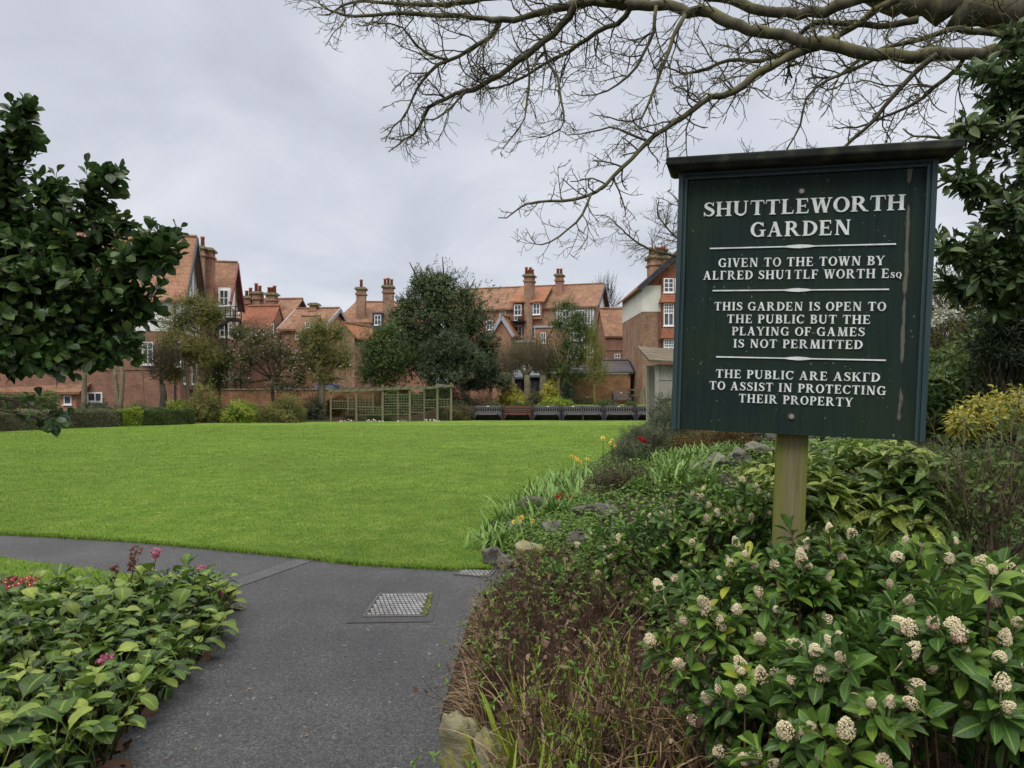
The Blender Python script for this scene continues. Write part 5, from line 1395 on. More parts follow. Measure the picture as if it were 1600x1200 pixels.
for k_ in range(9):
    a_ = k_ * .7; p0 = r0 + [0, 0, 2.4 + .2 * k_]; d_ = np.array([math.cos(a_), math.sin(a_), .8])
    q_, dd_ = wander(p0, d_, 1.3 + .5 * rng.random(), 9, .12, .04); LB.tube(q_, np.linspace(.035, .012, 10), 6, .5)
    for i_ in range(3, 10): twig(q_[i_], norm(dd_ + rdir(1)[0] * .9), .5, .009, 1)
LB.build("trunk", M['bark_lime'], sb); TW.build("twigs", M['bark_lime'], sb)

# ------------------------------------------------------------------ houses
class House:
    """a gabled house in its own frame: x along the front from its left corner, y into depth, z up"""
    def __init__(s, name, label, cat, o, yaw, group=None):
        s.o = np.array(o, float); s.yaw = yaw; s.c, s.s_ = math.cos(yaw), math.sin(yaw)
        s.t = thing(name, label, cat, (o[0], o[1], 0), yaw, group)
    def px(s, px, py, y=0.0):
        ox, oy = s.o[0] - s.s_ * y, s.o[1] + s.c * y
        k = (px - 800) / F; l = (k * oy - ox) / (s.c - k * s.s_)
        return l, EYE + (HZ - py) / F * (oy + l * s.s_)
    def body(s, x0, x1, y0, y1, zb, ze, zr, wall, roof, axis='x', zsplit=None, wall2=None, gable=None, over=.35, eav=.3, name="wall", hip=0.0, barge=None, thick=.16):
        w = MB(); mats = [M[wall], M[wall2 or wall], M[gable or wall2 or wall]]
        zs = ze if zsplit is None else min(zsplit, ze)
        w.box((x0, y0, zb), (x1, y1, zs), 0)
        if zs < ze: w.box((x0 - .02, y0 - .03, zs), (x1 + .02, y1 + .02, ze), 1)
        xm, ym = (x0 + x1) / 2, (y0 + y1) / 2
        if zr > ze + .05:
            if axis == 'x':
                if not hip:
                    for x in (x0, x1): w.add([(x, y0, ze), (x, y1, ze), (x, ym, zr)], [(0, 1, 2) if x == x0 else (2, 1, 0)], .5, None, 2)
            else:
                for y in (y0, y1): w.add([(x0, y, ze), (x1, y, ze), (xm, y, zr)], [(0, 1, 2) if y == y0 else (2, 1, 0)], .5, None, 2)
        w.build(name, mats, s.t, local=True, smooth=False)
        r = MB(); th = thick
        if zr <= ze + .05:
            r.box((x0 - .12, y0 - .12, ze), (x1 + .12, y1 + .12, ze + .2))
        elif axis == 'x':
            k = (zr - ze) / (ym - y0)
            for sg, ye in ((-1, y0), (1, y1)):
                a = ye + sg * eav; za = ze - k * eav
                xl, xr = x0 - over, x1 + over
                v = [(xl, a, za), (xr, a, za), (xr - hip, ym, zr), (xl + hip, ym, zr)]
                v2 = [(p[0], p[1], p[2] + th) for p in v]
                f = [(4,5,6,7), (3,2,1,0), (0,1,5,4), (1,2,6,5), (2,3,7,6), (3,0,4,7)]
                r.add(v + v2, f if sg < 0 else [q[::-1] for q in f])
            if hip:
                for sx, xe in ((-1, x0 - over), (1, x1 + over)):
                    v = [(xe, y0 - eav, ze - k * eav), (xe, y1 + eav, ze - k * eav), (xe - sx * hip, ym, zr)]
                    v2 = [(p[0] + sx * .02, p[1], p[2] + th) for p in v]
                    r.add(v2, [(0, 1, 2) if sx > 0 else (2, 1, 0)])
            r.tube([(x0 - over + hip, ym, zr + th), (x1 + over - hip, ym, zr + th)], .13, 6)
        else:
            k = (zr - ze) / (xm - x0)
            for sg, xe in ((-1, x0), (1, x1)):
                a = xe + sg * eav; za = ze - k * eav
                v = [(a, y0 - over, za), (xm, y0 - over, zr), (xm, y1 + over, zr), (a, y1 + over, za)]
                v2 = [(p[0], p[1], p[2] + th) for p in v]
                f = [(7,6,5,4), (0,1,2,3), (4,5,1,0), (5,6,2,1), (6,7,3,2), (7,4,0,3)]
                r.add(v + v2, [q[::-1] for q in f] if sg < 0 else f)
            r.tube([(xm, y0 - over, zr + th), (xm, y1 + over, zr + th)], .13, 6)
        s.roof = r.build("roof", M[roof], s.t, local=True, smooth=False)
        if barge:
            if axis == 'x':
                k = (zr - ze) / (ym - y0)
                for xe in (x0 - over - .05, x1 + over + .05):
                    b = MB()
                    for sg, ye in ((-1, y0 - eav), (1, y1 + eav)): b.bar((xe, ye, ze - k * eav + .0), (xe, ym, zr + .0), .08, .34)
                    b.build("bargeboard", M[barge], s.t, local=True, smooth=False)
            else:
                k = (zr - ze) / (xm - x0); b = MB(); ye = y0 - over - .05
                for sg, xe in ((-1, x0 - eav), (1, x1 + eav)): b.bar((xe, ye, ze - k * eav), (xm, ye, zr), .08, .34)
                b.build("bargeboard", M[barge], s.t, local=True, smooth=False)
    def chimney(s, px0, px1, ptop, pbot, y, dep, pots=2, mat='brick_buff', cap=True):
        (xa, zt), (xb, _) = s.px(px0, ptop, y), s.px(px1, ptop, y); zb = s.px((px0 + px1) / 2, pbot, y)[1]
        b = MB(); b.box((xa, y, zb), (xb, y + dep, zt), 0)
        if cap:
            b.box((xa - .10, y - .10, zt - .55), (xb + .10, y + dep + .10, zt - .38), 0)
            b.box((xa - .16, y - .16, zt - .002), (xb + .16, y + dep + .16, zt + .15), 1); b.box((xa - .05, y - .05, zt + .15), (xb + .05, y + dep + .05, zt + .24), 1)
        c = b.build("chimney", [M[mat], M['cope']], s.t, local=True, smooth=False)
        for i in range(pots):
            q = MB(); x = xa + (xb - xa) * (i + .5) / pots; h = .55 + .35 * rng.random()
            q.tube([(x, y + dep / 2, zt + .2), (x, y + dep / 2, zt + .2 + h * .8), (x, y + dep / 2, zt + .2 + h * .82), (x, y + dep / 2, zt + .2 + h)], [.17, .14, .18, .17], 8)
            q.build("chimney_pot", M['pot'], c, local=True)
    def window(s, px0, py0, px1, py1, nx=2, nz=2, y=0.0, name="window", fr='white', hung=False, out=.05):
        (xa, zt), (xb, _) = s.px(px0, py0, y), s.px(px1, py0, y); zb = s.px((px0 + px1) / 2, py1, y)[1]
        s.win(xa, xb, zb, zt, nx, nz, y, name, fr, hung, out)
    def win(s, xa, xb, zb, zt, nx=2, nz=2, y=0.0, name="window", fr='white', hung=False, out=.05, side=None):
        b = MB(); t = .085 if xb - xa > .7 else .06; yo = y - out
        A = (lambda lo, hi: (lo, hi)) if side is None else (lambda lo, hi: ((side - hi[1] + 2 * y * 0, lo[0], lo[2]), (side - lo[1], hi[0], hi[2])))
        def bx(lo, hi, m_=0): b.box(*A(lo, hi), m_)
        bx((xa, yo, zb), (xa + t, y + .01, zt)); bx((xb - t, yo, zb), (xb, y + .01, zt))
        bx((xa + t, yo + .002, zt - t), (xb - t, y + .01, zt)); bx((xa + t, yo + .002, zb), (xb - t, y + .01, zb + t))
        bx((xa - .06, yo - .05, zb - .08), (xb + .06, y + .01, zb - .002))
        for i in range(1, nx):
            x = xa + (xb - xa) * i / nx; bx((x - .03, yo + .008, zb + t), (x + .03, y + .005, zt - t))
        zr_ = [zb + (zt - zb) * j / nz for j in range(1, nz)]
        if hung:
            zm = zb + (zt - zb) * .56; zr_ = [zm + (zt - zm) * j / 3 for j in (1, 2)]
            bx((xa + t, yo + .004, zm - .04), (xb - t, y + .005, zm + .04))
            for i in range(1, nx * 2):
                if i % 2: x = xa + (xb - xa) * i / (nx * 2); bx((x - .018, yo + .012, zm + .04), (x + .018, y + .005, zt - t))
        for z in zr_: bx((xa + t, yo + .010, z - .025), (xb - t, y + .005, z + .025))
        w = b.build(name, M[fr], s.t, local=True, smooth=False)
        g = MB(); lo, hi = A((xa + t * .5, y - .022, zb + t * .5), (xb - t * .5, y + .004, zt - t * .5)); g.box(lo, hi)
        g.build("pane", M['glass'], w, local=True, smooth=False)
    def part(s, name, m_, boxes=(), bars=(), tubes=()):
        b = MB()
        for lo, hi in boxes: b.box(lo, hi)
        for a, c, w, h in bars: b.bar(a, c, w, h)
        for pts, r in tubes: b.tube(pts, r, 6)
        return b.build(name, M[m_], s.t, local=True, smooth=False)
def corner(px, Y): return ((px - 800) / F * Y, Y)
def gl(px, Y): return float(gz((px - 800) / F * Y, Y)) - .3

# --- big half timbered house at the left, its gable turned to the right
W_ = 15.0; yw = R(13)
ex, ey = corner(281, 48)
h = House("timbered_house", "large brick and white rendered house with black bargeboards, behind the evergreen at the left", "house", (ex - W_ * math.cos(yw), ey - W_ * math.sin(yw)), yw)
zs = h.px(270, 518)[1]; ze = h.px(283, 462)[1]; zr = h.px(283, 372, 3.2)[1]
h.body(0, W_, 0, 6.4, gl(281, 48), ze, zr, 'brick', 'tile_p', 'x', zs, 'render', 'render', .45, .35, barge='black')
h.window(266, 534, 283, 573, 2, 3); h.window(222, 534, 240, 570, 2, 3); h.window(126, 613, 160, 628, 3, 1)
h.window(243, 470, 262, 500, 2, 2); h.window(150, 535, 168, 570, 2, 3)
h.part("string_course", 'brick_buff', [((-.03, -.05, h.px(220, 578)[1]), (W_ + .03, -.001, h.px(220, 576)[1])), ((W_ + .001, -.05, h.px(220, 578)[1]), (W_ + .05, 6.4, h.px(220, 576)[1]))])
ga = [((W_ + .02, y, ze - 2.4), (W_ + .06, y + .16, ze + min(y, 6.4 - y) * (zr - ze) / 3.2)) for y in (.5, 1.5, 2.5, 3.5, 4.5, 5.5)]
h.part("timber_framing", 'lead', ga)
h.win(1.0, 2.4, ze - 2.0, ze - .3, 2, 2, 0, side=W_); h.win(3.4, 5.0, ze - 2.0, ze - .3, 2, 2, 0, side=W_)
h.win(1.0, 2.4, zs - 3.6, zs - 1.4, 2, 3, 0, side=W_); h.win(3.6, 5.2, zs - 3.6, zs - 1.4, 2, 3, 0, side=W_)
h.part("downpipe", 'black', tubes=[([(W_ - .3, -.1, 0), (W_ - .3, -.1, ze)], .05)])
# --- low wing in front of it
h = House("brick_cottage", "low orange brick extension with white windows, glimpsed under the evergreen at the left", "house", corner(-90, 45), R(4))
h.body(0, 8.3, 0, 5, gl(-90, 45), 1.3, 2.3, 'brick_orange', 'tile', 'x'); h.window(10, 611, 43, 626, 4, 2); h.window(66, 619, 90, 630, 2, 1); h.window(100, 618, 112, 632, 1, 1)
# --- tall chimney house with the red bargeboards
W_ = 6.0; ex, ey = corner(351, 57); yw = R(12)
h = House("red_gabled_house", "brick house with dark red bargeboards and a great double chimney stack", "house", (ex - W_ * math.cos(yw), ey - W_ * math.sin(yw)), yw)
ze = h.px(345, 468)[1]; zr = h.px(345, 412, 3.0)[1]
h.body(0, W_, 0, 6, gl(351, 57), ze, zr, 'brick', 'tile', 'x', h.px(345, 500)[1], 'render', 'render', .5, .3, barge='red')
h.chimney(298, 319, 388, 600, -1.5, 1.3, 2, 'brick_buff'); h.chimney(319.5, 331, 391, 600, -.9, 1.3, 0, 'brick')
h.chimney(354, 366, 427, 560, 3.4, 1.0, 2, 'brick_buff')
h.window(343, 453, 357, 478, 2, 2, -.3); h.part("dormer", 'white', [((h.px(341, 0, -.28)[0], -.28, ze - .6), (h.px(359, 0, -.28)[0], 2.0, h.px(350, 450)[1]))])
h.window(343, 505, 358, 527, 2, 2); h.window(343, 545, 356, 572, 2, 2); h.win(.8, 2.2, ze - 3, ze - 1.2, 2, 2, 0, side=W_); h.win(3.0, 4.6, ze - 3, ze - 1.2, 2, 2, 0, side=W_); h.win(.8, 2.2, ze - 6.5, ze - 4.5, 2, 2, 0, side=W_)
fx = thing("fire_escape", "black iron fire escape with a railed landing and steep stairs", "fire escape", (*corner(362, 55), 0))
def fp(px, py, dy=0): return at(px, py, 55 + dy)
b = MB(); b.box(fp(352, 501), fp(377, 498.5, 1.1)); b.build("landing", M['iron'], fx, smooth=False)
b = MB()
for px in (352, 360, 368, 377): b.bar(fp(px, 500), fp(px, 479), .06, .06); b.bar(fp(px, 500, 1.1), fp(px, 479, 1.1), .06, .06)
for py in (479, 486, 493): b.bar(fp(352, py), fp(377, py), .05, .05); b.bar(fp(377, py), fp(377, py, 1.1), .05, .05); b.bar(fp(352, py, 1.1), fp(377, py, 1.1), .05, .05)
b.build("railing", M['iron'], fx, smooth=False)
b = MB()
for (x0, y0), (x1, y1), dy in (((355, 501), (326, 527), 0), ((326, 527), (352, 560), .9), ((352, 560), (316, 606), 0)):
    for q in (0, .8): b.bar(fp(x0, y0, dy + q), fp(x1, y1, dy + q), .05, .28); b.bar(fp(x0, y0 - 17, dy + q), fp(x1, y1 - 17, dy + q), .05, .05)
    for u in np.linspace(.05, .95, 11): b.box(fp(x0 + (x1 - x0) * u - 2, y0 + (y1 - y0) * u, dy), fp(x0 + (x1 - x0) * u + 2, y0 + (y1 - y0) * u - .8, dy + .8))
b.build("stairs", M['iron'], fx, smooth=False)
b = MB()
for px in (354, 376): b.bar(fp(px, 640, .5), fp(px, 501, .5), .12, .12)
b.build("posts", M['iron'], fx, smooth=False)

# --- house with the black boarded gable, left of centre
h = House("boarded_gable_house", "red tiled brick house with a black boarded gable and three chimneys in a row", "house", corner(370, 66), R(-6))
ze = h.px(420, 502)[1]; zr = h.px(420, 470, 3.2)[1]
h.body(0, h.px(447, 500)[0], 0, 6.4, gl(370, 66), ze, zr, 'brick_orange', 'tile', 'x', gable='boards', over=.3)
h.chimney(379, 391, 466, 500, 1.0, .9, 2); h.chimney(394, 405.5, 459, 500, 1.0, .9, 2); h.chimney(415, 428, 461, 505, .6, .9, 3)
x1_, x2_ = h.px(378, 520, -2.5)[0], h.px(424, 520, -2.5)[0]
h.body(x1_, x2_, -2.5, 0.5, gl(370, 64), h.px(400, 510, -2.5)[1], h.px(400, 481, -1)[1], 'brick_orange', 'tile_hung', 'x', name="bay_wall", over=.1)
h.window(424, 505, 428, 520, 1, 2, -2.5)
h = House("tiled_roof_house", "lower orange brick house with small white windows and a chimney at its right end", "house", corner(440, 62), R(-8))
xe = h.px(503, 520)[0]
h.body(0, xe, 0, 7, gl(440, 62), h.px(470, 514)[1], h.px(470, 485, 3.5)[1], 'brick_orange', 'tile', 'x', over=.25, barge='lead')
h.chimney(483.5, 493, 477, 515, 3.0, .8, 0); h.window(462, 519, 473, 530, 3, 2); h.window(477, 535, 486, 545, 2, 2); h.window(462, 547, 465, 560, 1, 2); h.window(479, 560, 488, 576, 2, 2); h.window(452, 560, 459, 576, 2, 2)
h.body(h.px(466, 0, -1.0)[0], h.px(492, 0, -1.0)[0], -1.0, .8, h.px(470, 531, -1)[1], h.px(470, 514, -1)[1], h.px(470, 497, 0)[1], 'brick_orange', 'tile', 'x', name="dormer_wall", over=.1)
h.window(477, 503, 485, 512, 2, 2, -1.05)
# --- centre house behind the evergreen
h = House("hipped_roof_house", "house with a hipped red roof and two tall chimneys behind the great evergreen", "house", corner(528, 70), R(3))
ze = h.px(545, 503)[1]; zr = h.px(545, 474, 4)[1]
h.body(0, h.px(668, 500)[0], 0, 8, gl(528, 70), ze, zr, 'brick_orange', 'tile', 'x', h.px(545, 512)[1], 'render', None, .3, .3, hip=1.4)
h.chimney(556.5, 570, 452, 510, .3, 1.0, 1); h.chimney(598, 613.5, 449, 510, .6, 1.1, 3)
h.window(585, 492, 595.5, 508, 2, 2, -.4); h.part("dormer", 'boards', [((h.px(582, 0, -.38)[0], -.38, ze - .9), (h.px(598, 0, -.38)[0], 2.5, h.px(590, 489)[1]))])
h.window(574, 506, 579, 516, 1, 2); h.window(620, 515, 632, 532, 2, 2); h.window(602, 515, 612, 532, 2, 2)
h = House("brick_outbuilding", "plain brick outbuilding with its gable end facing the lawn, left of the great evergreen", "building", corner(521, 60), R(-20))
xe = h.px(554, 540)[0]
h.body(0, xe, 0, 4.2, gl(521, 60), h.px(540, 526)[1], h.px(537, 507)[1], 'brick_buff', 'tile_b', 'y', over=.1)
h.window(530, 563, 537, 572, 2, 1); h.window(543, 563, 549, 570, 2, 1)
# --- the long house right of centre
yw = R(-16); h = House("long_brick_house", "long orange brick house with two tall chimneys and a white timbered right end", "house", corner(700, 75), yw)
xe = h.px(929, 470)[0]; ze = h.px(860, 480)[1]; zr = h.px(860, 449, 4.2)[1]
h.body(0, xe, 0, 8.4, gl(700, 75) - .3, ze, zr, 'brick_orange', 'tile', 'x', over=.4, gable='render', barge='black')
h.chimney(818.5, 831.5, 432, 600, -.6, 1.2, 4, 'brick_buff'); h.chimney(867.5, 877.5, 431, 490, 2.2, 1.1, 2, 'brick_orange')
x0_ = h.px(868, 0, -.06)[0]
h.part("render_panel", 'render', [((x0_, -.06, h.px(900, 560, -.06)[1]), (xe + .05, -.001, ze - .15))])
tb = []
for i in range(15):
    x = x0_ + (xe - x0_) * i / 14; tb.append(((x - .045, -.09, h.px(900, 560, -.06)[1]), (x + .07, -.061, ze - .2)))
for py in (480, 508, 535): z = h.px(900, py, -.06)[1]; tb.append(((x0_, -.095, z - .09), (xe, -.062, z + .09)))
h.part("timber_framing", 'faded', tb)
for q in ((878, 485, 890, 505, 2, 2), (900, 485, 914, 505, 3, 2), (896, 510, 910, 532, 2, 2), (918, 510, 928, 528, 2, 2)): h.window(*q, -.1)
for px0, px1, w in ((799, 820, (803.5, 476, 815, 493, 2, 2)), (829, 850, (832.5, 474, 844, 491.5, 2, 2))):
    xa, xb = h.px(px0, 0, -.45)[0], h.px(px1, 0, -.45)[0]; zt = h.px(px0, 473, -.45)[1]
    h.part("dormer", 'brick_orange', [((xa + .25, -.44, ze - 1.2), (xb - .25, 2.0, zt - .03))])
    b = MB(); b.add([(xa - .1, -.75, zt - .05), (xb + .1, -.75, zt - .05), (xb + .1, 3.2, zt + 2.0), (xa - .1, 3.2, zt + 2.0)] + [(xa - .1, -.75, zt + .1), (xb + .1, -.75, zt + .1), (xb + .1, 3.2, zt + 2.15), (xa - .1, 3.2, zt + 2.15)], [(4,5,6,7),(3,2,1,0),(0,1,5,4),(1,2,6,5),(2,3,7,6),(3,0,4,7)])
    b.build("dormer_roof", M['tile_b'], h.t, local=True, smooth=False)
    h.window(*w, -.5)
h.window(803.5, 493.5, 808.5, 501, 1, 1, -.5, name="balcony_door", fr='white'); h.window(781, 485.5, 790, 493.5, 1, 2); h.window(804, 509, 816, 527, 2, 2); h.window(832, 511, 836, 526, 1, 2); h.window(864, 545, 870, 556, 2, 2); h.window(848, 546, 852, 549, 1, 1); h.window(760, 500, 770, 516, 2, 2)
xa, xb = h.px(797, 0, -1.2)[0], h.px(820, 0, -1.2)[0]; zb_ = h.px(808, 501, -1.2)[1]
h.part("balcony", 'iron', [((xa, -1.2, zb_ - .12), (xb, -.03, zb_))], [((xa, -1.2, zb_ + 1), (xb, -1.2, zb_ + 1), .05, .05), ((xa, -1.2, zb_ + 1), (xa, 0, zb_ + 1), .05, .05)] + [((xa + (xb - xa) * i / 9, -1.2, zb_), (xa + (xb - xa) * i / 9, -1.2, zb_ + 1), .035, .035) for i in range(10)])
h.part("downpipe", 'iron', tubes=[([(h.px(797, 0)[0], -.1, zb_ - 5), (h.px(797, 0)[0], -.1, zb_)], .07), ([(h.px(841, 0)[0], -.1, zb_ - 6), (h.px(841, 0)[0], -.1, zb_ - 1)], .07)])
xa, xb = h.px(836, 0, -3)[0], h.px(880, 0, -3)[0]
h.body(xa, xb, -3, -.01, gl(840, 68), h.px(850, 512, -3)[1], h.px(850, 512, -3)[1], 'brick_orange', 'lead', 'x', name="wing_wall")
h.window(862, 546, 869, 557, 2, 2, -3.0); h.window(845, 520, 853, 536, 2, 2, -3)
xa, xb = h.px(770, 0, -2.6)[0], h.px(799, 0, -2.6)[0]
h.body(xa, xb, -2.6, -.01, gl(780, 70), h.px(790, 519, -2.6)[1], h.px(790, 497, -1.3)[1], 'brick_orange', 'tile_b', 'y', name="wing_wall", over=.2, barge='lead')
xa, xb = h.px(806, 0, -2)[0], h.px(837, 0, -2)[0]
h.body(xa, xb, -2, -.62, gl(800, 70), h.px(820, 535, -2)[1], h.px(820, 535, -2)[1], 'brick', 'lead', 'x', name="wing_wall")
# --- white gabled house peeping between
h = House("white_gabled_house", "narrow white timbered gable with black bargeboards between two red roofs", "house", corner(921, 78), R(0))
xe = h.px(957, 500)[0]
h.body(0, xe, 0, 8, gl(921, 78), h.px(940, 506)[1], h.px(940, 490)[1], 'render', 'tile', 'y', over=.5, barge='black'); h.window(942, 506, 949, 516, 3, 2); h.window(936, 535, 944, 548, 2, 2); h.window(930, 535, 935, 548, 1, 2)
h.chimney(931, 939, 487, 520, -1.5, 1.0, 0, 'brick_buff')
# --- small tiled house
h = House("tiled_brick_house", "small brick house under a steep plain red roof, left of the tall bay house", "house", corner(946, 62), R(3))
xe = h.px(981, 530)[0]
h.body(0, xe, 0, 5.0, gl(946, 62) - .3, h.px(960, 525)[1], h.px(965, 485, 2.5)[1], 'brick', 'tile', 'x', over=.1, eav=.15)
h.window(960, 553, 969, 565, 2, 2); h.part("string_course", 'brick_buff', [((-.03, -.06, h.px(960, 547.5)[1]), (xe + .03, -.001, h.px(960, 546)[1]))])
xb = h.px(1012, 520, 1.2)[0]
h.body(xe + .05, xb, 1.2, 6.2, gl(980, 62) - .3, h.px(995, 509, 1.2)[1], h.px(995, 484, 3.7)[1], 'brick', 'tile', 'x', name="wing_wall", over=.1, eav=.15)
h.window(999.5, 512, 1007, 525, 2, 2, 1.2); h.window(990, 551, 1000, 566, 2, 1, 1.2, name="door_window"); h.window(1000.5, 552, 1008, 565, 1, 1, 1.2)
h.part("white_door", 'white', [((h.px(991, 0, 1.2)[0], 1.12, h.px(990, 583, 1.2)[1]), (h.px(1000, 0, 1.2)[0], 1.195, h.px(990, 567, 1.2)[1]))])
za, zb_ = h.px(995, 511, 1.0)[1], h.px(995, 586, 1.0)[1]; xp = h.px(987, 0, 1.0)[0]
h.part("downpipe", 'black', tubes=[([(xp, 1.08, zb_), (xp, 1.08, za)], .06), ([(xp, 1.08, h.px(995, 541, 1)[1]), (h.px(998, 0, 1)[0], 1.08, h.px(995, 536, 1)[1])], .06), ([(h.px(980, 0)[0], -.08, h.px(980, 562)[1]), (h.px(980, 0)[0], -.08, h.px(980, 526)[1])], .05)])
h.part("skylight", 'glass', [((h.px(994, 0, 2.6)[0], 2.2, h.px(1000, 491, 2.2)[1]), (h.px(1005, 0, 2.6)[0], 2.35, h.px(1000, 487, 2.2)[1]))])
# --- tall house half hidden by the board
h = House("tall_bay_house", "tall white and brick house with bay windows and hung tiles at the board's left edge", "house", corner(1004, 50), R(0))
xe = h.px(1146, 500)[0]; xm = xe / 2
h.body(0, xe, 0, 9, gl(1004, 50) - .3, h.px(1010, 446)[1], h.px(1075, 383)[1], 'brick_buff', 'tile', 'y', h.px(1010, 487)[1], 'render_cream', 'tile_hung', .45, .35, barge='boards')
h.chimney(1016, 1036, 403, 470, 3.2, 1.3, 3, 'brick_buff'); h.chimney(1036.5, 1046, 404, 470, 3.0, 1.3, 2, 'brick_buff')
xa = h.px(1036, 0, -.7)[0]; xb = xe - xa
P_ = lambda py: h.px(1040, py, -.7)[1]
h.part("bay", 'tile_hung', [((xa, -.7, P_(640)), (xb, -.001, P_(434)))])
for a, c in ((456, 473), (509, 529)):
    b = MB(); za, zc = P_(c), P_(a); b.add([(xa - .22, -1.0, za), (xb + .22, -1.0, za), (xb + .02, -.72, zc), (xa - .02, -.72, zc), (xa - .22, -.05, za), (xb + .22, -.05, za)], [(0, 1, 2, 3), (1, 0, 4, 5), (4, 0, 3, 3), (1, 5, 2, 2)][:2]); b.add([(xa - .22, -1.0, za), (xa - .02, -.72, zc), (xa - .22, -.05, za), (xb + .22, -1.0, za), (xb + .22, -.05, za), (xb + .02, -.72, zc)], [(2, 0, 1), (3, 4, 5)])
    b.build("hung_tiles", M['tile_hung'], h.t, local=True, smooth=False)
for a, c, hu in ((435, 457, False), (474, 509, True), (530, 559, True)):
    n_ = 5; wd = (xb - xa) / n_
    for i in range(n_): h.win(xa + wd * i + .04, xa + wd * (i + 1) - .04, P_(c), P_(a), 2, 3 if not hu else 2, -.72, hung=hu)
h.part("downpipe", 'brick', tubes=[([(h.px(1028, 0)[0], -.08, 0), (h.px(1028, 0)[0], -.08, h.px(1028, 487)[1])], .05)])

# --- garages and the garden wall behind the benches
def shed(name, label, px0, px1, Y, pe, pr, dep, roof, wall, yaw=0.0, barge=None, gable=None, pb=None):
    h = House(name, label, "garage", corner(px0, Y), R(yaw)); xe = h.px(px1, pe)[0]
    h.body(0, xe, 0, dep, gl(px0, Y) - .2, h.px((px0 + px1) / 2, pe)[1], h.px((px0 + px1) / 2, pr, dep / 2)[1], wall, roof, 'x', over=.2, eav=.2, barge=barge, gable=gable); return h
h = shed("slate_garage", "brick garage with a mossy purple slate roof and black and white gable end", 938, 985, 53, 582, 566, 3.2, 'slate', 'brick_orange', 4, None, 'render')
h.part("bargeboard", 'black', (), [((h.px(985, 0)[0] + .3, y0, h.px(985, 583)[1]), (h.px(985, 0)[0] + .3, 1.6, h.px(985, 564)[1]), .08, .22) for y0 in (-.25, 3.45)])
shed("slate_garage", "long low brick garage with a brown slate roof behind the slender trees", 853, 934, 54, 585, 577, 3.0, 'slate', 'brick_buff')
shed("slate_garage", "grey roofed shed seen left of the pollarded trees", 803, 813, 54, 590, 578, 2.4, 'slate_grey', 'boards')
shed("slate_garage", "grey slate roof with a black gable between the pollarded trees", 828, 844, 54.5, 588, 577, 2.6, 'slate_grey', 'boards', 18, 'black')
t = thing("garden_wall", "long weathered brick garden wall behind the shrubs and benches", "wall", (*corner(840, 51), 0))
b = MB(); xa, xb = corner(846, 51)[0], corner(982, 51)[0]
b.box((xa, 51, .2), (xb, 51.25, at(0, 585, 51)[2])); b.build("brickwork", M['brick_wall'], t, smooth=False)
b = MB(); b.box((xa, 50.95, at(0, 585, 51)[2]), (xb, 51.3, at(0, 585, 51)[2] + .1)); b.build("coping", M['cope'], t, smooth=False)
t = thing("garden_wall", "low brick wall at the left behind the blossom tree and parked cars", "wall", (*corner(350, 50), 0))
b = MB(); xa, xb = corner(200, 50)[0], corner(640, 50)[0]
b.box((xa, 50, -.2), (xb, 50.25, 1.45)); b.build("brickwork", M['brick_wall'], t, smooth=False); b = MB(); b.box((xa, 49.95, 1.45), (xb, 50.3, 1.54)); b.build("coping", M['cope'], t, smooth=False)
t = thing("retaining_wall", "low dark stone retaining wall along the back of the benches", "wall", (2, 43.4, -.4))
b = MB(); b.box((-4.6, 43.35, -.5), (14, 43.6, .33)); b.build("stonework", M['wall_dark'], t, smooth=False)

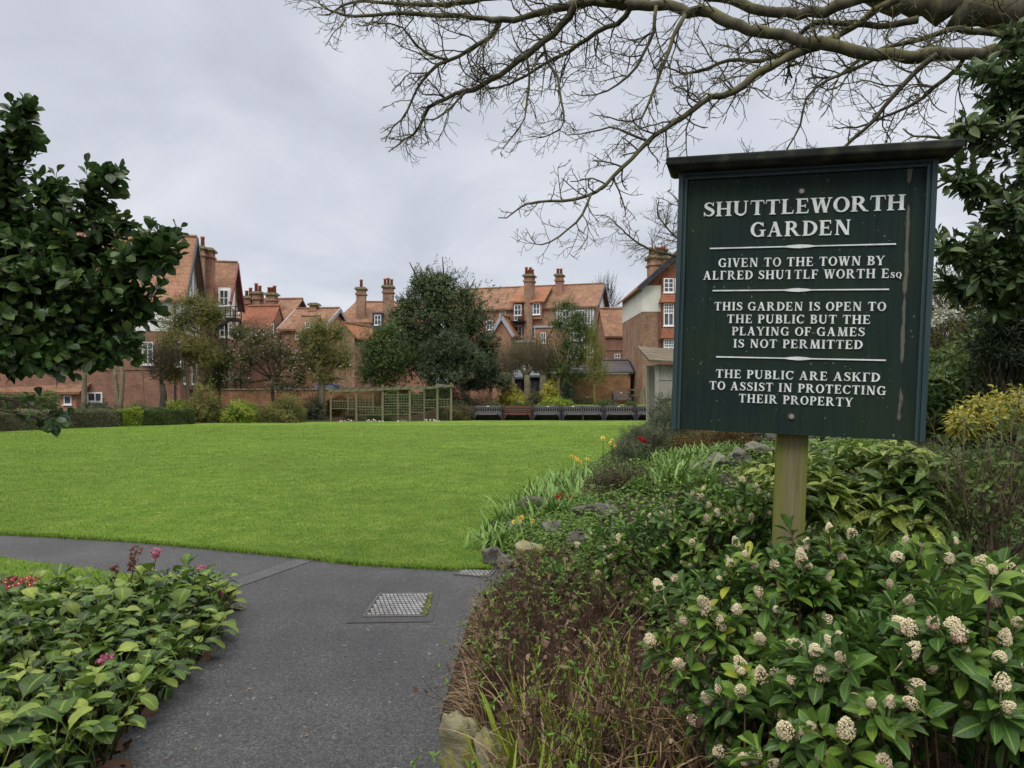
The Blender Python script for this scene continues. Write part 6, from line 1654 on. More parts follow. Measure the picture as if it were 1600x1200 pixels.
# ------------------------------------------------------------------ hedges and shrubs along the far side
def hedge(name, label, pts, w, h, n, L, matn, group=None, rough=.05, box=True, tints=(0, 1)):
    """a clipped hedge along ground points: dense small leaves over a squared or rounded body"""
    p = np.asarray(pts, float); a = p[0]
    t = thing(name, label, "hedge", (a[0], a[1], float(gz(a[0], a[1]))), 0, group)
    d = np.r_[0, np.cumsum(np.linalg.norm(np.diff(p, axis=0), axis=1))]
    def frame(u):
        x = np.stack([np.interp(u * d[-1], d, p[:, k]) for k in range(2)], -1)
        i = np.clip(np.searchsorted(d, u * d[-1]) - 1, 0, len(p) - 2); dr = norm(p[i + 1] - p[i]); return x, np.stack([dr[:, 1], -dr[:, 0]], -1)
    u = rng.random(n); c = rng.random(n) * (w + 2 * h)
    lat = np.where(c < h, w / 2, np.where(c < h + w, w / 2 - (c - h), -w / 2)); up_ = np.where(c < h, c, np.where(c < h + w, h, 2 * h + w - c))
    nl = np.where(c < h, 1., np.where(c < h + w, 0, -1.)); nu_ = np.where((c >= h) & (c < h + w), 1., 0)
    x, s_ = frame(u); wob = rough * (np.sin(u * d[-1] * 2.3) + np.sin(u * d[-1] * 5.1 + up_ * 4)) + rng.normal(size=n) * rough * .6
    q = x + s_ * (lat + nl * wob)[:, None]; z = gz(q[:, 0], q[:, 1]) + up_ + nu_ * wob
    P = np.c_[q, z]; D = np.c_[s_ * nl[:, None], nu_]
    f = MB(); tn = tints[0] + (tints[1] - tints[0]) * np.clip(.5 + .3 * np.sin(u * d[-1] * 1.3) + .3 * rng.normal(size=n), 0, 1)
    leaves(f, P, norm(D * .5 + rdir(n) * .8 + UP * .2), D + rdir(n) * .5, L * (.6 + .8 * rng.random(n)), L * .55, L_FAR, tn)
    f.build("foliage", M[matn], t)
    core = MB(); uu = np.linspace(0.02, .98, 24); x, s_ = frame(uu); k = len(uu)
    g = gz(x[:, 0], x[:, 1]); V = []
    for la, zz in ((w / 2 - .08, 0), (w / 2 - .08, h - .08), (-w / 2 + .08, h - .08), (-w / 2 + .08, 0)): V.append(np.c_[x + s_ * la, g + zz])
    V = np.concatenate(V); i = np.arange(k - 1)
    for r_ in range(3): core.add(V, np.stack([r_ * k + i, r_ * k + i + 1, (r_ + 1) * k + i + 1, (r_ + 1) * k + i], -1))
    core.build("branches", M['bark_dark'], t)
    return t
hedge("clipped_hedge", "long grey green clipped hedge along the lawn at the left", [gpt(-160, 684), gpt(-60, 677.5), gpt(60, 671.5), gpt(120, 669), gpt(186, 666.5)], .9, .82, 26000, .05, 'lf_hedge', "clipped hedges bordering the lawn")
hedge("clipped_hedge", "short bright yellow green section of hedge between the grey and the dark hedge", [gpt(186, 666.5), gpt(216, 665.5)], .9, .80, 4200, .07, 'lf_lime', "clipped hedges bordering the lawn", tints=(0, .7))
hedge("clipped_hedge", "dark green clipped hedge right of the yellow green section", [gpt(216, 665.5), gpt(300, 663)], .9, .80, 11000, .055, 'lf_mid', "clipped hedges bordering the lawn", tints=(0, .6))
def far(px, Y): return np.array([(px - 800) / F * Y, Y])
hedge("tall_hedge", "taller bright green hedge behind the grey clipped one at the far left", [far(-160, 35), far(0, 36.5), (far(92, 38.2))], 1.0, 1.55, 16000, .08, 'lf_mid', None, .1, tints=(.4, 1))

def bush(name, label, px0, px1, ptop, pbase, Y, n, L, matn, cat="shrub", W=None, amp=.2, group=None, tints=(0, 1), nl=5, upb=.5, stems=24, tilt=(.4, 1.3)):
    cx = (px0 + px1) / 2; rx = (px1 - px0) / 2 * Y / F; zt = at(0, ptop, Y)[2]; x = (cx - 800) / F * Y
    g = float(gz(x, Y)) if pbase is None else at(0, pbase, Y)[2]
    rz = (zt - g) / 1.55; c = np.array([x, Y, zt - rz * .92])
    bl = [(c, (rx * .82, rx * .8, rz * .88))]
    for s_ in (-1, 1): bl.append((c + [s_ * rx * .42, rng.normal() * .2, -rz * .22 + rng.normal() * .1], (rx * .55, rx * .6, rz * .72)))
    return shrub(name, label, bl, n, L, W or L * .5, matn, cat, L_FAR, nl, L * 1.5, tilt, .5, amp, -.85, stems, 'bark_dark', .014, group, upb, tints, .1, int(px0) + 3, (x, Y, float(gz(x, Y))))
bush("juniper", "spreading dark green juniper behind the hedge at the left", 112, 188, 622, 662, 40, 2000, .10, 'lf_dark', amp=.25, tints=(.2, .8))
bush("shrub", "fresh green shrub between the pale trunk and the pollarded tree", 186, 240, 622, 662, 41, 900, .10, 'lf_mid', tints=(.4, 1))
bush("shrub", "round yellow green shrub just right of the pollarded tree at the left", 258, 300, 620, 655, 40, 900, .11, 'lf_lime', tints=(.1, .8))
bush("shrub", "tall olive shrub with yellowish tips left of the bright choisya", 290, 352, 598, 664, 39.5, 2200, .10, 'lf_olive', amp=.3, tints=(.2, 1))
bush("choisya", "round bright yellow green shrub at the lawn's far edge, left of the pergola", 346, 410, 620, 664, 39.5, 1800, .12, 'lf_lime', tints=(.1, 1), amp=.14)
bush("shrub", "broad olive green shrub between the bright choisya and the bare trunked tree", 404, 484, 610, 663, 40, 3200, .10, 'lf_olive', amp=.22, tints=(0, .9))
bush("shrub", "low brownish shrub under the pergola's left half", 530, 568, 634, 660, 43, 500, .07, 'lf_heath', amp=.25)
bush("shrub", "low dark green shrub climbing the middle trellis", 562, 620, 634, 662, 42.3, 900, .08, 'lf_mid', amp=.3, tints=(0, .6))
bush("shrub", "brown mounded shrub between the pergola and the first bench", 688, 742, 625, 660, 42.6, 1900, .08, 'lf_heath', amp=.15, tints=(.3, 1))
bush("shrub", "dark strap leaved shrub behind the pergola's right end", 690, 752, 603, 645, 47, 900, .26, 'lf_dark', W=.05, amp=.2, tints=(.2, 1), upb=.9)
bush("shrub", "tan grassy shrub left of the first golden shrub", 738, 782, 606, 640, 46.8, 500, .22, 'straw', W=.035, amp=.25, tints=(0, .5), upb=1.2)
bush("golden_shrub", "left golden yellow shrub behind the benches", 772, 826, 596, 640, 48.5, 1300, .15, 'lf_gold', amp=.25, tints=(0, 1))
bush("shrub", "small brown green shrub between the two golden shrubs", 822, 850, 604, 638, 48, 500, .10, 'lf_heath', amp=.25)
bush("golden_shrub", "right golden yellow shrub behind the benches, brighter at the top", 836, 878, 596, 638, 48.8, 1200, .15, 'lf_gold', amp=.2, tints=(.2, 1))
bush("shrub", "low broad leaved lime green shrub in front of the right golden shrub", 834, 900, 618, 640, 46.5, 900, .18, 'lf_lime', amp=.2, tints=(0, .9))
bush("ivy_column", "dark ivy swallowing the foot of the slender tree right of the golden shrubs", 874, 900, 586, 630, 49, 900, .10, 'lf_dark', amp=.15)
bush("shrub", "dark low bush against the garden wall, right of the ivy", 892, 934, 610, 640, 49.5, 700, .09, 'lf_heath', amp=.25)
for i, (p0, p1, pt, lab, mt) in enumerate((
        (754, 790, 624, "leftmost clipped box mound, above the first bench", 'lf_mid'), (797, 822, 624, "left of the paired clipped box mounds above the brown bench", 'lf_mid'),
        (815, 839, 624.5, "right of the paired clipped box mounds above the brown bench", 'lf_mid'), (930, 962, 621.5, "large clipped box mound with pale flowers, behind the long bench", 'lf_mid'),
        (946, 973, 626.5, "grey green lavender mound between two box mounds", 'lf_greygreen'), (972, 996, 624, "rightmost clipped box mound, left of the ladder shaped obelisk", 'lf_mid'), (1016, 1046, 625, "grey green mound by the shelter's post", 'lf_greygreen'))):
    bush("box_mound", lab, p0, p1, pt, 641, 44.6, 1100, .05, mt, amp=.05, group="clipped mounds behind the benches", tints=(.0, .7), nl=4)

M['lf_oak'] = leafmat('holm_oak_leaf', (.022, .040, .014), (.060, .090, .030), (.14, .175, .065), .5, .25, .15)
# ------------------------------------------------------------------ far trees
def tree(name, label, px, Y, trunk_r, pfork, clusters, n, L, matn, barkn='bark_pale', W=None, cat="tree", tmpl=None, twigs=0, nl=5, tints=(0, 1), group=None, lean=0.0, part="crown", extra=None, shell=.35, amp=.3, tw=(.6, .010), trunks=1, upb=.4, blossom=None):
    """trunk and limbs that reach every part of the crown, and a crown of leafy shoots"""
    x = (px - 800) / F * Y; g = float(gz(x, Y)); base = np.array([x, Y, g])
    t = thing(name, label, cat, base, 0, group); w = MB(); f = MB()
    cl = [(at(cx, cy, Y + dy), np.array([rx * Y / F, rx * Y / F * .9, ry * Y / F])) for cx, cy, rx, ry, dy in clusters]
    forks = []
    for k in range(trunks):
        top = at(px + lean + (k - (trunks - 1) / 2) * 9, pfork, Y); b0 = base + [(k - (trunks - 1) / 2) * .16, 0, -.05]
        tp = np.array([b0, b0 * .7 + top * .3 + rng.normal(size=3) * [.05, .05, 0], b0 * .3 + top * .7 + rng.normal(size=3) * [.06, .06, 0], top])
        w.tube(tp, np.array([1.25, .95, .85, .7]) * trunk_r, 9, .5); forks.append(top)
    tips, axs, sd = [], [], []
    tot = sum(r[0] * r[2] for c, r in cl)
    for i, (c, r) in enumerate(cl):
        fk = forks[rng.integers(len(forks))]; mid = fk * .5 + c * .5 + rng.normal(size=3) * .12 * np.linalg.norm(c - fk)
        w.tube([fk - [0, 0, .1], mid, c, c + (c - mid) * .5], np.array([.55, .38, .22, .1]) * trunk_r, 6, .5)
        for _ in range(9):
            e_ = c + rdir(1)[0] * r * .85; w.tube([c + (e_ - c) * .02, c + (e_ - c) * .5 + rng.normal(size=3) * .08, e_], np.array([.16, .1, .05]) * trunk_r, 4, .5)
        P, D = blob(int(n * r[0] * r[2] / tot), c, r, int(px) * 3 + i, shell, amp, -.95)
        tips.append(P); axs.append(norm(D * .8 + UP * upb + rdir(len(P)) * .6)); sd.append(np.full(len(P), rng.random()))
        for _ in range(int(twigs * r[0] * r[2] / tot)):
            a0 = c + rdir(1)[0] * r * .6; q, _d = wander(a0, (a0 - fk) + rdir(1)[0] * .6 + UP * .3, tw[0] * (.6 + .8 * rng.random()), 5, .14, .1); w.tube(q, np.linspace(tw[1], tw[1] * .35, 6), 3, rng.random())
    tips, axs, sd = np.concatenate(tips), np.concatenate(axs), np.concatenate(sd)
    k = tips[:, 2] > g + .2; tips, axs, sd = tips[k], axs[k], sd[k]
    if n:
        tn = tints[0] + (tints[1] - tints[0]) * np.clip(.5 * sd + .5 * rng.random(len(tips)), 0, 1)
        for lo, hi in ((0, .33), (.33, .66), (.66, 1.01)):
            k = (tn >= lo) & (tn < hi)
            if k.any(): whorl(f, tips[k], axs[k], nl, L, W or L * .5, tmpl or L_FAR, (.3, 1.5), L * 1.6, (max(0, lo - .1), min(1, hi + .1)), .15)
        f.build(part, M[matn], t)
    w.build("trunk", M[barkn], t)
    if blossom:
        bl = MB(); k = rng.permutation(len(tips))[:blossom[1]]; nb = len(k)
        q = tips[k] + rng.normal(size=(nb, 3)) * .12
        for _ in range(3): leaves(bl, q, rdir(nb), rdir(nb), blossom[2] * (.6 + .6 * rng.random(nb)), blossom[2] * .8, L_FAR, .5)
        bl.build("blossom", M[blossom[0]], t)
    return t
tree("garden_tree", "ivy clad bare trunk rising beside the low white window at the left", 131, 42, .16, 560, [(140, 545, 26, 22, 0)], 260, .10, 'lf_olive')
tree("garden_tree", "pale double trunked tree in front of the brick gable, left of the pollard", 187, 41, .14, 560, [(196, 540, 26, 26, 0), (180, 520, 20, 20, 0)], 240, .10, 'lf_olive', lean=-2, twigs=60, trunks=2, tw=(.8, .012))
tree("pollard", "pollarded tree with a brushy head of brown shoots before the timbered house", 253, 41, .22, 600, [(250, 585, 20, 17, 0), (256, 566, 26, 18, 0)], 60, .08, 'lf_olive', 'bark_dark', twigs=320, tw=(1.1, .013), tints=(.3, 1))
tree("young_tree", "thin sapling stem against the brick gable left of the pollard", 222, 41.5, .035, 560, [(222, 545, 14, 22, 0)], 60, .08, 'lf_olive', twigs=40, tw=(.5, .008))
tree("garden_tree", "airy olive green tree before the timbered house and fire escape", 302, 42.5, .11, 570, [(285, 500, 34, 32, 0), (322, 492, 32, 32, 0), (302, 470, 26, 16, 0), (300, 545, 46, 34, 0), (338, 490, 18, 18, 0), (262, 540, 22, 36, 0), (272, 580, 26, 24, 0), (330, 560, 26, 28, 0)], 7000, .115, 'lf_olive', twigs=160, trunks=3, tints=(.1, 1), shell=.2, amp=.4)
tree("garden_tree", "dense green ivy grown tree beneath the fire escape", 345, 44, .12, 585, [(352, 560, 26, 30, 0), (340, 590, 22, 26, 0), (375, 520, 20, 18, 0)], 1500, .12, 'lf_mid', 'bark_dark', tints=(0, .7))
tree("cherry_tree", "cherry tree scattered with pale pink blossom left of the pergola", 425, 43, .12, 590, [(385, 560, 40, 36, 0), (425, 545, 42, 40, 0), (455, 565, 36, 40, 0), (400, 525, 36, 26, 0), (372, 590, 30, 24, 0), (440, 600, 34, 20, 0), (470, 590, 20, 30, 0)], 5000, .105, 'lf_heath', 'bark_dark', twigs=420, tints=(.2, 1), shell=.15, amp=.4, blossom=('blossom', 520, .06))
tree("garden_tree", "sturdy bare trunked tree with airy light green crown left of the pergola", 502, 43.5, .26, 590, [(490, 555, 34, 40, 0), (520, 560, 30, 36, 0), (500, 515, 34, 30, 0), (528, 520, 22, 26, 0), (475, 530, 18, 26, 0), (510, 590, 40, 14, 0), (540, 560, 20, 30, 0), (500, 545, 40, 40, 0)], 5000, .11, 'lf_olive', 'bark_pale', twigs=260, tints=(.2, 1), shell=.15, amp=.45)
tree("holm_oak", "great dark evergreen tree in the middle beyond the pergola, tallest of all", 672, 50, .34, 560, [(655, 440, 24, 26, 0), (694, 440, 28, 26, 0), (728, 465, 26, 26, 0), (640, 480, 34, 36, 0), (690, 490, 46, 46, 0), (740, 500, 32, 40, 0), (640, 530, 36, 36, .5), (760, 540, 30, 36, 0), (700, 550, 40, 40, 1), (620, 500, 20, 30, 0), (770, 575, 22, 26, 0), (690, 520, 82, 70, 0), (682, 462, 56, 42, 0), (676, 438, 40, 22, 0), (640, 555, 50, 44, 0), (745, 555, 48, 44, 0)], 10500, .165, 'lf_oak', 'bark_dark', nl=7, tints=(.1, 1), shell=.3, amp=.42)
tree("evergreen_tree", "lighter green leafy tree at the great evergreen's left foot, behind the pergola", 598, 47.5, .16, 590, [(585, 545, 28, 34, 0), (605, 520, 26, 28, 0), (620, 565, 30, 30, 0), (575, 580, 24, 22, 0), (600, 590, 36, 20, 0), (600, 555, 42, 42, 0)], 3800, .13, 'lf_mid', 'bark_dark', nl=6, tints=(0, .8), amp=.3)
M['lf_greyever'] = leafmat("grey_evergreen_leaf", (.022, .038, .018), (.050, .074, .032), (.11, .14, .065), .5, .25, .15)
tree("evergreen_tree", "round grey green evergreen in front of the great dark one", 705, 46.5, .18, 590, [(700, 545, 38, 34, 0), (675, 560, 26, 28, 0), (732, 560, 30, 30, 0), (700, 585, 46, 22, 0)], 4600, .13, 'lf_greyever', 'bark_dark', nl=7, tints=(0, 1), shell=.45, amp=.2)
tree("evergreen_tree", "dark skirt of evergreen at the right foot of the great tree, beside the pollards", 765, 48, .16, 600, [(760, 580, 28, 26, 0), (785, 595, 18, 16, 0), (740, 600, 26, 14, 0)], 1900, .13, 'lf_dark', 'bark_dark', nl=7, tints=(.1, .8))
for px_, lab, cl, tr in ((823, "left pollarded tree of the pair with a dense head of orange brown shoots", [(806, 566, 22, 20, 0), (822, 560, 24, 20, 0), (838, 570, 16, 18, 0)], .30), (849, "right pollarded tree of the pair with a knuckled head and orange brown shoots", [(848, 566, 22, 18, 0), (862, 572, 16, 16, 0), (842, 575, 14, 14, 0)], .34), (801, "slim leftmost pollard half hidden by the great evergreen", [(798, 578, 14, 16, 0)], .18)):
    tree("pollard", lab, px_, 50, tr, 586, cl, 0, .1, 'lf_olive', 'bark_pale', twigs=int(620 * sum(c[2] for c in cl) / 60), tw=(1.35, .016), group="pollarded trees beyond the benches")
M['bark_orange'] = M['twig_orange']
tree("garden_tree", "slender tall tree clothed in grey green leaves before the long brick house", 878, 49.5, .15, 590, [(884, 475, 28, 14, 0), (872, 505, 22, 22, 0), (900, 510, 28, 30, 0), (885, 540, 34, 34, 0), (910, 555, 26, 34, 0), (880, 575, 30, 24, 0), (905, 585, 26, 18, 0), (900, 495, 26, 24, 0), (920, 520, 20, 30, 0)], 4200, .12, 'lf_mid', 'bark_pale', twigs=220, tints=(0, 1), trunks=2, shell=.15, amp=.45)
tree("young_tree", "thin upright pale green tree right of the slender grey green one", 930, 47, .07, 600, [(930, 560, 16, 30, 0), (934, 585, 20, 18, 0), (928, 530, 10, 20, 0)], 500, .09, 'lf_olive', 'twig_green', twigs=320, tw=(1.1, .012), tints=(.5, 1))
tree("bare_tree", "far bare tree showing above the white gable right of the long house", 945, 84, .25, 500, [(945, 465, 18, 24, 0), (935, 480, 14, 16, 0), (955, 485, 12, 14, 0)], 0, .1, 'lf_olive', 'bark_dark', twigs=260, tw=(1.9, .022))

# ------------------------------------------------------------------ benches
def bench(label, px0, px1, Y, matn, slat='v', pb=None, legs=2, group="park benches in a row along the lawn", plaque=None):
    L = (px1 - px0) / F * Y; x = ((px0 + px1) / 2 - 800) / F * Y; g = float(gz(x, Y))
    t = thing("park_bench", label, "bench", (x, Y, g), 0, group); m_ = M[matn]; dk = M['wood_rbrown' if matn == 'wood_brown' else 'wood_char']
    def mk(name, boxes=(), bars=(), parent=t, mm=None):
        b = MB()
        for lo, hi in boxes: b.box(lo, hi)
        for q in bars: b.bar(*q)
        return b.build(name, mm or (dk if name in ('leg', 'armrest', 'brace') else m_), parent, local=True, smooth=False)
    h = L / 2
    mk("seat", [((-h + .05, -.05 + i * .095, .415), (h - .05, .035 + i * .095, .445)) for i in range(5)] + [((-h + .05, -.07, .34), (h - .05, -.05, .41))])
    if slat == 'v':
        n = max(9, int(L / .14)); bk = [((-h + .03, .41, .80), (h - .03, .46, .885)), ((-h + .03, .41, .47), (h - .03, .455, .535))]
        bk += [((-h + L * (i + .5) / n - .026, .425, .536), (-h + L * (i + .5) / n + .026, .447, .799)) for i in range(n)]
    else: bk = [((-h + .03, .41, z), (h - .03, .445, z + .075)) for z in (.50, .61, .80)]
    br = mk("backrest", bk)
    for sx in (-1, 1):
        xl = sx * (h - .045)
        mk("leg", [((xl - .042, -.08, 0), (xl + .042, -.0, .62))]); mk("leg", [((xl - .042, .40, 0), (xl + .042, .472, .905))])
        mk("armrest", [((xl - .05, -.11, .622), (xl + .05, .40, .66))])
        mk("brace", (), [((xl - sx * .03, -.045, .20), (xl - sx * .26, -.045, .40), .05, .06)])
    if legs > 2:
        mk("leg", [((-.04, -.08, 0), (.04, -.0, .41))]); mk("leg", [((-.04, .40, 0), (.04, .472, .885))])
    if plaque is not None: mk("plaque", [((plaque * h - .07, .401, .815), (plaque * h + .07, .4095, .865))], (), br, M['plaque'])
    return t
bench("leftmost weathered grey bench of the front row", 740, 785, 42.75, 'wood_grey', plaque=-.02)
bench("reddish brown bench with horizontal back slats, the only brown one", 786.5, 831, 42.75, 'wood_brown', 'h')
bench("grey bench immediately right of the brown bench", 832.5, 876, 42.75, 'wood_grey', plaque=.1)
bench("longest grey bench, with a leg in the middle", 878.5, 943, 42.75, 'wood_grey', legs=3, plaque=-.45)
bench("grey bench in front of the large box mound, right of the longest bench", 944.5, 993, 42.75, 'wood_grey', plaque=0.0)
bench("rightmost front bench, partly behind the shelter post", 994.5, 1040, 42.75, 'wood_grey')
bench("dark slatted bench standing behind the row, left of the obelisk", 957, 987, 50.2, 'wood_grey', group="benches on the upper lawn", plaque=0.0)
bench("dark slatted bench standing behind the row, right of the obelisk", 1009, 1038, 50.2, 'wood_grey', group="benches on the upper lawn", plaque=.2)
P = coons([(2.2, 45.6), (13, 45.6)], [(13, 45.6), (13, 50.8)], [(1.0, 50.8), (13, 50.8)], [(2.2, 45.6), (1.0, 50.8)], 24, 12)
sheet("upper_lawn", P, .02, M['turf'], skirt=.04)

# timber post and rail fence and a ladder shaped obelisk on the upper lawn
t = thing("rail_fence", "algae green timber post and rail fence behind the upper benches", "fence", (*corner(970, 51.6), .4))
def fpt(px, py, Y): return at(px, py, Y)
b = MB()
for py in (609, 618): b.bar(fpt(918, py, 51.5), fpt(1060, py, 51.5), .06, .10)
b.build("rails", M['wood_green'], t, smooth=False)
for px in (924, 935, 950, 966, 982, 998, 1014, 1030, 1046):
    b = MB(); q = fpt(px, 607.5, 51.6); b.box((q[0] - .06, 51.53, float(gz(q[0], 51.6)) - .1), (q[0] + .06, 51.65, q[2])); b.build("post", M['wood_green'], t, smooth=False)
t = thing("garden_obelisk", "ladder shaped pale green timber obelisk standing between the upper benches", "plant support", (*corner(1004.5, 47.5), .4))
b = MB(); gz_ = float(gz(corner(1004.5, 47.5)[0], 47.5))
c0 = np.array([*corner(1004.5, 47.5), gz_])
for sx in (-1, 1):
    for sy in (-1, 1): b.bar(c0 + [sx * .22, sy * .22, -.02], c0 + [sx * .10, sy * .10, 1.15], .06, .06)
for z in (.25, .6, .95):
    r_ = .22 - .12 * z / 1.15
    for a_, c_ in (((-1, -1), (1, -1)), ((1, -1), (1, 1)), ((1, 1), (-1, 1)), ((-1, 1), (-1, -1))): b.bar(c0 + [a_[0] * r_, a_[1] * r_, z], c0 + [c_[0] * r_, c_[1] * r_, z], .04, .05)
b.box(c0 + [-.14, -.14, 1.15], c0 + [.14, .14, 1.20])
b.build("frame", M['wood_green'], t, smooth=False)

# ------------------------------------------------------------------ pergola with trellis
t = thing("pergola", "algae green timber pergola with trellis panels at the lawn's far edge", "pergola", (*corner(610, 42), -.39))
YF, YB = 41.4, 43.0
def post(px, ptop, Y, w=.055):
    q = at(px, ptop, Y); b = MB(); b.box((q[0] - w, Y - w, float(gz(q[0], Y)) - .1), (q[0] + w, Y + w, q[2])); b.build("post", M['wood_green'], t, smooth=False)
for px, pt, w in ((517, 609, .045), (557, 606.5, .055), (598, 601, .06), (640.5, 600.5, .06), (683.5, 599, .06), (705, 598, .06)): post(px, pt, YF, w)
for px, pt in ((544, 608), (583, 607), (622, 603), (663, 602)): post(px, pt, YB, .05)
b = MB()
def beam(p0, p1, Y, w=.06, h=.14):
    b.bar(at(*p0, Y), at(*p1, Y), w, h)
beam((513, 611), (598, 608.5), YF - .09); beam((598, 608), (684, 605.5), YF - .085); beam((680, 603.5), (709, 603), YF - .08)
beam((540, 610.5), (600, 608.5), YB - .08); beam((600, 608), (668, 605.5), YB - .082)
for px in np.linspace(519, 704, 15): pp = 607.8 - (px - 517) / 190 * 5; b.bar(at(px, pp, YF - .35), at(px, pp, YF) + [0, YB - YF + .3, .0], .05, .09)
b.build("beams", M['wood_green'], t, smooth=False)
def trellis(px0, px1, pt, pb, Y):
    b = MB(); a, c = at(px0, pt, Y), at(px1, pb, Y)
    nx, nz = max(3, int((c[0] - a[0]) / .15)), max(3, int((a[2] - c[2]) / .15))
    for i in range(nx + 1): x = a[0] + (c[0] - a[0]) * i / nx; b.box((x - .009, Y - .012, c[2]), (x + .009, Y, a[2]))
    for j in range(nz + 1): z = c[2] + (a[2] - c[2]) * j / nz; b.box((a[0], Y + .001, z - .009), (c[0], Y + .013, z + .009))
    for lo, hi in (((a[0] - .03, Y - .02, c[2] - .03), (c[0] + .03, Y + .02, c[2] + .01)), ((a[0] - .03, Y - .02, a[2] - .01), (c[0] + .03, Y + .02, a[2] + .03))): b.box(lo, hi)
    b.build("trellis_panel", M['wood_green'], t, smooth=False)
trellis(518.5, 555.5, 627, 638, YF); trellis(558.5, 580, 619, 635, YF + .05); trellis(558.5, 596.5, 636, 648, YF); trellis(599.5, 639, 617, 630, YF); trellis(599.5, 639, 634, 647, YF + .02)
trellis(642, 662, 616, 644, YF); trellis(664, 682, 625, 637, YF + .04); trellis(685, 703.5, 624, 635, YF); trellis(545, 582, 627, 640, YB)
# pale fallen petals along the foot of the pergola and on the path
b = MB(); n = 150
q = np.c_[rng.uniform(*(np.array([520, 690]) - 800) / F * 40.9, n), rng.normal(size=n) * .12 + 41.0]
k = (np.sin(q[:, 0] * 3.7) > -.2); q = q[k]; n = len(q)
leaves(b, np.c_[q, gz(q[:, 0], q[:, 1]) + .03 + .05 * rng.random(n)], rdir(n), rdir(n), .10, .08, L_FAR, .5)
tag(b.build("fallen_petals", M['blossom'], loc=(0, 0, 0)), "pale pink petals fallen along the foot of the pergola", kind="stuff")
b = MB(); n = 90; q = np.c_[rng.uniform(-8, 3, n), 6.5 + 22 * rng.random(n) ** 2]; q = q[inpoly(q, lawn_poly)]; n = len(q)
leaves(b, np.c_[q, gz(q[:, 0], q[:, 1]) + .04], rdir(n) * [1, 1, .2], UP + rdir(n) * .3, .025 + .02 * rng.random(n), .022, L_MID, .4 + .6 * rng.random(n))
tag(b.build('lawn_litter', M['straw'], loc=(0, 0, 0)), 'a few pale dead leaves scattered on the lawn', kind='stuff')
b = MB(); n = 70
q = np.c_[rng.uniform(-1.9, -.3, n), rng.uniform(2.7, 6.3, n)]; q = q[inpoly(q, pl[:9] + pr[:8][::-1])]; n = len(q)
leaves(b, np.c_[q, gz(q[:, 0], q[:, 1]) + .008], rdir(n) * [1, 1, .1], UP + rdir(n) * .15, .012 + .012 * rng.random(n), .009, L_MID, rng.random(n))
tag(b.build("path_litter", M['straw'], loc=(0, 0, 0)), "scattered pale leaf scraps lying on the asphalt path", kind="stuff")

# ------------------------------------------------------------------ timber shelter, mostly behind the board
h = House("garden_shelter", "silvery timber garden shelter with a tiled roof edge, mostly hidden behind the board", "shelter", corner(1024, 31), 0)
xe = 3.6; zg = float(gz(h.o[0] + 1, 31)) - .02; za = h.px(1030, 569)[1]
for x in (0, xe): 
    for y in (0, 2.0): h.part("post", 'wood_pale', [((x, y, zg), (x + .17, y + .15, za))])
h.part("side_panel", 'wood_pale', [((.172, .06, h.px(1040, 620)[1]), (xe, .09, za - .02)), ((.172, .03, h.px(1040, 594)[1]), (xe, .10, h.px(1040, 592)[1])), ((.172, .02, h.px(1040, 623)[1]), (xe, .11, h.px(1040, 620)[1] - .002)), ((.60, .04, h.px(1040, 620)[1]), (.64, .058, za - .1))])
h.part("back_panel", 'wood_pale', [((.15, 2.0, zg), (xe, 2.05, za))])
b = MB(); b.add([(-.35, -.35, za + .08), (xe + .5, -.35, za - .25), (xe + .5, 2.5, za + .5), (-.35, 2.5, za + .83)] + [(-.35, -.35, za + .2), (xe + .5, -.35, za - .13), (xe + .5, 2.5, za + .62), (-.35, 2.5, za + .95)], [(4,5,6,7),(3,2,1,0),(0,1,5,4),(1,2,6,5),(2,3,7,6),(3,0,4,7)])
b.build("roof", M['shingle'], h.t, local=True, smooth=False)

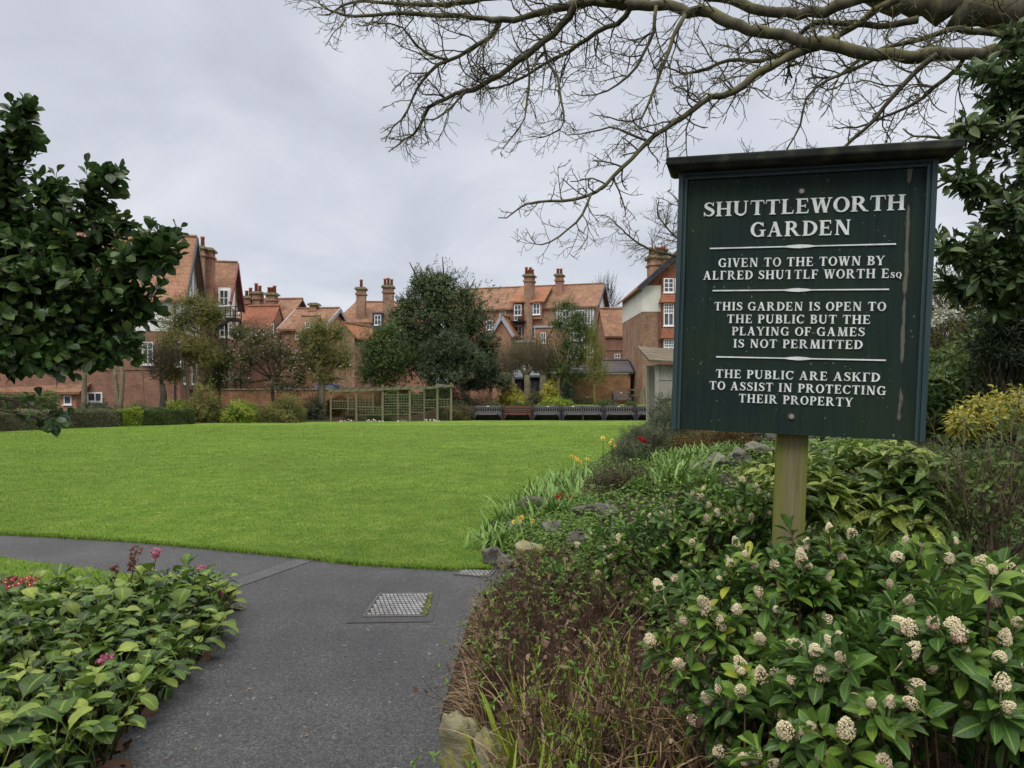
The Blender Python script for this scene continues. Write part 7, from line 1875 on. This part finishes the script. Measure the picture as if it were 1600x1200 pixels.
# ------------------------------------------------------------------ parked cars, bins and a gull
def car(label, px0, px1, ptop, Y, matn, yaw=0.0):
    x = ((px0 + px1) / 2 - 800) / F * Y; g = at(0, ptop, Y)[2] - 1.46
    t = thing("parked_car", label, "car", (x, Y, g), yaw, "cars parked beyond the garden wall")
    prof = [(-2.1, .30), (-2.12, .62), (-2.0, .80), (-1.25, .93), (-.55, 1.40), (-.1, 1.46), (.75, 1.43), (1.45, 1.05), (2.0, .98), (2.1, .72), (2.08, .32)]
    b = MB(); k = len(prof)
    ins = lambda z: .86 - max(0, z - .9) * .32
    V = np.array([(px, -ins(pz), pz) for px, pz in prof] + [(px, ins(pz), pz) for px, pz in prof])
    i = np.arange(k); j = (i + 1) % k
    b.add(V, np.stack([i, j, j + k, i + k], -1)[:, ::-1]); b.add(V, [tuple(range(k))]); b.add(V, [tuple(range(2 * k - 1, k - 1, -1))])
    bevel(b.build("body", M[matn], t, local=True, smooth=True), .05, 3)
    b = MB()
    for sg in (-1, 1):
        for poly in ([(-1.05, .98), (-.5, 1.35), (.05, 1.39), (.05, .98)], [(.15, .98), (.15, 1.39), (.7, 1.36), (1.2, .99)]):
            v = [(a, sg * (ins(c) + .012), c) for a, c in poly]; b.add(v, [(0, 1, 2, 3) if sg > 0 else (3, 2, 1, 0)])
    b.add([(-1.24, -.74, .98), (-1.24, .74, .98), (-.60, .62, 1.39), (-.60, -.62, 1.39)], [(3, 2, 1, 0)]); b.add([(1.40, -.70, 1.10), (1.40, .70, 1.10), (.82, .63, 1.43), (.82, -.63, 1.43)], [(0, 1, 2, 3)])
    b.build("windows", M['glass'], t, local=True, smooth=False)
    for wx in (-1.3, 1.3):
        for wy in (-.80, .80):
            b = MB(); b.tube([(wx, wy - .1, .31), (wx, wy + .1, .31)], .31, 18); w = b.build("wheel", M['black'], t, local=True, smooth=False)
    for wy in (-.6, .6):
        b = MB(); b.box((-2.14, wy - .16, .64), (-2.06, wy + .16, .76)); b.build("headlight", M['plaque'], t, local=True, smooth=False)
    return t
M['car_dark'] = plain("dark_grey_car_paint", (.03, .035, .04), .25, .6, .3, .05)
M['car_blue'] = plain("blue_car_paint", (.03, .045, .13), .25, .6, .3, .05)
car("dark grey car parked behind the cherry tree", 418, 462, 600, 54, 'car_dark', R(6))
car("blue car parked behind the bare trunked tree", 488, 532, 599.5, 54, 'car_blue', R(-4))
t = thing("wheelie_bin", "green wheeled bin beside the white door, left of the shelter", "bin", at(1003, 620, 52))
z0 = float(gz(*corner(1003, 52))); c0 = np.array([*corner(1003, 52), z0])
b = MB(); v = [c0 + q for q in ((-.22, -.25, .05), (.22, -.25, .05), (.22, .25, .05), (-.22, .25, .05), (-.29, -.33, .98), (.29, -.33, .98), (.29, .33, .98), (-.29, .33, .98))]
b.add(v, [(3,2,1,0),(4,5,6,7),(0,1,5,4),(1,2,6,5),(2,3,7,6),(3,0,4,7)]); M['bin'] = plain("green_plastic", (.02, .09, .035), .45, .4)
b.build("body", M['bin'], t, smooth=False); b = MB(); b.box(c0 + [-.31, -.38, .985], c0 + [.31, .36, 1.05]); b.build("lid", M['bin'], t, smooth=False)
for sx in (-1, 1):
    b = MB(); b.tube([c0 + [sx * .24, .3, .1], c0 + [sx * .31, .3, .1]], .1, 12); b.build("wheel", M['black'], t, smooth=False)

# hedges that close the view behind the pergola
hedge("low_hedge", "rust brown hedge with a green top behind the pergola's left half", [far(512, 45.5), far(600, 45.5)], .9, 1.0, 6500, .09, 'lf_heather', None, .08, tints=(0, .8))
hedge("low_hedge", "dark green hedge behind the pergola's right half", [far(600, 46), far(705, 46)], 1.0, 1.25, 9000, .10, 'lf_mid', None, .12, tints=(0, .5))
bush("shrub", "dark shrub at the bare trunked tree's left, below the wall", 470, 512, 612, 660, 43.5, 900, .10, 'lf_dark', amp=.2)
for px, w_, pt, lab in ((1012, 62, 762, "small leafy shrub right of the dark rounded shrub"), (1090, 50, 758, "small leafy shrub in front of the pale stones")):
    bush("low_shrub", lab, px - w_ / 2, px + w_ / 2, pt - 12, None, 8.0, 420, .035, 'lf_cover', amp=.2, tints=(0, .7))
# the garden goes on to the right behind the board
hedge("tall_hedge", "tall dark green hedge closing the garden at the right behind the board", [far(1090, 39), far(1300, 36), far(1500, 30), far(1800, 24)], 1.6, 3.0, 16000, .13, 'lf_mid', None, .25, tints=(0, .6))
